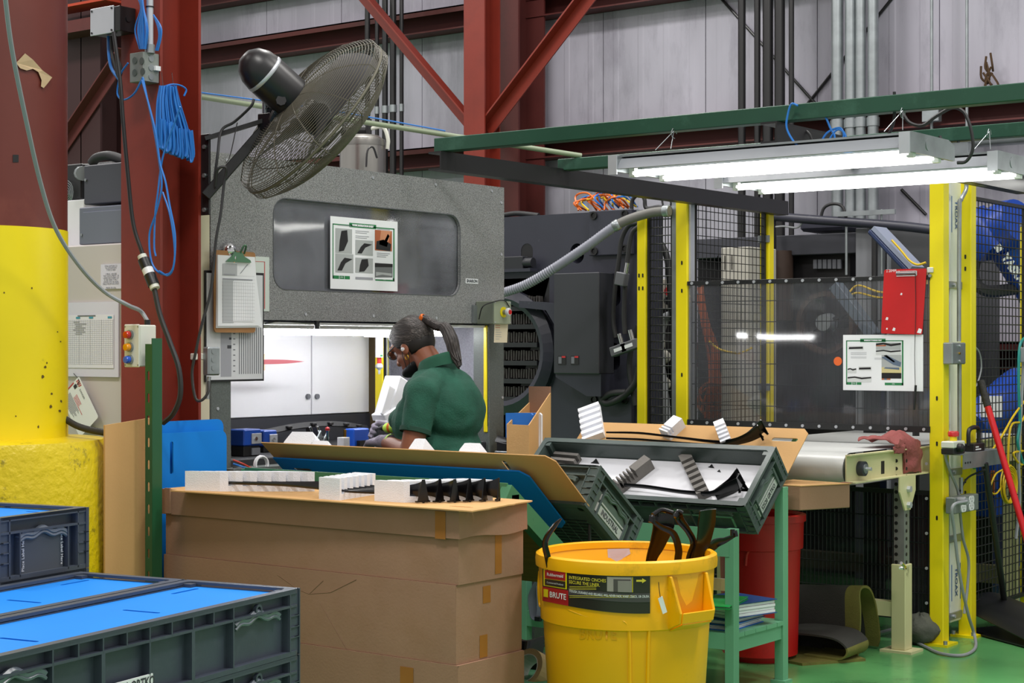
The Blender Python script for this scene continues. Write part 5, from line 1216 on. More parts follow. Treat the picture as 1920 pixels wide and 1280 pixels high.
for k in (3, 4): cplace(0, k, 'charcoal crate low in the right stack below the frame, level %s' % ('three', 'four')[k-3], rzA, gA)
crB = cplace(CWd+.006, 1, 'charcoal crate with a blue lid behind the nearest one, beside the yellow base', rzA, gA)
for k in (2, 3, 4): cplace(CWd+.006, k, 'charcoal crate hidden behind the right stack, level %s' % ('two', 'three', 'four')[k-2], rzA, gA)
cornC = onD(167, 950, 4.8); rzC = math.atan2(nn.y, nn.x)
cC = cornC-nn*(CL/2)-dn*(CWd/2); cC.z = 0
crC = cplace(0, 0, 'charcoal crate at the far left with its short end and label panel facing out', rzC, gA, cc=cC)
for k in (1, 2, 3, 4): cplace(0, k, 'charcoal crate hidden under the far left crate, level %s' % ('one', 'two', 'three', 'four')[k-1], rzC, gA, cc=cC)
for i, (c, L, rz, lab) in enumerate(((corner-dn*(CL/2)-nn*(CWd+.003), CL, rzA, 'flat dark dolly under the two crate stacks'), (cC, CL, rzC, 'flat dark dolly under the far left crates'))):
    w = CWd*2+.006 if i == 0 else CWd; zt_ = ZTOP-(CH+.001)*4-.001
    t = thing('crate_dolly', lab, 'dolly', (c.x, c.y, 0), None, (0, 0, rz)); MB().bb((-L/2, -w/2, .09), (L/2, w/2, zt_)).build('deck', mBlkP, t, world=False, bev=.004)
    for sx in (-1, 1):
        for sy in (-1, 1): MB().cyl((sx*(L/2-.1), sy*(w/2-.08)-.015, .045), (sx*(L/2-.1), sy*(w/2-.08)+.015, .045), .045, n=16).build('caster', mBlk, t, world=False)
# blue lids inside the rims
def lid(crate, lab):
    t = thing('blue_lid_sheet', lab, 'plastic sheet', crate.location+V((0, 0, CH-.018)), 'blue sheets on the crates', tuple(crate.rotation_euler))
    w, l = CWd-.05, CL-.05
    def sl(x, y, L, ang): 
        return [(x+math.cos(ang)*a-math.sin(ang)*b_, y+math.sin(ang)*a+math.cos(ang)*b_) for a, b_ in rrect(L, .013, .0064, 3)]
    iA = full(crA).inverted(); holes = []
    for (px, py, L_, an) in ((347, 1108, .11, 0.0), (265, 1146, .11, PI/2), (35, 1199, .11, PI/2)):
        q = iA @ onZ(px, py, crA.location.z+CH-.013); holes.append(sl(q.x, q.y, L_, an))
    q = iA @ onZ(347, 1108, crA.location.z+CH-.013); holes.append(sl(-q.x, -q.y, .11, 0.0))
    MB().prism(rrect(l, w, .012, 3), (0, 0, .0), FZ, .005, holes).build('top_sheet', mBlu, t, world=False); MB().prism(rrect(l, w, .012, 3), (0, 0, -.006), FZ, .005).build('slot_shade_sheet', mBluD, t, world=False)  # darker sheet added below paints the shade inside the hand slots
lid(crA, 'blue plastic sheet with hand slots filling the top of the nearest crate'); lid(crB, 'blue plastic sheet in the crate behind the nearest one'); lid(crC, 'blue plastic sheet in the far left crate')
# crate details for the near side: placard, tube socket, label panel
pl = full(crA); 
MB().bb((-.06-.07, -CWd/2-.0, .02), (-.06+.07, -CWd/2+.004, .0525)).build('name_placard', mPaper, crA, world=False)
inv_fr = lambda root: (root.matrix_basis.to_3x3() @ V((1, 0, 0)), root.matrix_basis.to_3x3() @ V((0, 0, 1)), root.matrix_basis.to_3x3() @ V((0, -1, 0)))
text('52520 ORTKO', .03, mInk, pl @ V((-.06, -CWd/2, .036)), inv_fr(crA), crA, al='CENTER', sx=.8, bold=.0008)
for c in (crA, crA2): MB().lathe([(.008, 0), (.008, .010), (.014, .010), (.014, 0)], 16, (CL/2-.18, -CWd/2+.012, CH-.032), (0, -1, 0)).build('round_socket', mTote, c, world=False)
plC = full(crC)
MB().bb((CL/2-.022, -.085, .012), (CL/2-.012, .085, .115)).build('label_panel', mat('label_panel_grey', '#4a4f57', .5), crC, world=False)
R3 = crC.matrix_basis.to_3x3(); nx, ny, nz = R3 @ V((1, 0, 0)), R3 @ V((0, 1, 0)), V((0, 0, 1))
text('Place Label Here', .014, mWht, plC @ V((CL/2-.011, -.075, .065)), (nz, -ny, nx), crC, al='CENTER', d=.002)
text('Place Label Here', .014, mWht, plC @ V((CL/2-.011, .078, .068)), (-nz, ny, nx), crC, al='CENTER', d=.002)

# ---------------------------------------------------------------- yellow waste bin
bc = cw((1174-960)/F*5.6, 5.6); BXc, BYc = bc.x, bc.y
ZR = .778
def rad(z): return .238+.048*z/ZR
def oncan(px, py, off=0, it=3):
    z = .6
    for _ in range(it):
        r = rad(z)+off; d = ray(px, py); e = EP-V((BXc, BYc, 0)); A = d.x**2+d.y**2; B2 = 2*(d.x*e.x+d.y*e.y); D = B2*B2-4*A*(e.x**2+e.y**2-r*r)
        s = (-B2-math.sqrt(max(D, 0)))/(2*A); p = EP+d*s; z = p.z
    return p
t = thing('waste_bin', 'round yellow waste bin with a black printed label and black trim scraps sticking out', 'bin', (BXc, BYc, 0)); can = t
MB().lathe([(0, .012), (rad(0)-.01, 0), (rad(0), .012), (rad(.56), .56), (rad(.56)+.008, .565), (rad(ZR)+.002, ZR-.03), (rad(ZR)-.004, ZR-.012), (rad(ZR)-.010, ZR-.02), (rad(.1)-.01, .1), (rad(0)-.014, .02), (0, .02)], 72, (BXc, BYc, 0)).build('barrel', mCan, t)
MB().lathe([(rad(ZR)-.004, ZR-.042), (rad(ZR)+.011, ZR-.040), (rad(ZR)+.0125, ZR-.02), (rad(ZR)+.010, ZR-.002), (rad(ZR), ZR+.004), (rad(ZR)-.010, ZR), (rad(ZR)-.012, ZR-.02)], 72, (BXc, BYc, 0)).build('rim', mCan, t)
# raised outline panels
def canline(pts, r, nm='panel_ridge', m=mCan, k=5): return MB().tube([oncan(px, py, .001) for px, py in pts], r, 6, k).build(nm, m, t)
canline([(1020, 1118), (1060, 1140), (1110, 1158), (1165, 1163), (1176, 1176), (1180, 1200), (1182, 1400)], .006); canline([(1213, 1400), (1216, 1200), (1222, 1172), (1238, 1160), (1275, 1156), (1322, 1150)], .006)
canline([(1012, 1070), (1010, 1105), (1013, 1135), (1022, 1137)], .005)
# pocket handle (towards the right of the label)
hb = oncan(1288, 1112); d = (hb-V((BXc, BYc, hb.z))).normalized(); sd = V((-d.y, d.x, 0))
def hp(x, y, z): return hb+sd*x+d*y+V((0, 0, z))
zt1 = ZR-.045-hb.z
hd = MB()
def slab(pts, off): 
    n = len(pts); q = [p+off for p in pts]; hd.add(list(pts)+q, [list(range(n)), list(range(2*n-1, n-1, -1))]+[(i, i+n, (i+1) % n+n, (i+1) % n) for i in range(n)])
for s_ in (-1, 1):
    side = [hp(s_*.072, -.012, zt1), hp(s_*.074, .012, zt1), hp(s_*.068, .050, -.052), hp(s_*.066, .044, -.085), hp(s_*.064, -.012, -.11)]
    slab(side, sd*(s_*.010))
slab([hp(-.07, .050, -.050), hp(.07, .050, -.050), hp(.07, .044, -.085), hp(-.07, .044, -.085)], d*.006)
slab([hp(-.066, .046, -.085), hp(.066, .046, -.085), hp(.066, -.012, -.11), hp(-.066, -.012, -.11)], V((0, 0, -.006)))
hd.build('pocket_handle', mCan, t, bev=.0025)
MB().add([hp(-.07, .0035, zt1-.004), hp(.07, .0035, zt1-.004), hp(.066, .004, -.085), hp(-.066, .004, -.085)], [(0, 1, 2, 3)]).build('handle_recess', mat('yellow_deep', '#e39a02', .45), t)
# printed label wrapped on the barrel
def lerp(a, b_, f): return a+(b_-a)*f
def lab_y(f, g): 
    top = 1066+13*math.sin(f*PI*.62); bot = 1126+24*math.sin(f*PI*.55)
    return lerp(top, bot, g)
def canpatch(f0, g0, f1, g1, m, off, nm, nx=10, ny=2, lab=None):
    o = MB().surf(lambda u, v: oncan(lerp(1017, 1219, lerp(f0, f1, u)), lab_y(lerp(f0, f1, u), lerp(g1, g0, v)), off), nx, ny, .0008); return o.build(nm, m, t, label=lab)
mLb = mat('label_black', '#2b2622', .35); mLg = mat('label_grey', '#4a4548', .4)
canpatch(.0, .0, 1, 1, mLb, .010, 'printed_label', 20, lab='black printed bin label'); canpatch(.24, .47, 1, .70, mLg, .0112, 'label_band', 16)
canpatch(.01, -.03, .225, .52, mYelPost, .0112, 'brand_patch', 6); canpatch(.022, .02, .212, .28, mat('brand_red', '#b01a20', .4), .0122, 'brand_oval', 6); canpatch(.022, .30, .212, .49, mLb, .0122, 'brand_bar', 6)
canpatch(.0, .55, .24, 1, mat('brand_red', '#b01a20'), .0112, 'brand_patch', 6); canpatch(.01, .62, .05, .86, mYelPost, .0122, 'brand_mark', 3)
canpatch(.60, .04, .83, .44, mat('label_photo', '#a39a95', .5), .0112, 'label_picture', 6); canpatch(.66, .1, .82, .44, mat('label_liner', '#504a4a', .6), .0122, 'label_picture', 4); canpatch(.70, .14, .82, .44, mat('label_bin', '#8a8480', .6), .013, 'label_picture', 4); canpatch(.835, .04, .84, .44, mYelPost, .0115, 'label_line', 2)
def text_px(s, hpx, m, fpos, gpos, mapper, parent, al='LEFT', sx=1, bold=0, nm='lettering'):
    cu = bpy.data.curves.new('t', 'FONT'); cu.body = s; cu.size = 1; cu.align_x = al; cu.align_y = 'CENTER'; cu.resolution_u = 2; cu.offset = bold
    ob = bpy.data.objects.new('t', cu); C.objects.link(ob); dg = bpy.context.evaluated_depsgraph_get(); dg.update()
    me = bpy.data.meshes.new_from_object(ob.evaluated_get(dg)); bpy.data.objects.remove(ob); bpy.data.curves.remove(cu); inv = full(parent).inverted()
    for v in me.vertices: v.co = inv @ mapper(fpos, gpos, v.co.x*hpx*sx, v.co.y*hpx)
    me.materials.clear(); me.materials.append(m); me.name = nm
    ob = bpy.data.objects.new(nm, me); C.objects.link(ob); ob.parent = parent; return ob
def mpc(f, g, dx, dy):
    px = lerp(1017, 1219, f)+dx; f2 = (px-1017)/202; return oncan(px, lab_y(f2, g)-dy, .0142)
text_px('INTEGRATED CINCHES', 8.6, mat('label_yellow_ink', '#d8c63a', .5), .245, .16, mpc, can, sx=.78, bold=.01); text_px('SECURE THE LINER.', 8.6, mat('label_yellow_ink', '#d8c63a'), .245, .29, mpc, can, sx=.78, bold=.01)
text_px('TOUGH, DURABLE AND RELIABLE. WILL NEVER FADE, WARP, CRACK, OR CRUSH.', 6.6, mWht, .25, .555, mpc, can, sx=.62, bold=.01)
text_px('BRUTE', 15, mWht, .065, .76, mpc, can, sx=.7, bold=.02); text_px('Rubbermaid', 8.4, mWht, .117, .15, mpc, can, al='CENTER', sx=.75, bold=.015); text_px('Commercial Products', 5, mWht, .117, .40, mpc, can, al='CENTER', sx=.7)
mm = MB()
for g0, n in ((.40, 1), (.44, 1), (.36, 1), (.62, 2), (.665, 2)):
    mm.surf(lambda u, v: oncan(lerp(1017, 1219, lerp(.25, .50 if n == 1 else .86, u)), lab_y(.4, g0+.012*v), .0135), 8, 1)
mm.surf(lambda u, v: oncan(lerp(1193, 1204, u), lab_y(.9, .11+.05*v), .013), 2, 1); mm.add([oncan(1204, lab_y(.92, .07), .013), oncan(1204, lab_y(.92, .20), .013), oncan(1212, lab_y(.95, .135), .013)], [(0, 1, 2)])
mm.build('label_print', mat('label_yellow_ink', '#d8c63a'), t)
text_px('BRUTE', 30, mat('yellow_emboss', '#e8a600', .45), 0, 0, lambda f, g, dx, dy: oncan(1085+dx, 1188-dy+dx*.03, .0012), can, sx=.8, bold=.02, nm='embossed_lettering')
# torn sticker inside and hanging tag
def onin(px, py):
    r = rad(ZR)-.0125; dd = ray(px, py); e = EP-V((BXc, BYc, 0)); A = dd.x**2+dd.y**2; B2 = 2*(dd.x*e.x+dd.y*e.y); D = B2*B2-4*A*(e.x**2+e.y**2-r*r); s = (-B2+math.sqrt(max(D, 0)))/(2*A); return EP+dd*s
MB().add([onin(*p) for p in ((1139, 1029), (1180, 1028), (1182, 1038), (1168, 1046), (1160, 1060), (1150, 1060), (1146, 1046), (1140, 1045))], [[7, 6, 5, 4, 3, 2, 1, 0]]).build('torn_sticker', mPaperL, t, label='torn white sticker inside the rim')
tg = [oncan(*p, .028) for p in ((1234, 1122), (1242, 1117), (1251, 1147), (1243, 1151))]
tgo = MB().add(tg+[p-V((.0, .0, 0))+(p-V((BXc, BYc, p.z))).normalized()*-.002 for p in tg], [(0, 3, 2, 1), (4, 5, 6, 7), (0, 1, 5, 4), (1, 2, 6, 5), (2, 3, 7, 6), (3, 0, 4, 7)]).build('paper_tag', mPaper, t, label='small white bar code tag on a wire'); MB().tube([oncan(1238, 1119, .029), oncan(1236, 1105, .03), oncan(1235, 1091, .014)], .0012, 4, 4).build('tag_wire', mBlk, t)
# black trim scraps standing in the bin
def scrap(lab, pts, t_, ws, kind=0):
    """ribbon along pixel path (base to tip) at camera depths t_, widths ws, lying in the bin"""
    P = smooth([onD(x, y, d) for (x, y), d in zip(pts, t_)], 6); n = len(P)
    th = thing('black_trim_part', lab, 'trim part', P[0], 'black trim scraps in the yellow bin')
    view = cw(.25, -1).normalized()
    def wv(u): f = u*(len(ws)-1); i = min(int(f), len(ws)-2); return ws[i]+(ws[i+1]-ws[i])*(f-i)
    def f(u, v):
        g = u*(n-1); i = min(int(g), n-2); p = P[i].lerp(P[i+1], g-i); d = (P[i+1]-P[i]).normalized(); s = d.cross(view).normalized(); k = v-.5
        return p+s*wv(u)*k+view*(.35*wv(u)*(k*k*2-.25))
    MB().surf(f, 28, 6, .004).build('blade', mBlkG, th)
    if kind:
        p = P[-1]; MB().tube([f(1, 0), f(1, .5)+V((0, 0, .012)), f(1, 1)], .008, 8, 4).build('flange', mBlkG, th); MB().cyl(f(.95, .3), f(.95, .3)+V((0, 0, .02)), .008, n=8).build('clip_stud', mBlkG, th)
    return th
scrap('black curved trim scrap at the left edge of the yellow bin', [(1042, 1120), (1028, 1050), (1022, 1015), (1040, 985), (1052, 972)], [5.5, 5.46, 5.45, 5.46, 5.47], [.02, .022, .02, .016, .006])
scrap('broad black trim scrap with a squared top left of the middle in the yellow bin', [(1205, 1180), (1218, 1062), (1232, 1020), (1243, 985), (1242, 963)], [5.75, 5.65, 5.62, 5.6, 5.6], [.02, .035, .055, .075, .07], 1)
scrap('thin bent black trim scrap in the middle of the yellow bin', [(1270, 1180), (1270, 1062), (1272, 1030), (1262, 1000), (1240, 988), (1222, 975)], [5.72, 5.62, 5.6, 5.58, 5.57, 5.56], [.02, .026, .026, .024, .02, .016], 1)
scrap('second thin bent black trim scrap in the yellow bin, just right of the first', [(1288, 1180), (1290, 1060), (1300, 1020), (1290, 995), (1275, 975), (1272, 966)], [5.75, 5.67, 5.65, 5.64, 5.63, 5.62], [.018, .024, .024, .022, .03, .03], 1)
scrap('tall flat black trim scrap at the right of the yellow bin', [(1295, 1180), (1305, 1055), (1318, 1015), (1324, 980), (1326, 955)], [5.72, 5.62, 5.6, 5.58, 5.56], [.02, .03, .05, .062, .058], 0)
scrap('black trim scrap bending out to the right over the yellow bin rim', [(1302, 1180), (1316, 1055), (1336, 1022), (1360, 1012), (1378, 1003)], [5.74, 5.68, 5.66, 5.65, 5.64], [.02, .03, .036, .02, .012], 1)
# ---------------------------------------------------------------- left sloped rack with sheets and crate
def onP(px, py, O, N): d = ray(px, py); return EP+d*((V(O)-EP).dot(V(N))/d.dot(V(N)))
t = thing('sloped_rack', 'mid green steel rack with a sloped top between the box stack and the worker', 'rack', (-4.0, 4.95, 0))
xr = -3.47; xl = -4.72
ra, rb = V((xr, 4.60, .985)), V((xr, 5.12, .60))
sl_ = (rb-ra).normalized(); nn_ = V((0, -sl_.z, sl_.y))
MB().add([ra, rb, V((xl, rb.y, rb.z)), V((xl, ra.y, ra.z)), ra-nn_*.004, rb-nn_*.004, V((xl, rb.y, rb.z))-nn_*.004, V((xl, ra.y, ra.z))-nn_*.004], [(0, 1, 2, 3), (7, 6, 5, 4), (0, 4, 5, 1), (1, 5, 6, 2), (2, 6, 7, 3), (3, 7, 4, 0)]).build('sloped_plate', mGrnR, t)
for x in (xr, xl): MB().bar(V((x, ra.y, ra.z))-nn_*.03, V((x, rb.y, rb.z))-nn_*.03, .04, .06, up=nn_).build('side_rail', mGrnR, t)
MB().bb((xl, 4.595, .925), (xr, 4.605, .99)).build('front_apron', mGrnR, t)
for x in (xr, xl):
    for (y, z) in ((4.62, .95), (5.38, .565)): MB().bb((x-.02, y-.02, 0), (x+.02, y+.02, z)).build('leg', mGrnR, t)
MB().bb((xl, 4.62, .16), (xr, 5.38, .19)).build('lower_shelf', mGrnR, t)
pw0, pw1 = ra+sl_*.05-nn_*.012, rb-nn_*.012; q8 = [V((xl+.04, pw0.y, pw0.z)), V((xr-.03, pw0.y, pw0.z)), V((xr-.03, pw1.y, pw1.z)), V((xl+.04, pw1.y, pw1.z))]; q8 += [p-nn_*.012 for p in q8]
MB().add(q8, [(0, 1, 2, 3), (7, 6, 5, 4), (0, 4, 5, 1), (1, 5, 6, 2), (2, 6, 7, 3), (3, 7, 4, 0)]).build('plywood_underside', mWood, t)
# mesh cradle carrying the sheets and the crate, standing on the plate
cr0, cr1 = V((0, 5.06, .825)), V((0, 5.42, .55))
cd = (cr1-cr0).normalized()
mm = MB()
for i in range(22): x = -4.5+i*(1.04/21); mm.cyl((x, cr0.y, cr0.z), (x, cr1.y, cr1.z), .0022, n=4, caps=False)
for i in range(22): p = cr0.lerp(cr1, i/21); mm.cyl((-4.5, p.y, p.z), (-3.46, p.y, p.z), .0022, n=4, caps=False)
mm.build('wire_cradle', mBlkM, t, kind='stuff')
for x in (-4.5, -3.46):
    for f in (.05, .95): p = cr0.lerp(cr1, f); q = V((x, p.y, p.z)); MB().cyl(q, q-V((0, 0, .19)), .006, n=6).build('cradle_post', mBlkM, t)
def slotpoly(x, y, L, w, k=4): return [(x+a, y+b_) for a, b_ in rrect(L, w, w/2-.0005, k)]
def tilted_sheet(nm, lab, pl, pr_near, pr_far, th, m, slots=(), chop=.06):
    """sheet whose near edge runs from pl to pr_near (same slope) and drops to pr_far"""
    pr_near, pr_far = V(pr_near), V(pr_far); R = V((1, 0, 0)); U = (pr_far-pr_near); W = U.length; U.normalize(); N = R.cross(U)
    L = pr_near.x-pl; O = V((pl, pr_near.y, pr_near.z))
    poly = [(0, .0), (L-.03, 0), (L, .03), (L, W-.03), (L-.03, W), (0, W)]
    o = MB().prism(poly, O, (R, U, N), th, [slotpoly(*s) for s in slots]).build(nm, m); return setp(o, lab, 'sheet'), O, (R, U, N), L, W
o, O1, fr1, L1, W1_ = tilted_sheet('cardboard_sheet', 'brown cardboard sheet with hand slots tilted away on top of the blue sheet', -4.83, (-3.42, 4.79, 1.072), (-3.42, 5.04, .862), .004, mCardY, ((1.175, .10, .018, .12), (.06, .2, .018, .1)))
o, O2, fr2, L2, W2_ = tilted_sheet('blue_sheet', 'blue plastic sheet tilted away under the brown cardboard sheet', -4.80, (-3.56, 4.825, 1.01), (-3.56, 5.09, .79), .006, mBlu, ((.11, .07, .10, .022), (.93, .2, .10, .022)))
Nn = fr1[2]
for i, (pa, w, dpt, h, lab) in enumerate((((552, 832), .15, .10, .07, 'white foam block with a chamfered corner at the left end of the tilted cardboard'), ((597, 836), .10, .07, .03, 'low white foam block beside the chamfered one'), ((774, 842), .07, .08, .06, 'white foam block with a sloped side in front of the worker'), ((876, 848), .10, .09, .05, 'wedge shaped white foam block behind the worker on the tilted cardboard'))):
    p = onP(pa[0], pa[1], O1+Nn*.004, Nn); y = .015
    q = V((p.x, O1.y, O1.z))+fr1[1]*y+Nn*.004
    MBx = MB().prism([(-w/2, 0), (w/2, 0), (w*.28 if i else w*.5, h*(1 if i else .6)), (-w*.2 if i else w*.3, h), (-w*.42, h*.96), (-w/2, 0.02)][:6], q, (fr1[0], Nn, fr1[0].cross(Nn)), -dpt)
    o = MBx.build('foam_block', mFoam); setp(o, lab, 'foam block', 'white foam blocks on the tilted cardboard')
# small crate at the low end of the left rack
protoG = crate_proto(mToteG)
def tilt(root, rimmid, th, lab, grp):
    Zv = V((0, -math.sin(th), math.cos(th))); b = V(rimmid)-Zv*CH; root.location = b; root.rotation_euler = (th, 0, 0); root['label'] = lab; root['group'] = grp; return root
gG = 'grey green crates on the racks'
cL = tilt(protoG, (-3.44-CL/2+.02, 5.235, .915), -math.radians(37.6), 'grey green crate tipped away on the left rack, its label end toward the yellow bin', gG)
# ---------------------------------------------------------------- cart at the right with the open crate
t = thing('shelf_cart', 'mint green steel cart with a sloped top and a lower shelf of binders', 'cart', (-4.0, 6.4, 0)); cart = t
xa, xb, ya, yb = -4.56, -3.50, 6.18, 6.61
for x in (xa, xb):
    MB().bb((x-.022, ya-.022, 0), (x+.022, ya+.022, .70)).build('leg', mGrnC, t, bev=.002); MB().bb((x-.022, yb-.022, 0), (x+.022, yb+.022, .845)).build('leg', mGrnC, t, bev=.002)
    MB().bb((x-.012, ya, .19), (x+.012, yb, .25)).build('side_rail', mGrnC, t)
    for y in (ya, yb): MB().bb((x-.035, y-.035, 0), (x+.035, y+.035, .012)).build('foot', mGrnC, t)
MB().bb((xa, ya-.025, .585), (xb, ya-.018, .70)).build('front_apron', mGrnC, t); MB().bb((xa, yb+.0, .78), (xb, yb+.008, .87)).build('rear_apron', mGrnC, t)
MB().bb((xa, ya-.02, .20), (xb, ya-.008, .25)).build('front_rail', mGrnC, t); MB().bb((xa, yb+.008, .20), (xb, yb+.02, .25)).build('rear_rail', mGrnC, t)
for i in range(5): y0 = ya-.02+i*.094; MB().bb((xa-.02, y0, .25), (xb+.02, y0+.090, .268)).build('shelf_board', mGrnC, t)
for x in (-4.5, -3.62): MB().bar((x, yb, .72), (x, 7.0, 1.05), .02, .02).build('sheet_support', mGrnC, t)
TH = math.radians(40.8)
cR = dup(protoG); tilt(cR, (-4.09, 6.39, .906), TH, 'open grey green crate tipped toward us on the mint cart, with foam combs inside', gG)
Rt = (V((1, 0, 0)), V((0, math.cos(TH), math.sin(TH))), V((0, -math.sin(TH), math.cos(TH))))
MC = full(cR)
for (c, x) in ((cR, .61), (cL, .61)):
    frE = (c.matrix_basis.to_3x3() @ V((0, 1, 0)), c.matrix_basis.to_3x3() @ V((0, 0, 1)), c.matrix_basis.to_3x3() @ V((1, 0, 0)))
    M_ = full(c)
    MB().bb((CL/2-.02, -.12, .02), (CL/2-.011, .12, .105)).build('label_panel', mat('label_panel_green_grey', '#59675f', .4), c, world=False)
    MB().bb((CL/2-.012, -.105, .028), (CL/2-.008, .105, .062)).build('name_placard', mat('placard_grey', '#b9bdb9', .5), c, world=False)
    text('52520 GRTKO' if c is cR else 'INDUSTRIAL', .03, mInk, M_ @ V((CL/2-.008, 0, .045)), frE, c, al='CENTER', sx=.8, bold=.0006)
    MB().bb((CL/2-.012, -.10, .07), (CL/2-.008, .10, .076)).bb((CL/2-.012, -.10, .07), (CL/2-.008, -.094, .1)).bb((CL/2-.012, .094, .07), (CL/2-.008, .10, .1)).build('panel_frame', mat('placard_grey', '#b9bdb9'), c, world=False)
frS = (cR.matrix_basis.to_3x3() @ V((1, 0, 0)), cR.matrix_basis.to_3x3() @ V((0, 0, 1)), cR.matrix_basis.to_3x3() @ V((0, -1, 0)))
MB().bb((-.1, -CWd/2-.0, .03), (.02, -CWd/2+.004, .06)).build('name_placard', mat('placard_grey', '#b9bdb9'), cR, world=False); text('52520 ORTKO', .024, mInk, MC @ V((-.04, -CWd/2, .045)), frS, cR, al='CENTER', sx=.8)
fm = MB()
for x0 in (.30, .46):
    fm.bb((x0-.06, -CWd/2+.004, .118), (x0+.06, -CWd/2+.008, .124)); fm.bb((x0-.06, -CWd/2+.004, .04), (x0-.052, -CWd/2+.008, .118)); fm.bb((x0+.05, -CWd/2+.004, .03), (x0+.058, -CWd/2+.008, .09)); fm.bb((x0-.03, -CWd/2+.004, .085), (x0+.058, -CWd/2+.008, .092))
fm.build('moulded_frame', mat('placard_green', '#6f9a80', .45), cR, world=False)
# liner sheet in the crate
FZ0 = .075
Oc = MC @ V((-CL/2+.03, -CWd/2+.03, FZ0))
o = MB().prism([(0, 0), (CL-.06, 0), (CL-.06, CWd-.06), (0, CWd-.06)], Oc, Rt, .005, [slotpoly(CL-.13, (CWd-.06)/2-.0, .12, .02)]).build('white_liner', mat('white_liner_plastic', '#e4e4ea', .3)); setp(o, 'white plastic liner sheet on the bottom of the open crate', 'sheet')
Of = Oc+Rt[2]*.006
def inC(px, py, off=0.0): return onP(px, py, Of+Rt[2]*off, Rt[2])
gF = 'grey foam combs in the open crate'
comb('foam_comb', 'grey foam comb with long dark slots at the left end of the open crate', MC @ V((-.565, -.06, FZ0+.006)), MC @ V((-.555, .14, FZ0+.006)), .14, .04, 5, .02, Rt[2], mFoamG, .25, group=gF, fill=.45, md=mFoamD)
comb('foam_comb', 'grey foam comb with a tall block and steps in the middle of the open crate', inC(1228, 878), inC(1168, 925), .05, .06, 5, .09, Rt[2], mFoamG, .3, group=gF, fill=.35)
comb('foam_comb', 'striped grey foam comb right of the middle in the open crate', inC(1299, 858), inC(1334, 930), .055, .045, 6, .05, Rt[2], mFoamG, .35, group=gF, fill=.5, md=mFoamD)
trim('long black trim lying along the near wall inside the open crate', [inC(1140, 910, .02), inC(1210, 916, .02), inC(1280, 926, .02), inC(1335, 930, .02), inC(1365, 922, .03), inC(1390, 915, .04)], [.02, .025, .025, .03, .05, .06], None, 'black trims in the open crate', up=Rt[2])
for i, (pa, pb, pc_) in enumerate((((1340, 930), (1372, 912), (1392, 899)), ((1345, 937), (1380, 922), (1396, 910)))):
    trim(('black flared trim end standing up at the right end of the open crate', 'second black flared trim end lying lower at the right end of the open crate')[i], [inC(*pa), inC(*pb), inC(*pc_)], [.03, .045, .07], None, 'black trims in the open crate', up=Rt[2])
for i, (px, py) in enumerate(((1108, 868), (1328, 876), (1345, 884))):
    p = inC(px, py); s = (.03, .02, .012)[i]
    o = MB().prism([(0, 0), (s*1.6, -.003), (s*.5, s), (s*.3, s*.3)], p, Rt, .003).build('black_scrap', mBlk); setp(o, ('torn black scrap at the left on the white liner', 'thin black sliver near the right comb on the white liner', 'tiny black crumb right of the sliver on the white liner')[i], 'scrap')
# cardboard layer behind the crate with white combs
o, O3, fr3, L3, W3 = tilted_sheet('cardboard_sheet', 'pale cardboard layer sheet tilted behind the open crate, carrying white foam', -4.77, (-3.55, 6.70, .832), (-3.55, 6.985, 1.076), .004, mCardY, ((1.12, .30, .13, .022),))
N3 = fr3[2]; O3t = O3+N3*.0045
def in3(px, py, off=0.0): return onP(px, py, O3t+N3*off, N3)
gW = 'white foam combs on the pale cardboard'
comb('foam_comb', 'tall white foam comb standing at the left end of the pale cardboard behind the crate', in3(1096, 834), in3(1088, 776), .11, .035, 5, .02, N3, mFoam, .55, group=gW, fill=.5)
comb('foam_comb', 'white foam block with a step in the middle of the pale cardboard', in3(1286, 800), in3(1258, 826), .06, .055, 2, .07, N3, mFoam, .4, group=gW)
comb('foam_comb', 'white foam comb at the right of the pale cardboard beside the black trims', in3(1362, 798), in3(1376, 836), .05, .05, 4, .04, N3, mFoam, .5, group=gW)
for i in range(2):
    trim(('upper long black trim on the pale cardboard behind the crate', 'lower long black trim on the pale cardboard behind the crate')[i], [in3(1138, 812+11*i, .02), in3(1200, 814+12*i, .02), in3(1270, 822+10*i, .02), in3(1350, 832+6*i, .02), in3(1400, 830, .03), in3(1436-6*i, 808+10*i, .03)], [.012, .016, .016, .022, .05, .07], None, 'black trims on the pale cardboard', up=N3)
# things on the cart shelf
def binder(z, h, m, lab, rz=0, dx=0, dy=0, w=.26, l=.31):
    th = thing('ring_binder', lab, 'binder', (-3.66+dx, 6.36+dy, z), None, (0, 0, rz))
    MB().bb((-w/2, -l/2, 0), (w/2, l/2, .003)).build('cover', m, th, world=False); MB().bb((-w/2, -l/2, h-.003), (w/2, l/2, h)).build('cover', m, th, world=False); MB().bb((-w/2-.001, -l/2, 0), (-w/2+.003, l/2, h)).build('spine', m, th, world=False)
    for k in range(4): MB().bb((-w/2+.02, -l/2+.008, .004+k*(h-.009)/4), (w/2-.006-.004*(k % 2), l/2-.006, .003+(k+.9)*(h-.009)/4)).build('pages', mPaper, th, world=False)
    return th
mNavy = mat('navy_binder', '#1c4a86', .45); mFold = mat('blue_folder', '#1f6fc8', .5); mGF = mat('green_folder', '#12a04a', .4)
binder(.268, .025, mFold, 'light blue folder at the bottom of the pile on the cart shelf', .05)
binder(.293, .022, mNavy, 'thin navy folder second in the pile on the cart shelf', -.04, .0)
binder(.315, .06, mNavy, 'thick navy ring binder with pages sticking out on the cart shelf', -.25, .03, .03)
binder(.376, .012, mGF, 'bright green folder on top of the pile on the cart shelf', .25, .02, -.13)
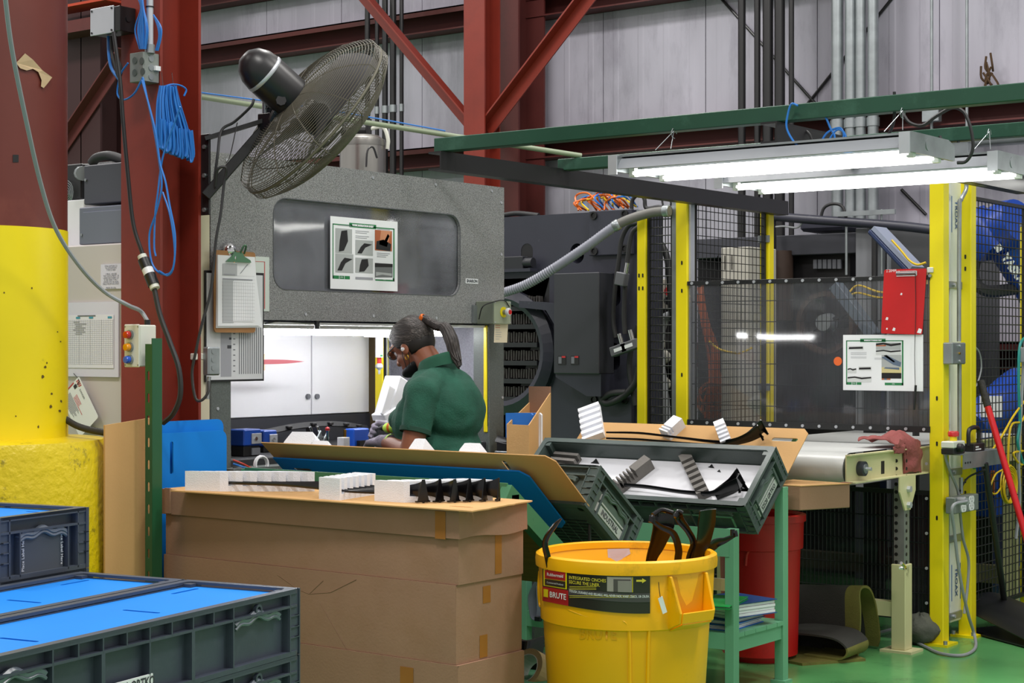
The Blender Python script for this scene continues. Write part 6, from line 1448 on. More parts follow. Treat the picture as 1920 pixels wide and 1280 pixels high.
def roll(nm, lab, c, axis, r, w, rin=.038, m=mTan):
    t = thing(nm, lab, 'tape roll', c); a = V(axis).normalized()
    MB().lathe([(rin, -w/2), (r, -w/2), (r, w/2), (rin, w/2), (rin, -w/2)], 28, c, a, sm=False).build('tape', m, t); MB().lathe([(rin-.003, -w/2-.001), (rin, -w/2-.001), (rin, w/2+.001), (rin-.003, w/2+.001), (rin-.003, -w/2-.001)], 24, c, a, sm=False).build('core', mTanW, t); return t
pt_ = onY(1345, 1100, 6.30)
p = onZ(1346, 1108, .56); 
t2 = MB().bb((-4.05, 6.2, .268), (-3.85, 6.5, .53)).build('carton', mCard); setp(t2, 'brown carton on the cart shelf behind the binders', 'carton')
roll('tape_roll', 'tan tape roll standing behind the yellow bin on the cart', onY(1347, 1095, 6.34), (0, .15, 1), .075, .05)
roll('tape_roll', 'large tan tape roll lying at the foot of the cardboard boxes', onZ(996, 1255, .30) if False else onD(998, 1258, 6.5), (-.12, -.84, .45), .078, .075, .056)
ctn = onD(998, 1268, 6.55); o = MB().bb((ctn.x-.12, ctn.y-.1, 0), (ctn.x+.12, ctn.y+.16, ctn.z-.055)).build('carton', mCardY); setp(o, 'open brown carton on the floor under the large tape roll', 'carton')
for i, (pa, pb, pc_) in enumerate((((972, 1200), (990, 1206), (1024, 1196)), ((972, 1222), (992, 1216), (1024, 1212)))):
    o = MB(); a, b_, c = onD(*pa, 6.75), onD(*pb, 6.7), onD(*pc_, 6.75)
    P = smooth([a, b_, c], 6); o.surf(lambda u, v: P[min(int(u*12), 12)]+V((0, -.03, -.04))*v+V((0, 0, .03*math.sin(v*PI))), 12, 4, .004); o = o.build('black_trim_part', mBlkG); setp(o, ('upper black trim scrap beside the foot of the boxes under the cart', 'lower black trim scrap beside the foot of the boxes under the cart')[i], 'trim part')
    o2 = MB().bb((c.x-.12, c.y-.0, 0), (c.x+.1, c.y+.12, c.z-.05)).build('black_tub', mBlk) if i == 1 else None
    if o2: setp(o2, 'low black tub on the floor under the trim scraps by the boxes', 'tub')
# water bottle pack and bag strap on the left rack shelf end
p = onD(997, 1135, 6.62)
t = thing('bottle_pack', 'shrink wrapped pack of clear bottles with a blue label behind the cardboard boxes', 'bottles', p)
xa_, zb_ = p.x, .515
for i in range(3):
    for j in range(2):
        q = V((-4.50+.045*i+.0, 6.25+.06*j, .268)); MB().lathe([(.0, 0), (.022, .002), (.020, .03), (.022, .06), (.021, .09), (.008, .115), (.008, .125), (0, .126)], 12, q).build('bottle', mat('clear_bottle', '#b9c0c4', .1, 0, .25, 40, spec=.9), t)
MB().bb((-4.525, 6.222, .355), (-4.385, 6.334, .41)).build('pack_label', mat('pack_blue', '#2670c0', .3), t)
text('24 BOUNTIFUL', .022, mWht, (-4.455, 6.222, .385), FY, t, al='CENTER')
o = MB(); P = smooth([onY(1014, 1085, 6.13), onY(1000, 1110, 6.12), onY(998, 1128, 6.12), onY(1002, 1155, 6.12), onY(1010, 1160, 6.12), onY(1014, 1140, 6.13), onY(1012, 1095, 6.14)], 6)
o.surf(lambda u, v: P[min(int(u*(len(P)-1)), len(P)-1)]+V((.0, .03*(v-.5), 0))+V((.022*(v-.5), 0, 0)), len(P)-1, 2, .003)
t = thing('bag_strap', 'grey webbing strap with a black buckle hanging over the green shelf edge', 'strap', P[0]); o.build('webbing', mat('grey_webbing', '#5d626c', .9), t); q = onY(1009, 1160, 6.11); MB().bb(q+V((-.016, -.008, -.01)), q+V((.016, .008, .012))).build('buckle', mBlk, t, bev=.002)
# red bin behind the cart
rc = cw((1425-960)/F*7.95, 7.95); t = thing('waste_bin', 'red round waste bin standing behind the mint green cart', 'bin', (rc.x, rc.y, 0))
rr = 78/3200*7.95
zrt = 1.45-(962-650)/F*7.95
MB().lathe([(0, .01), (rr-.06, 0), (rr-.055, .02), (rr-.01, zrt-.16), (rr+.005, zrt-.155), (rr+.008, zrt-.03), (rr-.004, zrt-.03), (rr-.02, .03), (0, .03)], 56, (rc.x, rc.y, 0)).build('barrel', mCanR, t); MB().lathe([(rr, zrt-.035), (rr+.018, zrt-.03), (rr+.018, zrt), (rr, zrt+.004), (rr-.008, zrt-.01), (rr, zrt-.035)], 56, (rc.x, rc.y, 0)).build('rim', mCanR, t)
def onrc(px, py, r):
    dd = ray(px, py); e = EP-V((rc.x, rc.y, 0)); A = dd.x**2+dd.y**2; B2 = 2*(dd.x*e.x+dd.y*e.y); D = B2*B2-4*A*(e.x**2+e.y**2-r*r); s = (-B2-math.sqrt(max(D, 0)))/(2*A); return EP+dd*s
text_px('BRUTE', 12, mBlk, 0, 0, lambda f, g, dx, dy: onrc(1489+dx, 972-dy, rr+.0075), t, al='CENTER', sx=.75, bold=.02)
MB().tube([onrc(px, py, rr-.008) for px, py in ((1398, 1060), (1402, 1035), (1420, 1022), (1460, 1012), (1500, 1006))], .008, 6, 5).build('panel_ridge', mCanR, t)

# ---------------------------------------------------------------- guard fence
def fpost(px_or_x, y, w, z1, lab, grp=None, base=True, isx=False, cap=None, name='fence_post'):
    x = px_or_x if isx else onY(px_or_x, 800, y).x
    t = thing(name, lab, 'post', (x, y, 0), grp); MB().bb((x-w/2, y-w/2, 0), (x+w/2, y+w/2, z1)).build('post', mYelPost, t, bev=.004)
    if base:
        MB().bb((x-w*.95, y-w*.95, 0), (x+w*.95, y+w*.95, .012)).build('base_plate', mYelPost, t)
        for s in (-1, 1): MB().cyl((x+s*w*.75, y-w*.75, .012), (x+s*w*.75, y-w*.75, .03), .01, n=6).build('anchor_bolt', mGalv, t)
    MB().bb((x-w/2-.001, y-w/2-.001, z1), (x+w/2+.001, y+w/2+.001, z1+.02)).build('post_cap', mGalv, t)
    return t, x
FYW = 7.9
tR, xR = fpost(1761, FYW, .072, 2.36, 'thick yellow fence post right of the red clipboard, floor to light fixture')
tL, xL = fpost(1284, FYW, .072, onY(1284, 366, FYW).z, 'thick yellow fence post with a grey strip left of the plexiglass panel')
tM, xM = fpost(1438, 8.75, .06, onY(1438, 392, 8.75).z, 'slim yellow fence post seen behind the plexiglass panel')
t3, x3 = fpost(1207, FYW+.02, .055, onY(1207, 400, FYW).z, 'slim yellow fence post at the left end of the mesh, beside the dark press')
t4, x4 = fpost(-3.31, 8.22, .068, 2.36, 'yellow fence post carrying the conduit, just right of the white guard column', isx=True)
t5, x5 = fpost(-3.31, 9.06, .06, 2.1, 'yellow fence post cut by the right edge of the picture', isx=True)
for (tt, x, y, zs_) in ((tR, xR, FYW-.037, (1.2, .98, .62)), (t4, -3.31, 8.185, (1.9, 1.84, .78, .72)), (t3, x3, FYW-.009, (1.84, 1.77)), (tL, xL, FYW-.037, (1.9, 1.3, 1.75))):
    for z in zs_:
        for dx in ((-.012, .012) if tt is t3 else (.004,)): MB().prism(rrect(.009, .022, .004, 2, x+dx, z), (0, y, 0), FY, .0012).build('slot', mBlk, tt)
MB().bb((xL-.075, FYW-.01, .0), (xL-.037, FYW+.02, onY(1284, 362, FYW).z)).build('grey_strip', mGalv, tL, label='galvanised strip on the left of the post')
MB().bb((xL+.037, FYW-.02, .0), (xL+.05, FYW+.02, onY(1284, 372, FYW).z)).build('grey_strip', mAlu, tL)
for z in (2.05, 1.2, .6): MB().bb((xM-.035, 8.71, z), (xM+.035, 8.72, z+.04)).build('clamp', mGalv, tM)
def mesh_panel(name, lab, p0, p1, z0, z1, nx_, nz_, r=.0022, fr=True, fw=.025):
    p0, p1 = V(p0), V(p1); t = thing(name, lab, 'mesh panel', ((p0.x+p1.x)/2, (p0.y+p1.y)/2, z0)); mm = MB(); d = (p1-p0)
    for i in range(nx_+1): q = p0+d*(i/nx_); mm.cyl((q.x, q.y, z0), (q.x, q.y, z1), r, n=4, caps=False)
    off = d.normalized().cross(V((0, 0, 1)))*r*1.6
    for k in range(nz_+1): z = z0+(z1-z0)*k/nz_; a = V((p0.x, p0.y, z))+off; c = V((p1.x, p1.y, z))+off; mm.cyl(a, c, r, n=4, caps=False)
    mm.build('wire_mesh', mBlkM, t, kind='stuff')
    if fr:
        for (a, c) in (((p0.x, p0.y, z0), (p0.x, p0.y, z1)), ((p1.x, p1.y, z0), (p1.x, p1.y, z1)), ((p0.x, p0.y, z0), (p1.x, p1.y, z0)), ((p0.x, p0.y, z1), (p1.x, p1.y, z1))): MB().bar(a, c, fw, fw*.7).build('frame_bar', mBlkM, t)
    return t
zt_ = onY(1305, 376, FYW).z
mesh_panel('mesh_panel', 'black wire mesh side panel behind the left part of the plexiglass', (xL+.03, FYW+.05, 0), (xM, 8.71, 0), .15, zt_, 18, 46)
mesh_panel('mesh_panel', 'narrow black wire mesh panel left of the thick yellow post', (x3+.03, FYW+.02, 0), (xL-.08, FYW+.02, 0), .15, onY(1240, 395, FYW).z, 9, 46, .003)
mesh_panel('mesh_panel', 'black wire mesh door panel at the right with the blue robot behind it', (-3.31, 8.27, 0), (-3.31, 9.03, 0), .12, 2.2, 16, 46, .0028)
# plexiglass panel on the fence front
za, zb2 = onY(1520, 522, FYW).z, onY(1520, 803, FYW).z
t = thing('plexiglass_panel', 'clear scratched plexiglass panel with black bolted rails between the two thick yellow posts', 'panel', ((xL+xR)/2, FYW, zb2))
xa2, xb2 = xL+.05, xR-.03; yg = FYW-.03
MB().bb((xa2, yg-.004, zb2), (xb2, yg, za)).build('clear_sheet', mPlexi, t)
MB().bb((xa2-.01, yg-.012, za-.022), (xb2, yg+.006, za)).build('rail', mBlkM, t); MB().bb((xa2-.01, yg-.012, zb2), (xb2, yg+.006, zb2+.03)).build('rail', mBlkM, t)
mm = MB()
for i in range(15): x = xa2+.02+(xb2-xa2-.05)*i/14; mm.cyl((x, yg-.012, za-.011), (x, yg-.018, za-.011), .008, n=8); mm.cyl((x, yg-.012, zb2+.015), (x, yg-.018, zb2+.015), .008, n=8)
mm.build('bolt_row', mAlu, t, kind='stuff')
mm = MB()
for i in range(56): x = xa2+(xb2-xa2)*i/55; mm.cyl((x, yg+.02, zb2), (x, yg+.02, za), .0018, n=4, caps=False)
for k in range(8): z = zb2+(za-zb2)*k/7; mm.cyl((xa2, yg+.024, z), (xb2, yg+.024, z), .0024, n=4, caps=False)
mm.build('wire_mesh', mBlkM, t, kind='stuff')
o = MB().cyl(onY(1571, 677, yg-.004), onY(1571, 677, yg-.004)+V((0, -.0015, 0)), .0225, n=24).build('orange_dot', mat('orange_sticker', '#e0662a', .6)); o.parent = None; setp(o, 'round orange sticker on the plexiglass left of the instruction sheet', 'sticker')
# lower black mesh under the conveyor
zlo, zhi = .30, .735
t = mesh_panel('mesh_panel', 'dark low guard panel of close vertical wires under the conveyor', (xL+.05, FYW, 0), (xR-.04, FYW, 0), .12, zhi, 60, 5, .0024, True, .03)
MB().bb((xL+.06, FYW+.012, .12), (xR-.04, FYW+.016, zhi)).build('smoked_sheet', mSmoke, t)
mm = MB()
for k in range(5): z = .2+k*.17; mm.cyl((xR-.055, FYW-.02, z), (xR-.055, FYW-.026, z), .008, n=8)
mm.build('bolt_row', mAlu, t)
# paper and red clipboard on the plexi
def sheet_on_y(y, pa, pb, lab, mode):
    a, c = onY(*pa, y), onY(*pb, y); w, h = c.x-a.x, c.z-a.z; t = thing('instruction_sheet', lab, 'paper', (a.x+w/2, y, a.z)); MB().bb((a.x, y-.0015, a.z), (c.x, y, c.z)).build('sheet', mPaper, t); sheet_print(t, (a.x, y-.0016, a.z), FY, w, h, mode); return t
sheet_on_y(yg-.006, (1581, 731), (1731, 627), 'white work instruction sheet with green border taped on the plexiglass below the red clipboard', 2)
yc = yg-.02
a, c = onY(1652, 625, yc), onY(1737, 503, yc)
t = thing('red_clipboard', 'red clipboard with a steel clip hanging on the plexiglass', 'clipboard', ((a.x+c.x)/2, yc, a.z))
w, h = c.x-a.x, c.z-a.z
MB().prism([(.0, .005), (.005, 0), (w-.03, -.006), (w-.022, .0), (w-.0, h-.005), (w-.006, h), (.022, h), (.016, h-.006)], (a.x, yc+.004, a.z), FY, .004).build('board', mRedClip, t)
q = onY(1700, 513, yc-.002); MB().bb(q+V((-.055, -.006, -.012)), q+V((.055, 0, .014))).build('clip', mChr, t, bev=.003); MB().cyl(q+V((-.05, -.01, .003)), q+V((.05, -.01, .003)), .006, n=8).build('clip_lever', mChr, t)
chips = MB()
for px, py, s in ((1690, 551, .006), (1663, 597, .008), (1676, 617, .009), (1663, 616, .005), (1724, 620, .013)): q = onY(px, py, yc); chips.prism([(-s, -s*.7), (s*.6, -s), (s, s*.5), (-s*.2, s)], q-V((0, .0006, 0)), FY, .0004)
chips.build('paint_chip', mPaper, t); text('2 20MM', .02, mPaper, onY(1662, 508, yc)-V((0, .001, 0)), FY, t, sx=.8)
MB().tube([onY(1716, 513, yc-.008), onY(1717, 580, yc-.006), onY(1715, 660, yc-.012), onY(1716, 724, yc-.012)], .0016, 5, 5).build('string', mBlk, t); MB().cyl(onY(1717, 722, yc-.012), onY(1714, 768, yc-.012), .006, n=10).build('pen', mBlk, t, label='black pen hung on the clipboard string')
a, c = onY(1724, 533, yg-.007), onY(1740, 508, yg-.007); o = MB().bb((a.x, yg-.008, a.z), (c.x, yg-.006, c.z)).build('masking_tape', mat('masking_tape', '#b39a78')); setp(o, 'strip of tan masking tape between the red clipboard and the yellow post', 'tape')
q = onY(1745, 506, FYW-.037); t = thing('magnet_hook', 'small ivory magnet on the yellow post beside the red clipboard', 'magnet', q); MB().bb(q+V((-.016, -.01, -.013)), q+V((.016, 0, .013))).build('magnet', mIvory, t, bev=.003); MB().cyl(q+V((0, 0, -.028)), q+V((0, -.012, -.028)), .008, n=10).build('hook', mGalv, t)
# white guard column between the two right posts
p0 = onX(1782, 600, -3.33); p1 = onX(1803, 600, -3.33)
t = thing('guard_column', 'white aluminium guard column with blue lettered stickers between the two yellow posts', 'guard column', (-3.33, (p0.y+p1.y)/2, .16)); zc0 = onX(1790, 1165, -3.33).z
MB().bb((-3.37, p0.y, zc0), (-3.33, p1.y, 2.36)).build('column', mat('column_white', '#e2e4e0', .4, .1, .04, 4, 0, 1, '#8d9088', 6, .5, .6, .7), t, bev=.003); MB().bb((-3.372, p1.y, zc0), (-3.325, p1.y+.014, 2.36)).build('edge_strip', mGalv, t)
for py in (534, 885, 1010, 1155):
    q = onX(1786, py, -3.325); MB().bb((-3.36, p0.y-.10, q.z-.018), (-3.322, p1.y, q.z+.018)).build('bracket', mGalv, t, bev=.002); MB().cyl((-3.322, p0.y+.02, q.z), (-3.312, p0.y+.02, q.z), .01, n=6).build('bolt', mAlu, t)
for py in (403, 1090):
    q = onX(1794, py, -3.329); MB().bb((-3.329, p0.y+.012, q.z-.09), (-3.3285, p0.y+.018, q.z+.09)).bb((-3.329, p1.y-.022, q.z-.09), (-3.3285, p1.y-.016, q.z+.09)).build('blue_stripe', mat('sticker_blue', '#1d5fae', .5), t)
    text('TROAX', .042, mat('sticker_navy', '#1a4a8a', .5), (-3.3285, (p0.y+p1.y)/2-.002, q.z), ((0, 0, -1), (0, 1, 0), (1, 0, 0)), t, al='CENTER', bold=.001)
# conduit, switch box on the fourth post
xq = -3.27
def oq(px, py): return onX(px, py, xq)
t = thing('conduit', 'grey conduit running down the rear yellow post through a small switch box', 'conduit', oq(1799, 640))
MB().tube([oq(1812, 340), oq(1811, 356), oq(1802, 375), oq(1799, 400), oq(1798, 640)], .0105, 10, 5).build('pipe', mGalv, t); MB().tube([oq(1799, 682), oq(1799, 800), oq(1799, 840)], .0105, 10, 4).build('pipe', mGalv, t); MB().tube([oq(1802, 895), oq(1802, 925)], .0105, 10).build('pipe', mGalv, t)
a, c = onX(1786, 683, xq+.03), onX(1811, 642, xq+.03); MB().bb((xq-.02, a.y, a.z), (xq+.03, c.y, c.z)).build('switch_box', mGalv, t, bev=.005)
for f in (.15, .5, .85): MB().cyl((xq+.03, (a.y+c.y)/2, a.z+(c.z-a.z)*f), (xq+.036, (a.y+c.y)/2, a.z+(c.z-a.z)*f), .006, n=10).build('screw', mGold if f == .5 else mAlu, t)
# shelf plate with e-stop and handle device
xs_ = -3.25
a, c = onX(1752, 848, xs_), onX(1848, 852, xs_)
t = thing('steel_shelf', 'small galvanised angle shelf clamped on the yellow posts, carrying switches', 'shelf', (xs_, (a.y+c.y)/2, a.z-.07))
ysa, ysb = FYW-.06, 8.40; zsh = onX(1800, 848, xs_).z
MB().bb((xs_-.03, ysa, zsh-.006), (xs_+.055, ysb, zsh)).build('top_plate', mGalv, t); MB().bb((xs_+.049, ysa+.05, zsh-.075), (xs_+.055, ysb+.01, zsh-.006)).build('front_plate', mGalv, t)
for dy in (.07, .10, .13): MB().cyl((xs_+.055, ysa+dy, zsh-.045), (xs_+.058, ysa+dy, zsh-.045), .005, n=8).build('hole', mBlk, t)
p = onX(1783, 835, xs_); y0 = p.y
t = thing('emergency_stop_box', 'grey and black box with a red mushroom button on the small shelf', 'control box', (xs_+.01, y0, zsh)); MB().bb((xs_-.02, y0-.075, zsh), (xs_+.045, y0+.065, zsh+.03)).build('base', mBlk, t, bev=.004); MB().bb((xs_-.02, y0-.075, zsh+.03), (xs_+.045, y0+.065, zsh+.062)).build('cover', mIvory, t, bev=.004)
q = V((xs_+.01, y0+.005, zsh+.062)); MB().cyl(q, q+V((0, 0, .02)), .018, n=16).build('stem', mYelPost, t); MB().lathe([(.016, 0), (.026, .004), (.028, .022), (.022, .03), (0, .031)], 20, q+V((0, 0, .018))).build('stop_button', mRedB, t)
MB().lathe([(.0, 0), (.022, 0), (.022, .02), (.012, .03), (0, .03)], 14, (xs_+.045, y0-.02, zsh+.03), (1, 0, 0)).build('cable_gland', mBlk, t)
MB().tube([V((xs_+.07, y0-.02, zsh+.03)), oq(1775, 850), oq(1780, 880), oq(1796, 920), oq(1800, 960), oq(1806, 1010), oq(1816, 1050), oq(1814, 1100), oq(1808, 1150)], .007, 8, 6).build('cable', mGryC, t)
p = onX(1822, 835, xs_); y0 = p.y
t = thing('switch_handle', 'black interlock switch with a loop handle on the small shelf', 'switch', (xs_, y0, zsh)); MB().bb((xs_-.015, y0-.07, zsh), (xs_+.04, y0+.07, zsh+.04)).build('body', mBlk, t, bev=.003); MB().tube([V((xs_+.01, y0-.065, zsh+.03)), V((xs_+.01, y0-.065, zsh+.095)), V((xs_+.01, y0-.03, zsh+.115)), V((xs_+.01, y0+.04, zsh+.115)), V((xs_+.01, y0+.065, zsh+.095)), V((xs_+.01, y0+.065, zsh+.03))], .011, 8, 4).build('loop_handle', mBlk, t)
MB().bb((xs_+.04, y0-.05, zsh+.008), (xs_+.0405, y0+.02, zsh+.014)).bb((xs_+.04, y0-.05, zsh+.02), (xs_+.0405, y0-.01, zsh+.026)).build('print', mPaper, t); MB().cyl((xs_+.01, y0+.01, zsh-.09), (xs_+.01, y0+.01, zsh-.005), .008, n=10).build('green_plug', mat('green_plug', '#4a9a58', .5), t); MB().tube([V((xs_+.065, y0+.01, zsh-.09)), oq(1815, 895), oq(1800, 920)], .005, 6, 5).build('cable', mCab, t)
# quad outlet
xo = -3.22
a, c = onX(1791, 964, xo), onX(1835, 925, xo)
t = thing('outlet_box', 'grey four socket outlet box clamped on the rear yellow post', 'outlet', (xo, (a.y+c.y)/2, a.z)); MB().bb((xo-.05, a.y, a.z), (xo, c.y, c.z)).build('box_body', mat('outlet_grey', '#7c837f', .45, .2, .06, 8), t, bev=.004)
for fy in (.34, .68):
    for fz in (.28, .72):
        yy, zz = a.y+(c.y-a.y)*fy, a.z+(c.z-a.z)*fz; s = MB().prism(rrect(.062, .036, .014, 4, yy, zz), (xo, 0, 0), FX, .003).build('socket', mWht, t)
        mm = MB(); mm.bb((xo+.003, yy-.014, zz), (xo+.0035, yy-.011, zz+.010)).bb((xo+.003, yy+.010, zz), (xo+.0035, yy+.013, zz+.010)).cyl((xo+.003, yy, zz-.008), (xo+.0035, yy, zz-.008), .004, n=8); mm.build('socket_holes', mBlk, s)
q = onX(1797, 938, xo); MB().cyl(q, q+V((.05, -.02, 0)), .018, n=12).build('plug', mGryC, t)
gr = [q+V((.05, -.02, 0)), onX(1786, 950, xo+.03), onX(1790, 1000, xo+.02), onX(1800, 1080, xo+.02), onX(1815, 1150, xo+.02), onX(1827, 1190, xo+.02), onZ(1828, 1215, .012), onZ(1805, 1228, .009), onZ(1765, 1225, .009), onZ(1735, 1212, .009), onZ(1716, 1202, .012), onZ(1713, 1195, .014)]
o = MB().tube(gr, .0078, 8, 8).build('extension_cord', mGryC); setp(o, 'grey cord from the outlet box looping over the green floor', 'cord')
# ---------------------------------------------------------------- conveyor
CXR = -3.41; y0c = 7.06
zr = onX(1600, 905, CXR).z
ztop, zbot = onX(1594, 852, CXR).z, onX(1594, 905, CXR).z
XL = -4.35
t = thing('conveyor', 'cream framed belt conveyor with a pale belt running into the guarded cell', 'conveyor', ((CXR+XL)/2, 8, 0)); conv = t
for x in (CXR, XL):
    pr = MB(); s = 1 if x == CXR else -1
    pr.bb((x-.006, y0c, zbot), (x, 9.25, ztop)); pr.bb((min(x, x+s*.045), y0c, zbot), (max(x, x+s*.045), 9.25, zbot+.006)); pr.bb((min(x, x+s*.02), y0c, ztop-.006), (max(x, x+s*.02), 9.25, ztop)); pr.build('side_rail', mCrm, t)
rb_ = .075; zbt = ztop+.005
bm_ = MB(); n = 14
prof = [(9.25, zbt), (y0c+rb_, zbt)]+[(y0c+rb_-rb_*math.sin(a*PI/n), zbt-rb_+rb_*math.cos(a*PI/n)) for a in range(1, n+1)]+[(9.25, zbt-2*rb_)]
prof = [(y, z) for y, z in prof]
bm_.add([(x, y, z) for x in (XL+.02, CXR-.02) for y, z in prof], [(i, i+1, len(prof)+i+1, len(prof)+i) for i in range(len(prof)-1)], True)
bm_.build('belt', mBelt, t); MB().cyl((XL+.02, y0c+rb_, zbt-rb_), (CXR-.018, y0c+rb_, zbt-rb_), rb_-.004, n=24).build('end_roller', mGalv, t)
q = onX(1611, 878, CXR); MB().cyl(q, q+V((.03, 0, 0)), .034, n=20).build('bearing', mPress, t); MB().cyl(q+V((.03, 0, 0)), q+V((.035, 0, 0)), .022, n=20).build('bearing_ring', mGalv, t); MB().cyl(q+V((.03, 0, 0)), q+V((.06, 0, 0)), .009, n=6).build('bearing_bolt', mAlu, t)
q = onX(1655, 876, CXR); MB().bb(q+V((.0, -.018, -.03)), q+V((.001, .018, .03))).build('slot', mBlk, t)
lx = CXR+.02; yl = onX(1692, 1000, lx).y
zpl = onX(1692, 892, lx).z
MB().prism([(yl-.09, zbot+.004), (yl+.09, zbot+.004), (yl+.09, zbot-.07), (yl+.03, zbot-.16), (yl-.03, zbot-.16), (yl-.09, zbot-.07)], (lx+.02, 0, 0), FX, .008).build('hanger_plate', mCrm, t)
for z in (zbot-.06, zbot-.135): MB().cyl((lx+.028, yl, z), (lx+.045, yl, z), .016, n=6).build('bolt', mAlu, t)
zsl = onX(1690, 1057, lx).z
hol = MB().bb((lx-.03, yl-.03, zsl-.05), (lx+.022, yl+.03, zbot-.05)).build('leg_upper', mGalv, t, label='punched galvanised upper leg')
mm = MB()
for k in range(14): z = zsl+.01+k*.037; mm.cyl((lx-.018, yl-.030, z), (lx-.018, yl-.0315, z), .009, n=10); mm.cyl((lx+.022, yl-.004, z), (lx+.0235, yl-.004, z), .009, n=10)
mm.build('leg_holes', mBlk, hol)
MB().bb((lx-.04, yl-.04, .012), (lx+.032, yl+.04, zsl)).build('leg', mCrm, t, bev=.003); MB().bb((lx-.085, yl-.07, 0), (lx+.075, yl+.07, .012)).build('foot_plate', mCrm, t)
MB().bb((XL, yl-.03, .165), (lx-.04, yl+.03, .235)).build('cross_bar', mCrm, t); MB().bb((XL-.03, yl-.04, 0), (XL+.03, yl+.04, zbot)).build('leg', mCrm, t)
q = onX(1686, 1064, lx+.03); MB().tube([q, q+V((.03, 0, 0)), q+V((.05, -.09, .035))], .008, 8, 3).build('lock_pin', mChr, t)
for y in (9.1,): MB().bb((CXR-.05, y, 0), (CXR+.02, y+.06, zbot)).build('leg', mCrm, t)
# dusty red cloth over the rail
def clo(u, v):
    y = y0c+.46+.33*u; a = v
    s = a*.30-.10
    if s < .05: p = V((CXR-.01-(.05-s), y, ztop+.035+.012*math.sin(u*9+v*5)))
    else: p = V((CXR+.02+.010*math.sin(u*11), y, ztop+.035-(s-.05)*(1.0 if u > .45 else .35)))
    return p+V((noise.noise(V((u*5, v*5, 1)))*.012, noise.noise(V((u*4, v*6, 7)))*.03, noise.noise(V((u*6, v*6, 3)))*.018+.035*math.sin(min(1, v*1.6)*PI)*math.sin(u*PI)))
o = MB().surf(clo, 26, 22, .006).build('cloth', mCloth); setp(o, 'crumpled dusty red cloth draped over the conveyor rail by the yellow post', 'cloth')
# shallow cardboard tray under the conveyor end
a, c = onY(1497, 958, 6.80), onY(1592, 948, 7.0)
zt0 = onX(1512, 905, -3.43).z if False else onY(1515, 912, 6.75).z; zt1 = onY(1515, 958, 6.75).z
t = thing('cardboard_tray', 'flat brown cardboard carton on the red bin beside the conveyor end', 'carton', (-3.55, 6.95, zt1))
pA, pB = onY(1500, 930, 6.72), onY(1594, 920, 6.98)
xA = onY(1478, 930, 6.70).x
dv = (V((pB.x, 6.98, 0))-V((pA.x, 6.72, 0)))
poly = [(pA.x-.22, 6.72-.0), (pA.x, 6.72), (pB.x, 6.98), (pB.x-.3, 7.02)]
zm0, zm1 = onY(1500, 957, 6.72).z, onY(1500, 912, 6.72).z
zm1 = min(zm1, zbot-.01) if False else zm1
MB().prism(poly, (0, 0, zm0), FZ, zm1-zm0).build('carton_body', mCard, t, bev=.003); MB().prism([(p[0]+(p[0]+3.6)*.02, p[1]) for p in poly], (0, 0, zm1), FZ, .004).build('carton_top', mCardY, t)
MB().prism([(-.0, 0), (.04, .0), (.05, .02), (.01, .025)], (pB.x-.045, 6.975, zm1+.004), FZ, .003).build('torn_flap', mCard, t)
# rolled rubber mats
def spiral_mat(nm, lab, c, axis, L, r0, turns, tail, m, edge=True):
    t = thing(nm, lab, 'mat', c); a = V(axis).normalized(); s = a.cross(V((0, 0, 1))).normalized(); P = []
    n = 40
    for i in range(n+1):
        f = i/n; ang = f*turns*2*PI; r = r0*(.42+.58*f); P.append((math.cos(ang-PI/2-turns*2*PI)*r, math.sin(ang-PI/2-turns*2*PI)*r+r0))
    P += [(tail*(j/6), -.0) for j in range(1, 7)]
    def f(u, v, lo=0, hi=L):
        g = u*(len(P)-1); i = min(int(g), len(P)-2); q = (P[i][0]+(P[i+1][0]-P[i][0])*(g-i), P[i][1]+(P[i+1][1]-P[i][1])*(g-i)); return V(c)+s*q[0]+V((0, 0, 1))*(q[1]+.006)+a*(lo+(hi-lo)*v)
    MB().surf(lambda u, v: f(u, v), 60, 8, .01).build('mat_sheet', m, t)
    if edge: MB().surf(lambda u, v: f(u, v, L+.0, L+.09), 60, 2, .01).build('mat_border', mMatY, t, label='dull yellow bevelled border')
    return t
PM = smooth([V((x, 0, z)) for x, z in ((-.40, .06), (-.25, .11), (-.08, .125), (.06, .12), (.125, .085), (.13, .045), (.09, .016), (.0, .013), (-.1, .013))], 5)
def curl(u, v, sh=0): g = u*(len(PM)-1); i = min(int(g), len(PM)-2); q = PM[i].lerp(PM[i+1], g-i); return V((-3.58+q.x, 7.16+.22*v-.08*q.x, q.z*(1+.12*(v-.5))))
t = thing('curled_mat', 'grey rubber floor mat with dull yellow border, end curled under', 'mat', (-3.6, 7.3, 0))
MB().surf(lambda u, v: curl(u*.52, v), 26, 8, .009).build('mat_sheet', mMat, t); MB().surf(lambda u, v: curl(.52+u*.48, v), 26, 8, .009).build('mat_border', mMatY, t, label='dull yellow border end')
def bent(u, v):
    P = [(0, .0), (.0, .12), (.02, .24), (.10, .30), (.22, .285), (.32, .2), (.36, .06), (.37, .012)]
    Q = smooth([V((a, 0, b_)) for a, b_ in P], 4); g = u*(len(Q)-1); i = min(int(g), len(Q)-2); q = Q[i].lerp(Q[i+1], g-i)
    return V((-4.2, 7.40, 0))+V((.62*v+.03*noise.noise(V((u*4, v*3, 0))), q.x*.55+.012*math.sin(v*3), q.z*(1-.15*(1-v))))
t = thing('folded_mat', 'dark rubber mat folded over itself, behind the curled one under the conveyor', 'mat', (-3.9, 7.6, 0)); MB().surf(bent, 34, 12, .012).build('mat_sheet', mMat, t); MB().surf(lambda u, v: bent(u, 1+.12*v), 34, 2, .012).build('mat_border', mMatY, t)
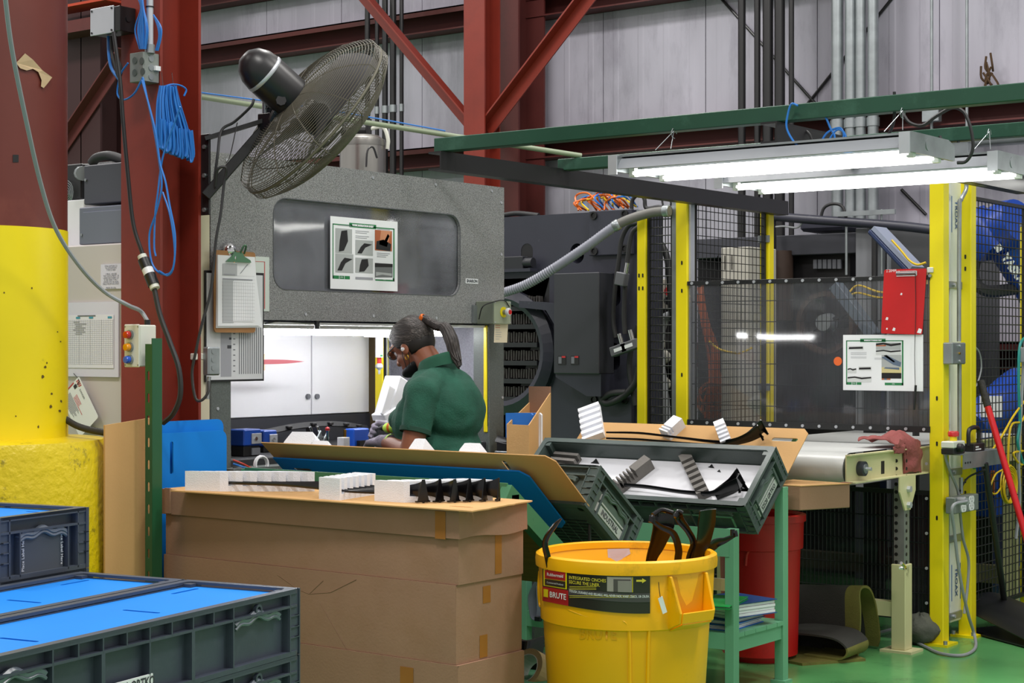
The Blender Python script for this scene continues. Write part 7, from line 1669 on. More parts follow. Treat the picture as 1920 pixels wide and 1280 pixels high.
o = MB().prism([(-4.2, 7.16), (-3.6, 7.0), (-3.42, 7.28), (-3.7, 7.5), (-4.2, 7.62)], (0, 0, 0), FZ, .012).build('floor_mat', mMatY); setp(o, 'flat dull yellow mat piece on the floor under the red bin and cart', 'mat')
# grey rag bundle at the post foot
bp = onZ(1731, 1207, 0); 
t = thing('rag_bundle', 'grey rag bundle at the foot of the yellow post with a short bar', 'bundle', (bp.x, bp.y-.02, 0))
MB().surf(lambda u, v: V((bp.x-.01, bp.y-.02, .075))+V((math.cos(u*2*PI)*math.sin(v*PI)*.09, math.sin(u*2*PI)*math.sin(v*PI)*.075, math.cos(v*PI)*.075))*(1+.22*noise.noise(V((math.cos(u*2*PI)*2.2, math.sin(u*2*PI)*2.2, v*5)))), 24, 14).build('rag', mat('grey_rag', '#565850', .95, 0, .15, 20, .4, 60), t)
MB().cyl((bp.x-.2, bp.y-.06, .04), (bp.x-.05, bp.y-.03, .09), .012, n=8).build('bar', mGalv, t)
# ---------------------------------------------------------------- overhead rails and lights
t = thing('overhead_rail', 'long dark green overhead tube nearest us, above the light fixtures', 'rail', (-3, 5.72, 2.29))
MB().bb((-4.69, 5.69, 2.29), (-.6, 5.75, 2.35)).build('tube', mGrnT, t, bev=.003)
t = thing('overhead_rail', 'second dark green overhead tube, behind the first, above the rear fixture', 'rail', (-3, 6.6, 2.29)); MB().bb((-4.66, 6.57, 2.28), (-.6, 6.63, 2.335)).build('tube', mGrnT, t, bev=.003)
def ibeam(nm, lab, x, y0, y1, z1):
    t = thing(nm, lab, 'beam', (x, (y0+y1)/2, z1-.075)); MB().bb((x-.035, y0, z1-.008), (x+.035, y1, z1)).build('top_flange', mBlkP, t); MB().bb((x-.035, y0, z1-.08), (x+.035, y1, z1-.072)).build('bottom_flange', mBlkP, t); MB().bb((x+.028, y0, z1-.072), (x+.035, y1, z1-.008)).build('web', mBlkP, t); return t
ibeam('black_beam', 'black steel channel running from the green tube back over the yellow fence', -4.66, 5.66, 8.82, 2.288)
b2_ = ibeam('black_beam', 'short black steel channel bridging the two green tubes above the right fixtures', -3.05, 5.66, 8.3, 2.288)
q = MB()
for k in range(14): q.bb((-3.06, 5.9+.14*k, 2.207), (-3.04, 5.97+.14*k, 2.209))
q.build('slots', mGalv, b2_, kind='stuff')
def fixture(lab, x0, x1, y0, y1, z):
    t = thing('light_fixture', lab, 'light', ((x0+x1)/2, (y0+y1)/2, z), 'hanging light fixtures')
    h = .085
    for x, s in ((x0, 1), (x1, -1)):
        xa, xb = (x, x+.012*s); MB().prism([(y0, .012), (y1, .012), (y1, h*.8), (y1-.06, h), (y0+.06, h), (y0, h*.8)], (min(xa, xb), 0, z), FX, .012).build('end_plate', mGalv, t)
        MB().bb((x-.02, y0-.002, z), (x+.02, y0+.004, z+h*.9)).build('corner_bracket', mAlu, t)
    if True: MB().cyl((x1, (y0+y1)/2-.02, z+.05), (x1+.002, (y0+y1)/2-.02, z+.05), .022, n=20).build('knockout', mGalv, t)
    MB().bb((x0+.012, y0+.05, z+h-.012), (x1-.012, y1-.05, z+h-.004)).build('top_pan', mGalv, t)
    w = (y1-y0)/2
    for k in range(2):
        yc = y0+w*(k+.5)
        MB().prism([(yc-w*.47, .022), (yc-w*.30, h-.02), (yc+w*.30, h-.02), (yc+w*.47, .022), (yc+w*.45, .020), (yc+w*.28, h-.026), (yc-w*.28, h-.026), (yc-w*.45, .020)], (x0+.012, 0, z), FX, x1-x0-.024).build('reflector', mat('reflector_grey', '#84888e', .4), t)
        for dy in (0,):
            MB().cyl((x0+.03, yc+dy, z+.012), (x1-.03, yc+dy, z+.012), .0135, n=12).build('tube', mTube, t)
            for x in (x0+.012, x1-.037): MB().bb((x, yc+dy-.012, z-.002), (x+.025, yc+dy+.012, z+.04)).build('lamp_holder', mLens, t)
    MB().bb((x0+.3, (y0+y1)/2-.012, z+.004), (x0+.306, (y0+y1)/2+.012, z+.05)).build('cross_strap', mGalv, t)
    for x in (x0+.22, x1-.05):
        for dx in (-.035, .035): MB().cyl((x+dx, y0+.02, z+h), (x, y0+.10, 2.29), .0016, n=5).build('hanger_wire', mGalv, t)
        MB().tube([V((x, y0+.10, 2.29))+V((0, math.cos(a)*.02, math.sin(a)*.02-.01)) for a in (0, 1, 2, 3, 4, 5)], .0016, 5).build('hanger_hook', mGalv, t)
    return t
fixture('nearer lit fluorescent fixture with tubes hanging on wires from the green tube', -3.70, -2.48, 5.59, 6.04, 2.125)
fixture('farther lit fluorescent fixture with tubes at the right edge', -3.66, -2.455, 6.345, 6.80, 2.125)
fixture('third lit fluorescent fixture beyond the right edge, seen only as streaks in the booth window', -2.98, -1.76, 8.22, 8.67, 2.27)
fixture('fourth lit fluorescent fixture beyond the right edge, in line with the third', -1.70, -.48, 8.22, 8.67, 2.27)
for x in (-2.76, -1.81): MB().cyl((x, 8.32, 2.29), (x, 8.32, 6.5), .004, n=6).build('drop_rod', mGalv, bpy.data.objects['light_fixture.002'])
for x in (-1.48, -.53): MB().cyl((x, 8.32, 2.29), (x, 8.32, 6.5), .004, n=6).build('drop_rod', mGalv, bpy.data.objects['light_fixture.003'])
def loose(lab, pts, y, r, m, nm='loose_cable'):
    o = MB().tube([onY(px, py, y) for px, py in pts], r, 6, 7).build(nm, m); return setp(o, lab, 'cable')
loose('blue cable looping from the green tube onto the near fixture, left one', [(1496, 198), (1484, 195), (1477, 215), (1475, 240), (1488, 265), (1505, 280)], 5.66, .004, mBluC)
loose('tangled blue cable lying on top of the near fixture', [(1532, 204), (1548, 220), (1557, 240), (1565, 255), (1560, 275), (1548, 278), (1540, 268), (1552, 248), (1575, 240), (1582, 255), (1572, 272), (1556, 280), (1550, 272), (1566, 246), (1578, 244), (1586, 258), (1580, 276), (1575, 284), (1600, 283), (1630, 278), (1650, 268)], 5.70, .004, mBluC)
loose('black cable with a stub rising above the green tube into the near fixture', [(1677, 172), (1677, 215), (1672, 240), (1660, 258), (1645, 268)], 5.72, .006, mCab)
loose('black cable arching between the two green tubes at the right', [(1692, 212), (1706, 230), (1730, 235), (1755, 218), (1785, 202), (1805, 208), (1815, 225), (1822, 250), (1824, 280), (1812, 302), (1795, 305)], 6.3, .007, mCab)
loose('second black cable dropping to the rear fixture at the right', [(1762, 255), (1768, 275), (1766, 300)], 6.3, .007, mCab)
loose('thin black cable loop behind the near fixture', [(1496, 280), (1498, 255), (1508, 245), (1518, 252), (1524, 268), (1532, 276)], 5.9, .005, mCab)
q = onD(1797, 280, 6.9); t = thing('junction_box', 'small steel junction box between the two light fixtures', 'junction box', q); MB().box(q, (.10, .05, .05)).build('box_body', mGalv, t, bev=.002)
MB().cyl(q+V((0, 0, .02)), V((q.x, q.y, 2.30)), .006, n=6).build('support_rod', mGalv, t)
q = onY(1747, 212, 10.95); t = thing('junction_box', 'small clear box on the thin rod under the red wall girt at the right', 'junction box', q); MB().box(q, (.12, .06, .12)).build('box_body', mGalv, t, bev=.004)

# ---------------------------------------------------------------- dark press behind the booth
PYF = 8.35
def py_(px, py, y=PYF): return onY(px, py, y)
x0, x1 = -6.6, py_(1196, 500).x; z1 = py_(1070, 400).z
t = thing('moulding_press', 'large dark grey injection moulding press behind the booth and fence', 'machine', ((x0+x1)/2, PYF+.8, 0)); press = t
def hole(px, py, w, h, r, y=PYF): p = py_(px, py, y); return rrect(w, h, r, 6, p.x, p.z)
holes = [hole(988, 474, .09, .115, .05), hole(1082, 475, .10, .12, .055), hole(1152, 551, .085, .145, .05), hole(1151, 668, .085, .16, .05)]
big = [(py_(946, 523).x-.5, py_(946, 523).z), (py_(946, 523).x-.5, 1.0), (py_(1030, 523).x, 1.0), (py_(1030, 523).x, py_(1030, 520).z)]
MB().prism([(x0, .0), (x1, .0), (x1, z1), (x0, z1)], (0, PYF+.25, 0), FY, .25, holes+[big]).build('front_platen', mPress, t)
MB().bb((x0, PYF+.25, 0), (x1, PYF+.27, z1)).build('platen_back', mPressD, t)
MB().bb((x0, PYF+.27, .4), (-5.85, PYF+1.0, z1-.15)).build('press_body', mPressD, t)
# corner plates with bolts
for (pa, pb, lab) in (((1110, 480), (1190, 392), 'u'), ((1108, 812), (1190, 740), 'l')):
    a, c = py_(*pa), py_(*pb); MB().bb((a.x, PYF-.035, a.z), (c.x, PYF, c.z)).build('corner_plate', mPress, t, bev=.004)
    for px, py in ((1114, 404), (1172, 401), (1115, 471), (1172, 466)) if lab == 'u' else ((1114, 749), (1172, 750)): p = py_(px, py, PYF-.035); MB().lathe([(.024, 0), (.024, .012), (.016, .012), (.014, .004), (0, .004)], 14, p, (0, -1, 0)).build('cap_bolt', mBlkP, t)
# door box
a, c = py_(1038, 700, PYF-.16), py_(1123, 510, PYF-.16)
MB().bb((a.x, PYF-.16, a.z), (c.x, PYF, c.z)).build('guard_box', mat('guard_box_grey', '#34353b', .45, 0, .08, 3, 0, 1, '#a8aab0', 14, .8, .70, .73), t, bev=.004)
MB().prism([(c.x, a.z), (c.x, a.z-.13), (c.x-.10, a.z-.13), (a.x, a.z-.02), (a.x, a.z)], (0, PYF, 0), FY, .14).build('guard_skirt', mPress, t)
for px in (1054, 1078):
    p = py_(px, 675, PYF-.16); lb = MB().bb((p.x-.028, PYF-.163, p.z-.026), (p.x+.028, PYF-.16, p.z+.026)).build('warning_label', mBlkP, t); MB().bb((p.x-.0, PYF-.164, p.z+.014), (p.x+.026, PYF-.1631, p.z+.024)).build('red_stripe', mRedI, lb); MB().bb((p.x-.024, PYF-.164, p.z-.02), (p.x-.002, PYF-.1631, p.z+.02)).build('figure_panel', mInkM, lb)
a = py_(946, 512); c = py_(1012, 488); MB().bb((a.x-.3, PYF-.10, a.z), (c.x, PYF-.02, a.z+.02)).build('top_rail', mPress, t); 
p = py_(1000, 492, PYF-.06); MB().cyl(p+V((-.2, 0, 0)), p, .03, n=14).build('valve_block', mPressD, t); MB().bb(p+V((-.4, -.03, -.04)), p+V((-.06, .03, .04))).build('valve_body', mPressD, t, bev=.005)
# big barrel opening with ribs (round drum)
dc = py_(955, 660, PYF-.1)
drum = MB()
drum.lathe([(.30, -.18), (.38, -.17), (.385, .02), (.33, .05), (.30, .04), (.30, -.18)], 40, (dc.x-.10, PYF-.02, dc.z), (0, -1, 0), sm=False); drum.build('drum_ring', mPress, t)
for k in range(6): z = dc.z-.30+k*.11; MB().bb((dc.x-.36, PYF-.05, z), (dc.x+.17, PYF+.0, z+.028)).build('cross_slat', mat('slat_grey', '#24252a', .5), t)
fins = MB()
for r_ in range(6):
    for i in range(26): x = dc.x-.3+i*.019; h = .05+.02*random.random(); z = dc.z-.27+r_*.11; fins.box((x, PYF-.015, z+.03), (.008, .04, h), Matrix.Rotation(random.uniform(-.08, .08), 3, 'Y'))
fins.build('stacked_fins', mat('fin_grey', '#3f3c3a', .7, 0, .3, 30), t, kind='stuff')
MB().bb((dc.x-.5, PYF+.002, 1.0), (dc.x+.35, PYF+.02, 2.1)).build('drum_back', mBlk, t)
a = py_(958, 563, PYF-.2); MB().prism([(0, 0), (.28, -.02), (.36, -.15), (.30, -.2), (.2, -.06), (0, -.04)], (a.x, PYF-.02, a.z), FY, .1).build('drum_cover', mPress, t)
# hoses on the press
def hose(lab, pts, y, r, m, nm='hose', k=7, n=9):
    o = MB().tube([onY(p[0], p[1], y+(p[2] if len(p) > 2 else 0)) for p in pts], r, n, k).build(nm, m); return setp(o, lab, 'hose')
P = smooth([onY(1256, 395, 7.85), onY(1215, 400, 7.85), onY(1160, 420, 7.8), onY(1100, 462, 7.75), onY(1040, 502, 7.7), onY(985, 534, 7.65), onY(930, 553, 7.6)], 14)
t = thing('flexible_conduit', 'grey ribbed flexible conduit sweeping from the yellow post down toward the booth', 'conduit', P[20])
MB().tube(P[:30], .026, 12).build('smooth_end', mat('conduit_end_grey', '#6d6c68', .5), t)
rc_ = MB(); Q = []
for p, q in zip(P[28:-1], P[29:]): Q += [p, p.lerp(q, .5)]
cnt = len(Q); rc_.tube(Q, lambda f: .025+.003*(int(round(f*(cnt-1))) % 2), 12); rc_.build('ribbed_hose', mat('ribbed_grey', '#868894', .45), t)
MB().lathe([(.027, -.02), (.031, -.015), (.031, .015), (.027, .02)], 14, P[29], (P[30]-P[28]).normalized()).build('fitting', mGalv, t); MB().lathe([(.027, -.02), (.033, -.015), (.033, .015), (.027, .02)], 14, P[2], (P[3]-P[1]).normalized()).build('fitting', mGalv, t)
hose('left black press hose hanging from the top to a grey coupler', [(1196, 418), (1178, 424), (1165, 450), (1160, 490), (1153, 540), (1150, 600), (1155, 633)], 8.25, .014, mCab)
hose('right black press hose hanging beside the first', [(1198, 424), (1184, 440), (1176, 490), (1172, 540), (1170, 590), (1172, 626)], 8.22, .014, mCab)
hose('black hose curling low at the right of the press', [(1197, 690), (1190, 720), (1165, 745), (1140, 756), (1130, 750), (1145, 738), (1175, 735)], 8.25, .02, mCab)
hose('black hose rising along the right edge of the press by the yellow post', [(1197, 610), (1184, 650), (1180, 690), (1186, 730), (1192, 760)], 8.28, .016, mCab)
for i, (px, py) in enumerate(((1163, 655), (1183, 648), (1166, 523))):
    p = onY(px, py, 8.2); rt_ = Matrix.Rotation(-.3 if i < 2 else .2, 3, 'Y'); t = thing('hose_coupler', ('left grey hose coupler box hanging on the press', 'right grey hose coupler box hanging on the press', 'small grey hose coupler box high on the press')[i], 'coupler', p)
    sz = (.115, .05, .055) if i < 2 else (.065, .05, .075); MB().box(p, sz, rt_).build('coupler_body', mat('coupler_grey', '#5c5d62', .5), t, bev=.004); MB().cyl(p+rt_ @ V((.02, 0, sz[2]/2)), p+rt_ @ V((.02, 0, sz[2]/2+.06)), .013, n=10).build('fitting', mChr, t)
    if i < 2: MB().box(p+rt_ @ V((0, -.0255, 0)), (.055, .002, .02), rt_).build('label_plate', mPaper, t)
# cable nest on top of the press
tt = thing('cable_tangle', 'orange, yellow and blue cable tangle on top of the dark press', 'cables', onY(1125, 394, PYF+.1))
for i in range(15):
    m = (mOrgC, mOrgC, mOrgC, mYelCb, mBluC, mBluC)[i % 6]; x = random.uniform(1095, 1165)
    pts = [(x+random.uniform(-12, 12), 394), (x-15+random.uniform(-8, 8), 378+random.uniform(-12, 6)), (x+random.uniform(-5, 20), 366+random.uniform(-8, 8)), (x+22, 376+random.uniform(-10, 8)), (x+34, 390+random.uniform(-4, 4))]
    o = MB().tube([onY(a, b_, PYF+.1+random.uniform(-.06, .1)) for a, b_ in pts], .006, 5, 6).build('cable', m, tt)
hose('black hose arch on top of the press left of the fence', [(1184, 396), (1186, 375), (1198, 364), (1208, 372), (1212, 390), (1235, 388), (1256, 392)], PYF+.05, .012, mCab)
hose('thin black cable loop beside the thick yellow post top', [(1244, 388), (1242, 374), (1252, 370), (1258, 380), (1255, 392)], PYF, .006, mCab)
# conduit horizontal and press upper hose
hose('black hose lying flat along the top of the press at the left', [(940, 404), (970, 400), (1010, 404)], PYF+.05, .016, mCab)

# ---------------------------------------------------------------- inside the guarded cell
def cellbox(nm, lab, cat, pa, pb, y, dp, m, bev=.004, z0=None):
    a, c = onY(*pa, y), onY(*pb, y); t = thing(nm, lab, cat, ((a.x+c.x)/2, y+dp/2, z0 if z0 is not None else a.z)); MB().bb((a.x, y, z0 if z0 is not None else a.z), (c.x, y+dp, c.z)).build('body', m, t, bev=bev); return t, a, c
mCabW = mat('cell_cabinet_white', '#b5b2a8', .5, 0, .04, 3)
t, a, c = cellbox('valve_cabinet', 'pale tall valve cabinet inside the cell behind the wire mesh', 'cabinet', (1352, 620), (1405, 462), 9.3, .35, mCabW, z0=0)
for k in range(3): MB().bb((c.x-.12+.05*k-.1, 9.29, c.z-.14), (c.x-.15+.05*k-.07, 9.3, c.z-.05)).build('gauge', mBlk, t)
t, a, c = cellbox('button_cabinet', 'white panel with red and black buttons behind the narrow mesh', 'control box', (1240, 580), (1272, 522), 9.0, .2, mCabW); 
for k, m in enumerate((mRedI, mBlk)): q = onY(1256, 546+18*k, 9.0); MB().cyl(q, q+V((0, -.03, 0)), .025, n=12).build('button', m, t)
MB().bb((a.x, 9.0, 0), (c.x, 9.06, a.z)).build('stand', mBlkP, t)
t, a, c = cellbox('valve_manifold', 'cluster of white pipe valves behind the narrow mesh', 'valves', (1236, 720), (1262, 690), 9.0, .2, mCabW)
for k in range(4): q = onY(1238+10*(k % 2), 645+25*k, 9.0); MB().lathe([(.0, 0), (.04, .0), (.045, .03), (.03, .06), (.03, .1), (.04, .12), (0, .12)], 12, q, (0, -1, .2)).build('valve', mCabW, t)
MB().bb((a.x, 9.05, 0), (c.x, 9.1, a.z)).build('stand', mBlkP, t)
hose('grey hose bending behind the narrow mesh', [(1262, 590), (1245, 600), (1236, 640), (1238, 680), (1245, 740), (1250, 800)], 8.9, .03, mGryC)
hose('grey hose running down behind the narrow mesh', [(1226, 440), (1250, 480), (1258, 560), (1262, 600)], 8.7, .02, mCab)
tt = thing('hose_bundle', 'rust orange hose bundle hanging in the cell behind the plexiglass', 'hoses', onY(1340, 800, 9.4))
for i in range(14):
    x = 1310+random.uniform(-6, 6); o = MB().tube([onY(x+2, 545+random.uniform(-10, 10), 9.6), onY(x+14+random.uniform(-6, 6), 610, 9.5), onY(x+28+random.uniform(-8, 8), 660, 9.45), onY(1342+random.uniform(-12, 12), 720, 9.4), onY(1340+random.uniform(-25, 25), 770, 9.4), onY(1345+random.uniform(-30, 30), 800+random.uniform(-20, 10), 9.4)], .009, 5, 6).build('hose', mat('copper_hose', '#9a4a1c', .5), tt)
for i in range(5):
    q = onY(1350+random.uniform(-25, 25), 755+random.uniform(-25, 25), 9.4); r = random.uniform(.08, .14)
    o = MB().tube([q+V((math.cos(a*PI/8)*r, random.uniform(-.01, .01), math.sin(a*PI/8)*r*.8)) for a in range(16)], .009, 5, closed=True).build('hose_coil', mat('copper_hose', '#9a4a1c', .5), tt)
hose('yellow cable sagging behind the wire mesh', [(1330, 640), (1350, 655), (1385, 662), (1410, 652)], 9.2, .007, mYelCb)
# second press in the cell
t = thing('moulding_press', 'dark press behind the plexiglass with a long grey top beam', 'machine', (-4.2, 10.2, 0))
a, c = onY(1443, 480, 9.9), onY(1608, 432, 9.9)
MB().bb((a.x-.6, 9.9, onY(1500, 478, 9.9).z), (c.x, 10.4, onY(1500, 440, 9.9).z)).build('top_beam', mat('press_beam_grey', '#3d3e46', .5), t, bev=.004)
MB().bb((a.x-.6, 10.0, 0), (c.x-.1, 10.6, onY(1500, 478, 9.9).z)).build('lower_body', mBlkP, t)
MB().bb((onY(1604, 500, 9.85).x, 9.85, 0), (onY(1650, 500, 9.85).x, 10.5, onY(1604, 428, 9.85).z)).build('side_column', mat('press_side_grey', '#77797e', .5, 0, .05, 3), t, bev=.004)
MB().bb((onY(1652, 500, 9.95).x, 9.95, 0), (onY(1800, 500, 9.95).x, 10.6, onY(1652, 430, 9.95).z)).build('door_panel', mat('press_door_grey', '#4a4b4e', .5, 0, .06, 3), t, bev=.004)
for px in (1652, 1664): MB().bb((onY(px, 500, 9.93).x, 9.92, .2), (onY(px+4, 500, 9.93).x, 9.95, onY(px, 440, 9.93).z)).build('trim_strip', mAlu, t)
MB().bb((onY(1505, 440, 10.0).x, 9.95, onY(1505, 435, 10).z), (onY(1590, 440, 10).x, 10.3, onY(1505, 410, 10).z)).build('motor_housing', mPress, t, bev=.02)
for k in range(6): p = onY(1530+9*k, 495, 9.98); MB().bb(p+V((-.01, -.02, -.03)), p+V((.015, .0, .03))).build('terminal', mInkM, t)
p = onY(1468, 500, 9.95); MB().cyl((p.x, 9.9, p.z-.35), (p.x, 9.9, p.z+.1), .09, n=16).build('barrel', mat('rust_dark', '#3a2a22', .7, 0, .3, 5), t)
t = thing('cell_pipe', 'thick dark horizontal pipe over the dark press in the cell', 'pipe', onY(1600, 417, 9.8))
MB().tube([onY(px, py, 9.8) for px, py in ((1436, 404), (1500, 410), (1600, 417), (1690, 424), (1760, 432))], .03, 9, 7).build('pipe', mPress, t)
for px, py in ((1450, 406), (1640, 420)): q = onY(px, py, 9.8); MB().cyl((q.x, q.y, 0), q, .02, n=8).build('support', mBlkP, t)
hose('black cable arch above the dark press in the cell', [(1538, 413), (1545, 390), (1562, 382), (1580, 388), (1588, 416)], 9.8, .01, mCab)
hose('pale cable drooping over the press beam', [(1440, 405), (1448, 424), (1470, 424), (1495, 426), (1508, 411)], 9.8, .007, mGryC)
a, c = onY(1572, 402, 9.8), onY(1680, 394, 9.8); t = thing('strut_channel', 'short galvanised strut channel above the press in the cell', 'channel', a)
MB().bb((a.x, 9.78, a.z-.015), (c.x, 9.80, a.z+.015)).build('channel', mGalv, t)
for xx in (a.x+.05, c.x-.1): MB().cyl((xx, 9.81, 1.9), (xx, 9.81, a.z+.02), .008, n=6).build('rod', mGalv, t)
# tilted blue monitor/door arm
p0, p1 = onY(1646, 440, 8.7), onY(1708, 505, 8.7)
t = thing('hinged_lid', 'tilted slim dark blue lid with pale edge behind the red clipboard', 'lid', p1); d = (p1-p0).normalized(); nrm = d.cross(V((0, -1, 0))).normalized(); Rm_ = Matrix((V((0, 1, 0)), nrm, d)).transposed()
MB().box((p0+p1)/2, (.16, .03, (p1-p0).length*1.2), Rm_).build('lid_shell', mat('lid_blue', '#27365c', .45), t, bev=.008); MB().box((p0+p1)/2-nrm*.028, (.16, .024, (p1-p0).length*1.15), Rm_).build('pale_edge', mat('lid_edge', '#8f97ac', .5), t)
MB().cyl(p1+V((.02, .02, 0)), V((p1.x+.02, p1.y+.02, 0)), .02, n=8).build('support_arm', mBlkP, t)
hose('yellow cable following the tilted blue lid', [(1672, 450), (1690, 470), (1705, 488), (1720, 496), (1736, 492)], 8.6, .006, mYelCb)
# diagonal grey link seen through the plexi
p0, p1 = onY(1567, 535, 8.9), onY(1640, 630, 8.9); t = thing('diagonal_link', 'slanting grey machine link seen through the plexiglass', 'link', (p1.x, p1.y, 0)); MB().bar(p0, p1, .09, .06).build('link_bar', mat('link_grey', '#5f6a78', .5), t, bev=.004); MB().bb((p1.x-.05, p1.y-.04, 0), (p1.x+.05, p1.y+.04, p1.z)).build('pedestal', mBlkP, t)
p = onY(1550, 605, 9.4); t = thing('gear_wheel', 'round dark hub with a rusty ring seen through the plexiglass', 'wheel', p)
MB().lathe([(.16, -.03), (.19, -.03), (.19, .03), (.16, .03), (.16, -.03)], 28, p, (0, -1, 0)).build('ring', mat('rust_dark', '#3a2a22'), t); MB().lathe([(0, .05), (.05, .05), (.06, -.03), (0, -.03)], 20, p, (0, -1, 0)).build('hub', mGalv, t)
for k in range(4): a = k*PI/2+.4; MB().bar(p, p+V((math.cos(a)*.17, 0, math.sin(a)*.17)), .03, .02).build('spoke', mBlkP, t)
MB().bar(p+V((0, .05, 0)), p+V((0, .6, 0)), .06, .06).build('shaft', mBlkP, t)
for i in range(2): hose(('upper','lower')[i]+' yellow cable inside the cell behind the plexiglass', [(1590, 550-5*i+10*i), (1610, 535+14*i), (1655, 548+10*i, -.2), (1713, 535+12*i, -.38)], 9.1, .006, mYelCb)
# floor frame and machine base seen under the conveyor
o = MB().bb((-5.2, 9.3, .12), (-2.9, 9.38, .22)).build('base_rail', mat('base_rail_tan', '#7d7558', .6)); setp(o, 'long tan steel base rail on the floor behind the low guard panel', 'rail')
for i in range(3): o = MB().bb((-5.0+i*.9, 9.29, 0), (-4.9+i*.9, 9.39, .12)).build('rail_foot', mBlkP); setp(o, ('left', 'middle', 'right')[i]+' block foot under the tan base rail', 'foot')
# ---------------------------------------------------------------- robot behind the right mesh
t = thing('industrial_robot', 'blue industrial robot arm behind the right wire mesh', 'robot', onZ(1940, 1000, 0) if False else onD(1930, 700, 10.4)*1)
def od(px, py, d=10.2): return onD(px, py, d)
t.location = V((od(1960, 800).x, od(1960, 800).y, 0))
bxy = od(1960, 800)
MB().lathe([(.0, 0), (.30, 0), (.30, .06), (.22, .08), (.2, .5), (.24, .55), (.24, .78), (0, .8)], 28, (bxy.x, bxy.y, 0)).build('base', mRobot, t)
MB().tube([od(1975, 790), od(1930, 735, 10.1), od(1880, 758, 9.9), od(1826, 800, 9.8)], lambda f: .19*(1-.45*f), 16, 6).build('lower_arm', mRobot, t)
MB().box(od(1858, 762, 9.72), (.12, .03, .12), Matrix.Rotation(.6, 3, 'Z')).build('plate_sticker', mWht, t)
MB().tube([od(1975, 790), od(1990, 650), od(1965, 570, 10.0)], .16, 16, 5).build('riser_link', mRobot, t)
MB().tube([od(1976, 590, 10.0), od(1930, 520, 9.9), od(1885, 455, 9.8)], lambda f: .13-.02*f, 16, 5).build('upper_arm', mRobot, t)
MB().lathe([(.0, -.16), (.13, -.16), (.145, -.1), (.145, .1), (.13, .16), (0, .16)], 24, od(1872, 432, 9.8), (.75, -.3, .25)).build('wrist_joint', mRobot, t)
MB().lathe([(.0, -.12), (.12, -.12), (.13, .05), (.11, .12), (0, .12)], 24, od(1840, 440, 9.8), (.6, .1, -.75)).build('wrist_housing', mRobot, t)
MB().tube([od(1832, 470, 9.8), od(1826, 520, 9.8), od(1850, 545, 9.8), od(1915, 540, 9.9)], .035, 8, 5).build('hose_loop', mCab, t)
aa, bb_ = od(1876, 470, 9.66), od(1925, 540, 9.74); Rv = (bb_-aa).normalized(); vw = (EP-aa).normalized(); Uv = vw.cross(Rv).normalized(); 
text('YASKAWA', .066, mWht, aa+Rv*.035, (Rv, Uv, Rv.cross(Uv)), t, bold=.004, d=.004)
MB().box(aa+Rv*-.02, (.04, .04, .03), Matrix((Rv, Uv, vw)).transposed()).build('logo_mark', mWht, t)
t = thing('robot_controller', 'blue equipment box with an orange stripe low behind the right mesh', 'box', onD(1860, 1000, 9.9)); a, c = od(1820, 955, 9.6), od(1868, 868, 9.6)
MB().box(od(1842, 912, 9.8), (.26, .26, .32)).build('body', mRobot, t, bev=.008); MB().box(od(1862, 905, 9.63), (.02, .02, .14)).build('orange_stripe', mOrgC, t); q = od(1842, 912, 9.8); MB().bb((q.x-.1, q.y-.1, 0), (q.x+.1, q.y+.1, q.z-.15)).build('stand', mBlkP, t)
o = MB().bb((-3.9, 10.55, 0), (-1.9, 10.75, 1.75)).build('dark_cabinet', mat('dark_olive_cabinet', '#3a3833', .6, 0, .08, 3)); setp(o, 'dark olive equipment cabinet behind the robot at the right', 'cabinet')
o = MB().bb((-3.2, 9.9, .02), (-2.2, 10.3, .14)).build('robot_plinth', mat('plinth_grey', '#6c6a62', .7)); setp(o, 'low grey plinth on the floor behind the right mesh', 'plinth')
# yellow coil and cables on the mesh
xm = -3.285
def om(px, py): return onX(px, py, xm)
q = om(1890, 918); t = thing('yellow_cable_coil', 'coil of yellow cable tied on the right wire mesh', 'cable coil', q)
for i in range(9): r = .05+.004*i; MB().tube([q+V((.004*(i % 4), math.cos(a*PI/8)*r*1.3, math.sin(a*PI/8)*r*1.25+.004*i)) for a in range(16)], .0045, 5, closed=True).build('cable_turn', mYelCb, t)
MB().tube([om(1882, 905), om(1868, 925), om(1856, 918), om(1866, 890), om(1880, 880)], .0045, 6, 5).build('cable_end', mYelCb, t)
for (lab, pts, r, m) in (('yellow cable slanting down across the right mesh', [(1926, 745), (1900, 780), (1880, 815), (1860, 845), (1852, 868)], .006, mYelCb), ('second yellow cable curving at the right edge', [(1925, 770), (1915, 790), (1895, 800), (1890, 870), (1893, 900)], .006, mYelCb), ('teal cable hanging down the right mesh', [(1924, 630), (1912, 650), (1910, 720), (1912, 790), (1908, 830), (1918, 870)], .008, mTealC), ('grey cable hanging beside the teal one', [(1922, 640), (1918, 700), (1914, 780), (1910, 860), (1912, 940), (1905, 1010)], .009, mGryC), ('thin dark cable loop low on the right mesh', [(1822, 645), (1836, 660), (1840, 690), (1832, 720), (1825, 728)], .004, mGryC), ('yellow cable low at the right edge', [(1918, 845), (1900, 850), (1912, 870), (1922, 868)], .006, mYelCb)):
    o = MB().tube([om(*p) for p in pts], r, 6, 6).build('hanging_cable', m); setp(o, lab, 'cable')
q = om(1915, 665); t = thing('cable_clamp', 'grey plug block with black connector at the right edge of the mesh', 'connector', q); MB().bb(q+V((0, -.03, -.04)), q+V((.03, .03, .04))).build('body', mGryC, t, bev=.003); MB().bb(q+V((0, .03, -.035)), q+V((.035, .1, .035))).build('black_connector', mBlk, t, bev=.003)
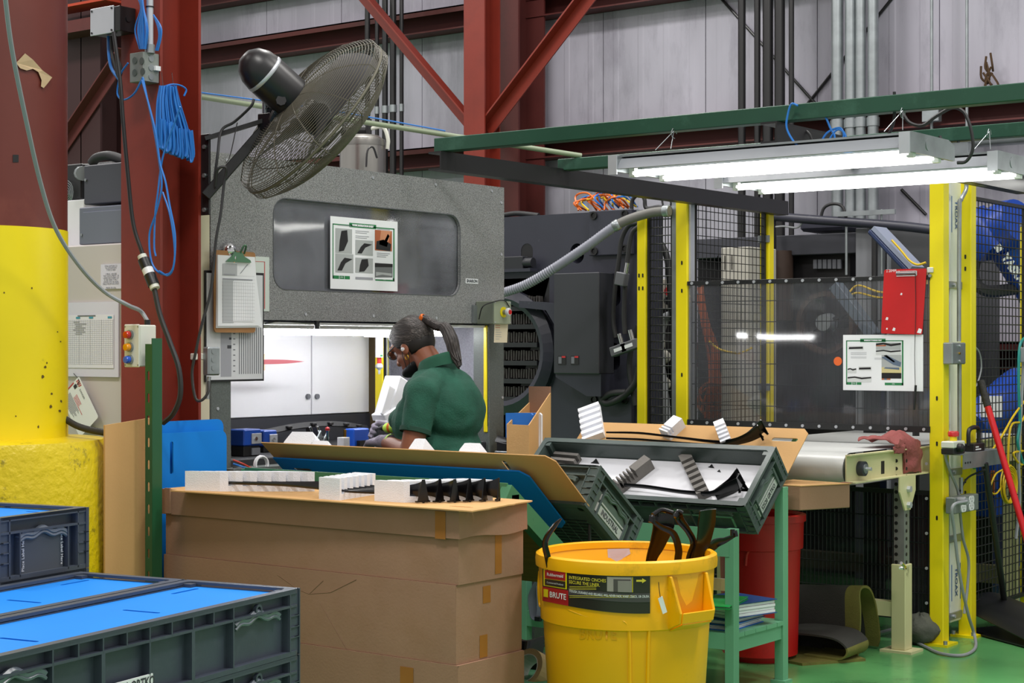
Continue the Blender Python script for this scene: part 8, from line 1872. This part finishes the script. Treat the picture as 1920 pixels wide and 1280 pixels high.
# dustpan and red-handled tool
xd = -3.08
dp = onZ(1885, 1200, .0)
t = thing('dustpan', 'black upright dustpan with a long black handle leaning by the right mesh', 'dustpan', dp)
a, b_, c = onZ(1852, 1188, .0), onZ(1925, 1212, .0), onZ(1945, 1190, 0)
hx0 = onD(1882, 1140, 8.75); 
def pan(u, v):
    w = .17+.10*u; base = V((hx0.x-.08, hx0.y-.03, .10))+(V((.56, -.25, -.09)))*u
    s = V((.42, .9, 0)).normalized(); return base+s*(w*(v-.5)*2)+V((0, 0, .07*math.sin(v*PI)**.6*(1-.35*u)+.02))
MB().surf(pan, 12, 14, .006).build('pan_top', mBlk, t); MB().surf(lambda u, v: pan(u, v)*1-V((0, 0, pan(u, v).z-.012)), 6, 6, .006).build('pan_floor', mBlk, t)
MB().tube([onD(1847, 868, 8.45), onD(1852, 905, 8.47), onD(1863, 980, 8.52), onD(1874, 1060, 8.58), onD(1881, 1110, 8.65), onD(1882, 1135, 8.7), onD(1870, 1152, 8.7), onD(1860, 1162, 8.7)], .016, 10, 5).build('handle', mBlk, t)
t = thing('red_handled_tool', 'long red pole with a black textured grip leaning across the right mesh', 'pole', onZ(1960, 1180, 0)); g0, g1 = onD(1839, 714, 8.6), onD(1852, 762, 8.55); e = onD(1975, 1215, 8.2); e.z = .03
MB().cyl(g0, g1, .019, n=12).build('grip', mat('textured_grip', '#2e2c2c', .8, 0, .5, 90), t); MB().cyl(g1, onD(1925, 1010, 8.35), .0165, n=12).build('pole', mat('red_pole', '#d01420', .3), t); MB().cyl(onD(1925, 1010, 8.35), e, .0165, n=12).build('pole', mat('red_pole', '#d01420'), t)
# carton with blue folders between booth and press
cb = onD(985, 800, 8.35)
t = thing('cardboard_carton', 'open brown carton with blue folders at the right of the booth', 'carton', (cb.x, cb.y, 0))
pA, pB, pC = onD(950, 795, 8.3), onD(992, 797, 8.25), onD(1033, 780, 8.55); zb_ = pA.z-.35
def vq(p, q, z0, z1a, z1b, nm, th=.005): 
    d = (q-p); d.z = 0; n_ = V((d.y, -d.x, 0)).normalized()*th; vs = [V((p.x, p.y, z0)), V((q.x, q.y, z0)), V((q.x, q.y, z1b)), V((p.x, p.y, z1a))]; vs += [v-n_ for v in vs]; return MB().add(vs, [(0, 1, 2, 3), (7, 6, 5, 4), (0, 4, 5, 1), (1, 5, 6, 2), (2, 6, 7, 3), (3, 7, 4, 0)]).build(nm, mCardY if nm != 'back_panel' else mCard, t)
pD = pA+(pC-pB)
zk = onD(1000, 724, 8.6).z
vq(pA, pB, zb_, pA.z, pB.z, 'front_panel'); vq(pB, pC, zb_, pB.z+.0, zk-.03, 'side_panel'); vq(pC, pD, zb_, zk, zk, 'back_panel'); vq(pD, pA, zb_, zk-.08, pA.z, 'side_panel')
MB().box(((pA+pC)/2).xy.to_3d()+V((0, 0, zb_)), (.2, .2, .01), Matrix.Rotation(.5, 3, 'Z')).build('bottom', mCard, t)
o = thing('stand', 'grey stand under the brown carton behind the booth leg', 'stand', ((pA.x+pC.x)/2, (pA.y+pC.y)/2, 0)); MB().bb(((pA.x+pC.x)/2-.12, (pA.y+pC.y)/2-.12, 0), ((pA.x+pC.x)/2+.12, (pA.y+pC.y)/2+.12, zb_-.006)).build('body', mLeg, o)
fA, fB = onD(948, 800, 8.36), onD(998, 800, 8.36); fz = onD(970, 774, 8.36).z
for k in range(3):
    off = V((.012*k, .02*k, 0)); o = MB().add([V((fA.x, fA.y, zb_+.01))+off, V((fB.x, fB.y, zb_+.01))+off, V((fB.x, fB.y, fz-.01))+off, V((fB.x-.01, fB.y, fz))+off, V((fA.x, fA.y, fz))+off]+[V((fA.x, fA.y, zb_+.01))+off+V((.004, .008, 0)), V((fB.x, fB.y, zb_+.01))+off+V((.004, .008, 0)), V((fB.x, fB.y, fz-.01))+off+V((.004, .008, 0)), V((fB.x-.01, fB.y, fz))+off+V((.004, .008, 0)), V((fA.x, fA.y, fz))+off+V((.004, .008, 0))], [(0, 1, 2, 3, 4), (9, 8, 7, 6, 5), (0, 5, 6, 1), (1, 6, 7, 2), (2, 7, 8, 3), (3, 8, 9, 4), (4, 9, 5, 0)])
    o = o.build('blue_folder', mFold if k < 2 else mWht); setp(o, ('front blue folder in the brown carton', 'second blue folder in the brown carton', 'white folder behind the blue ones in the brown carton')[k], 'folder')
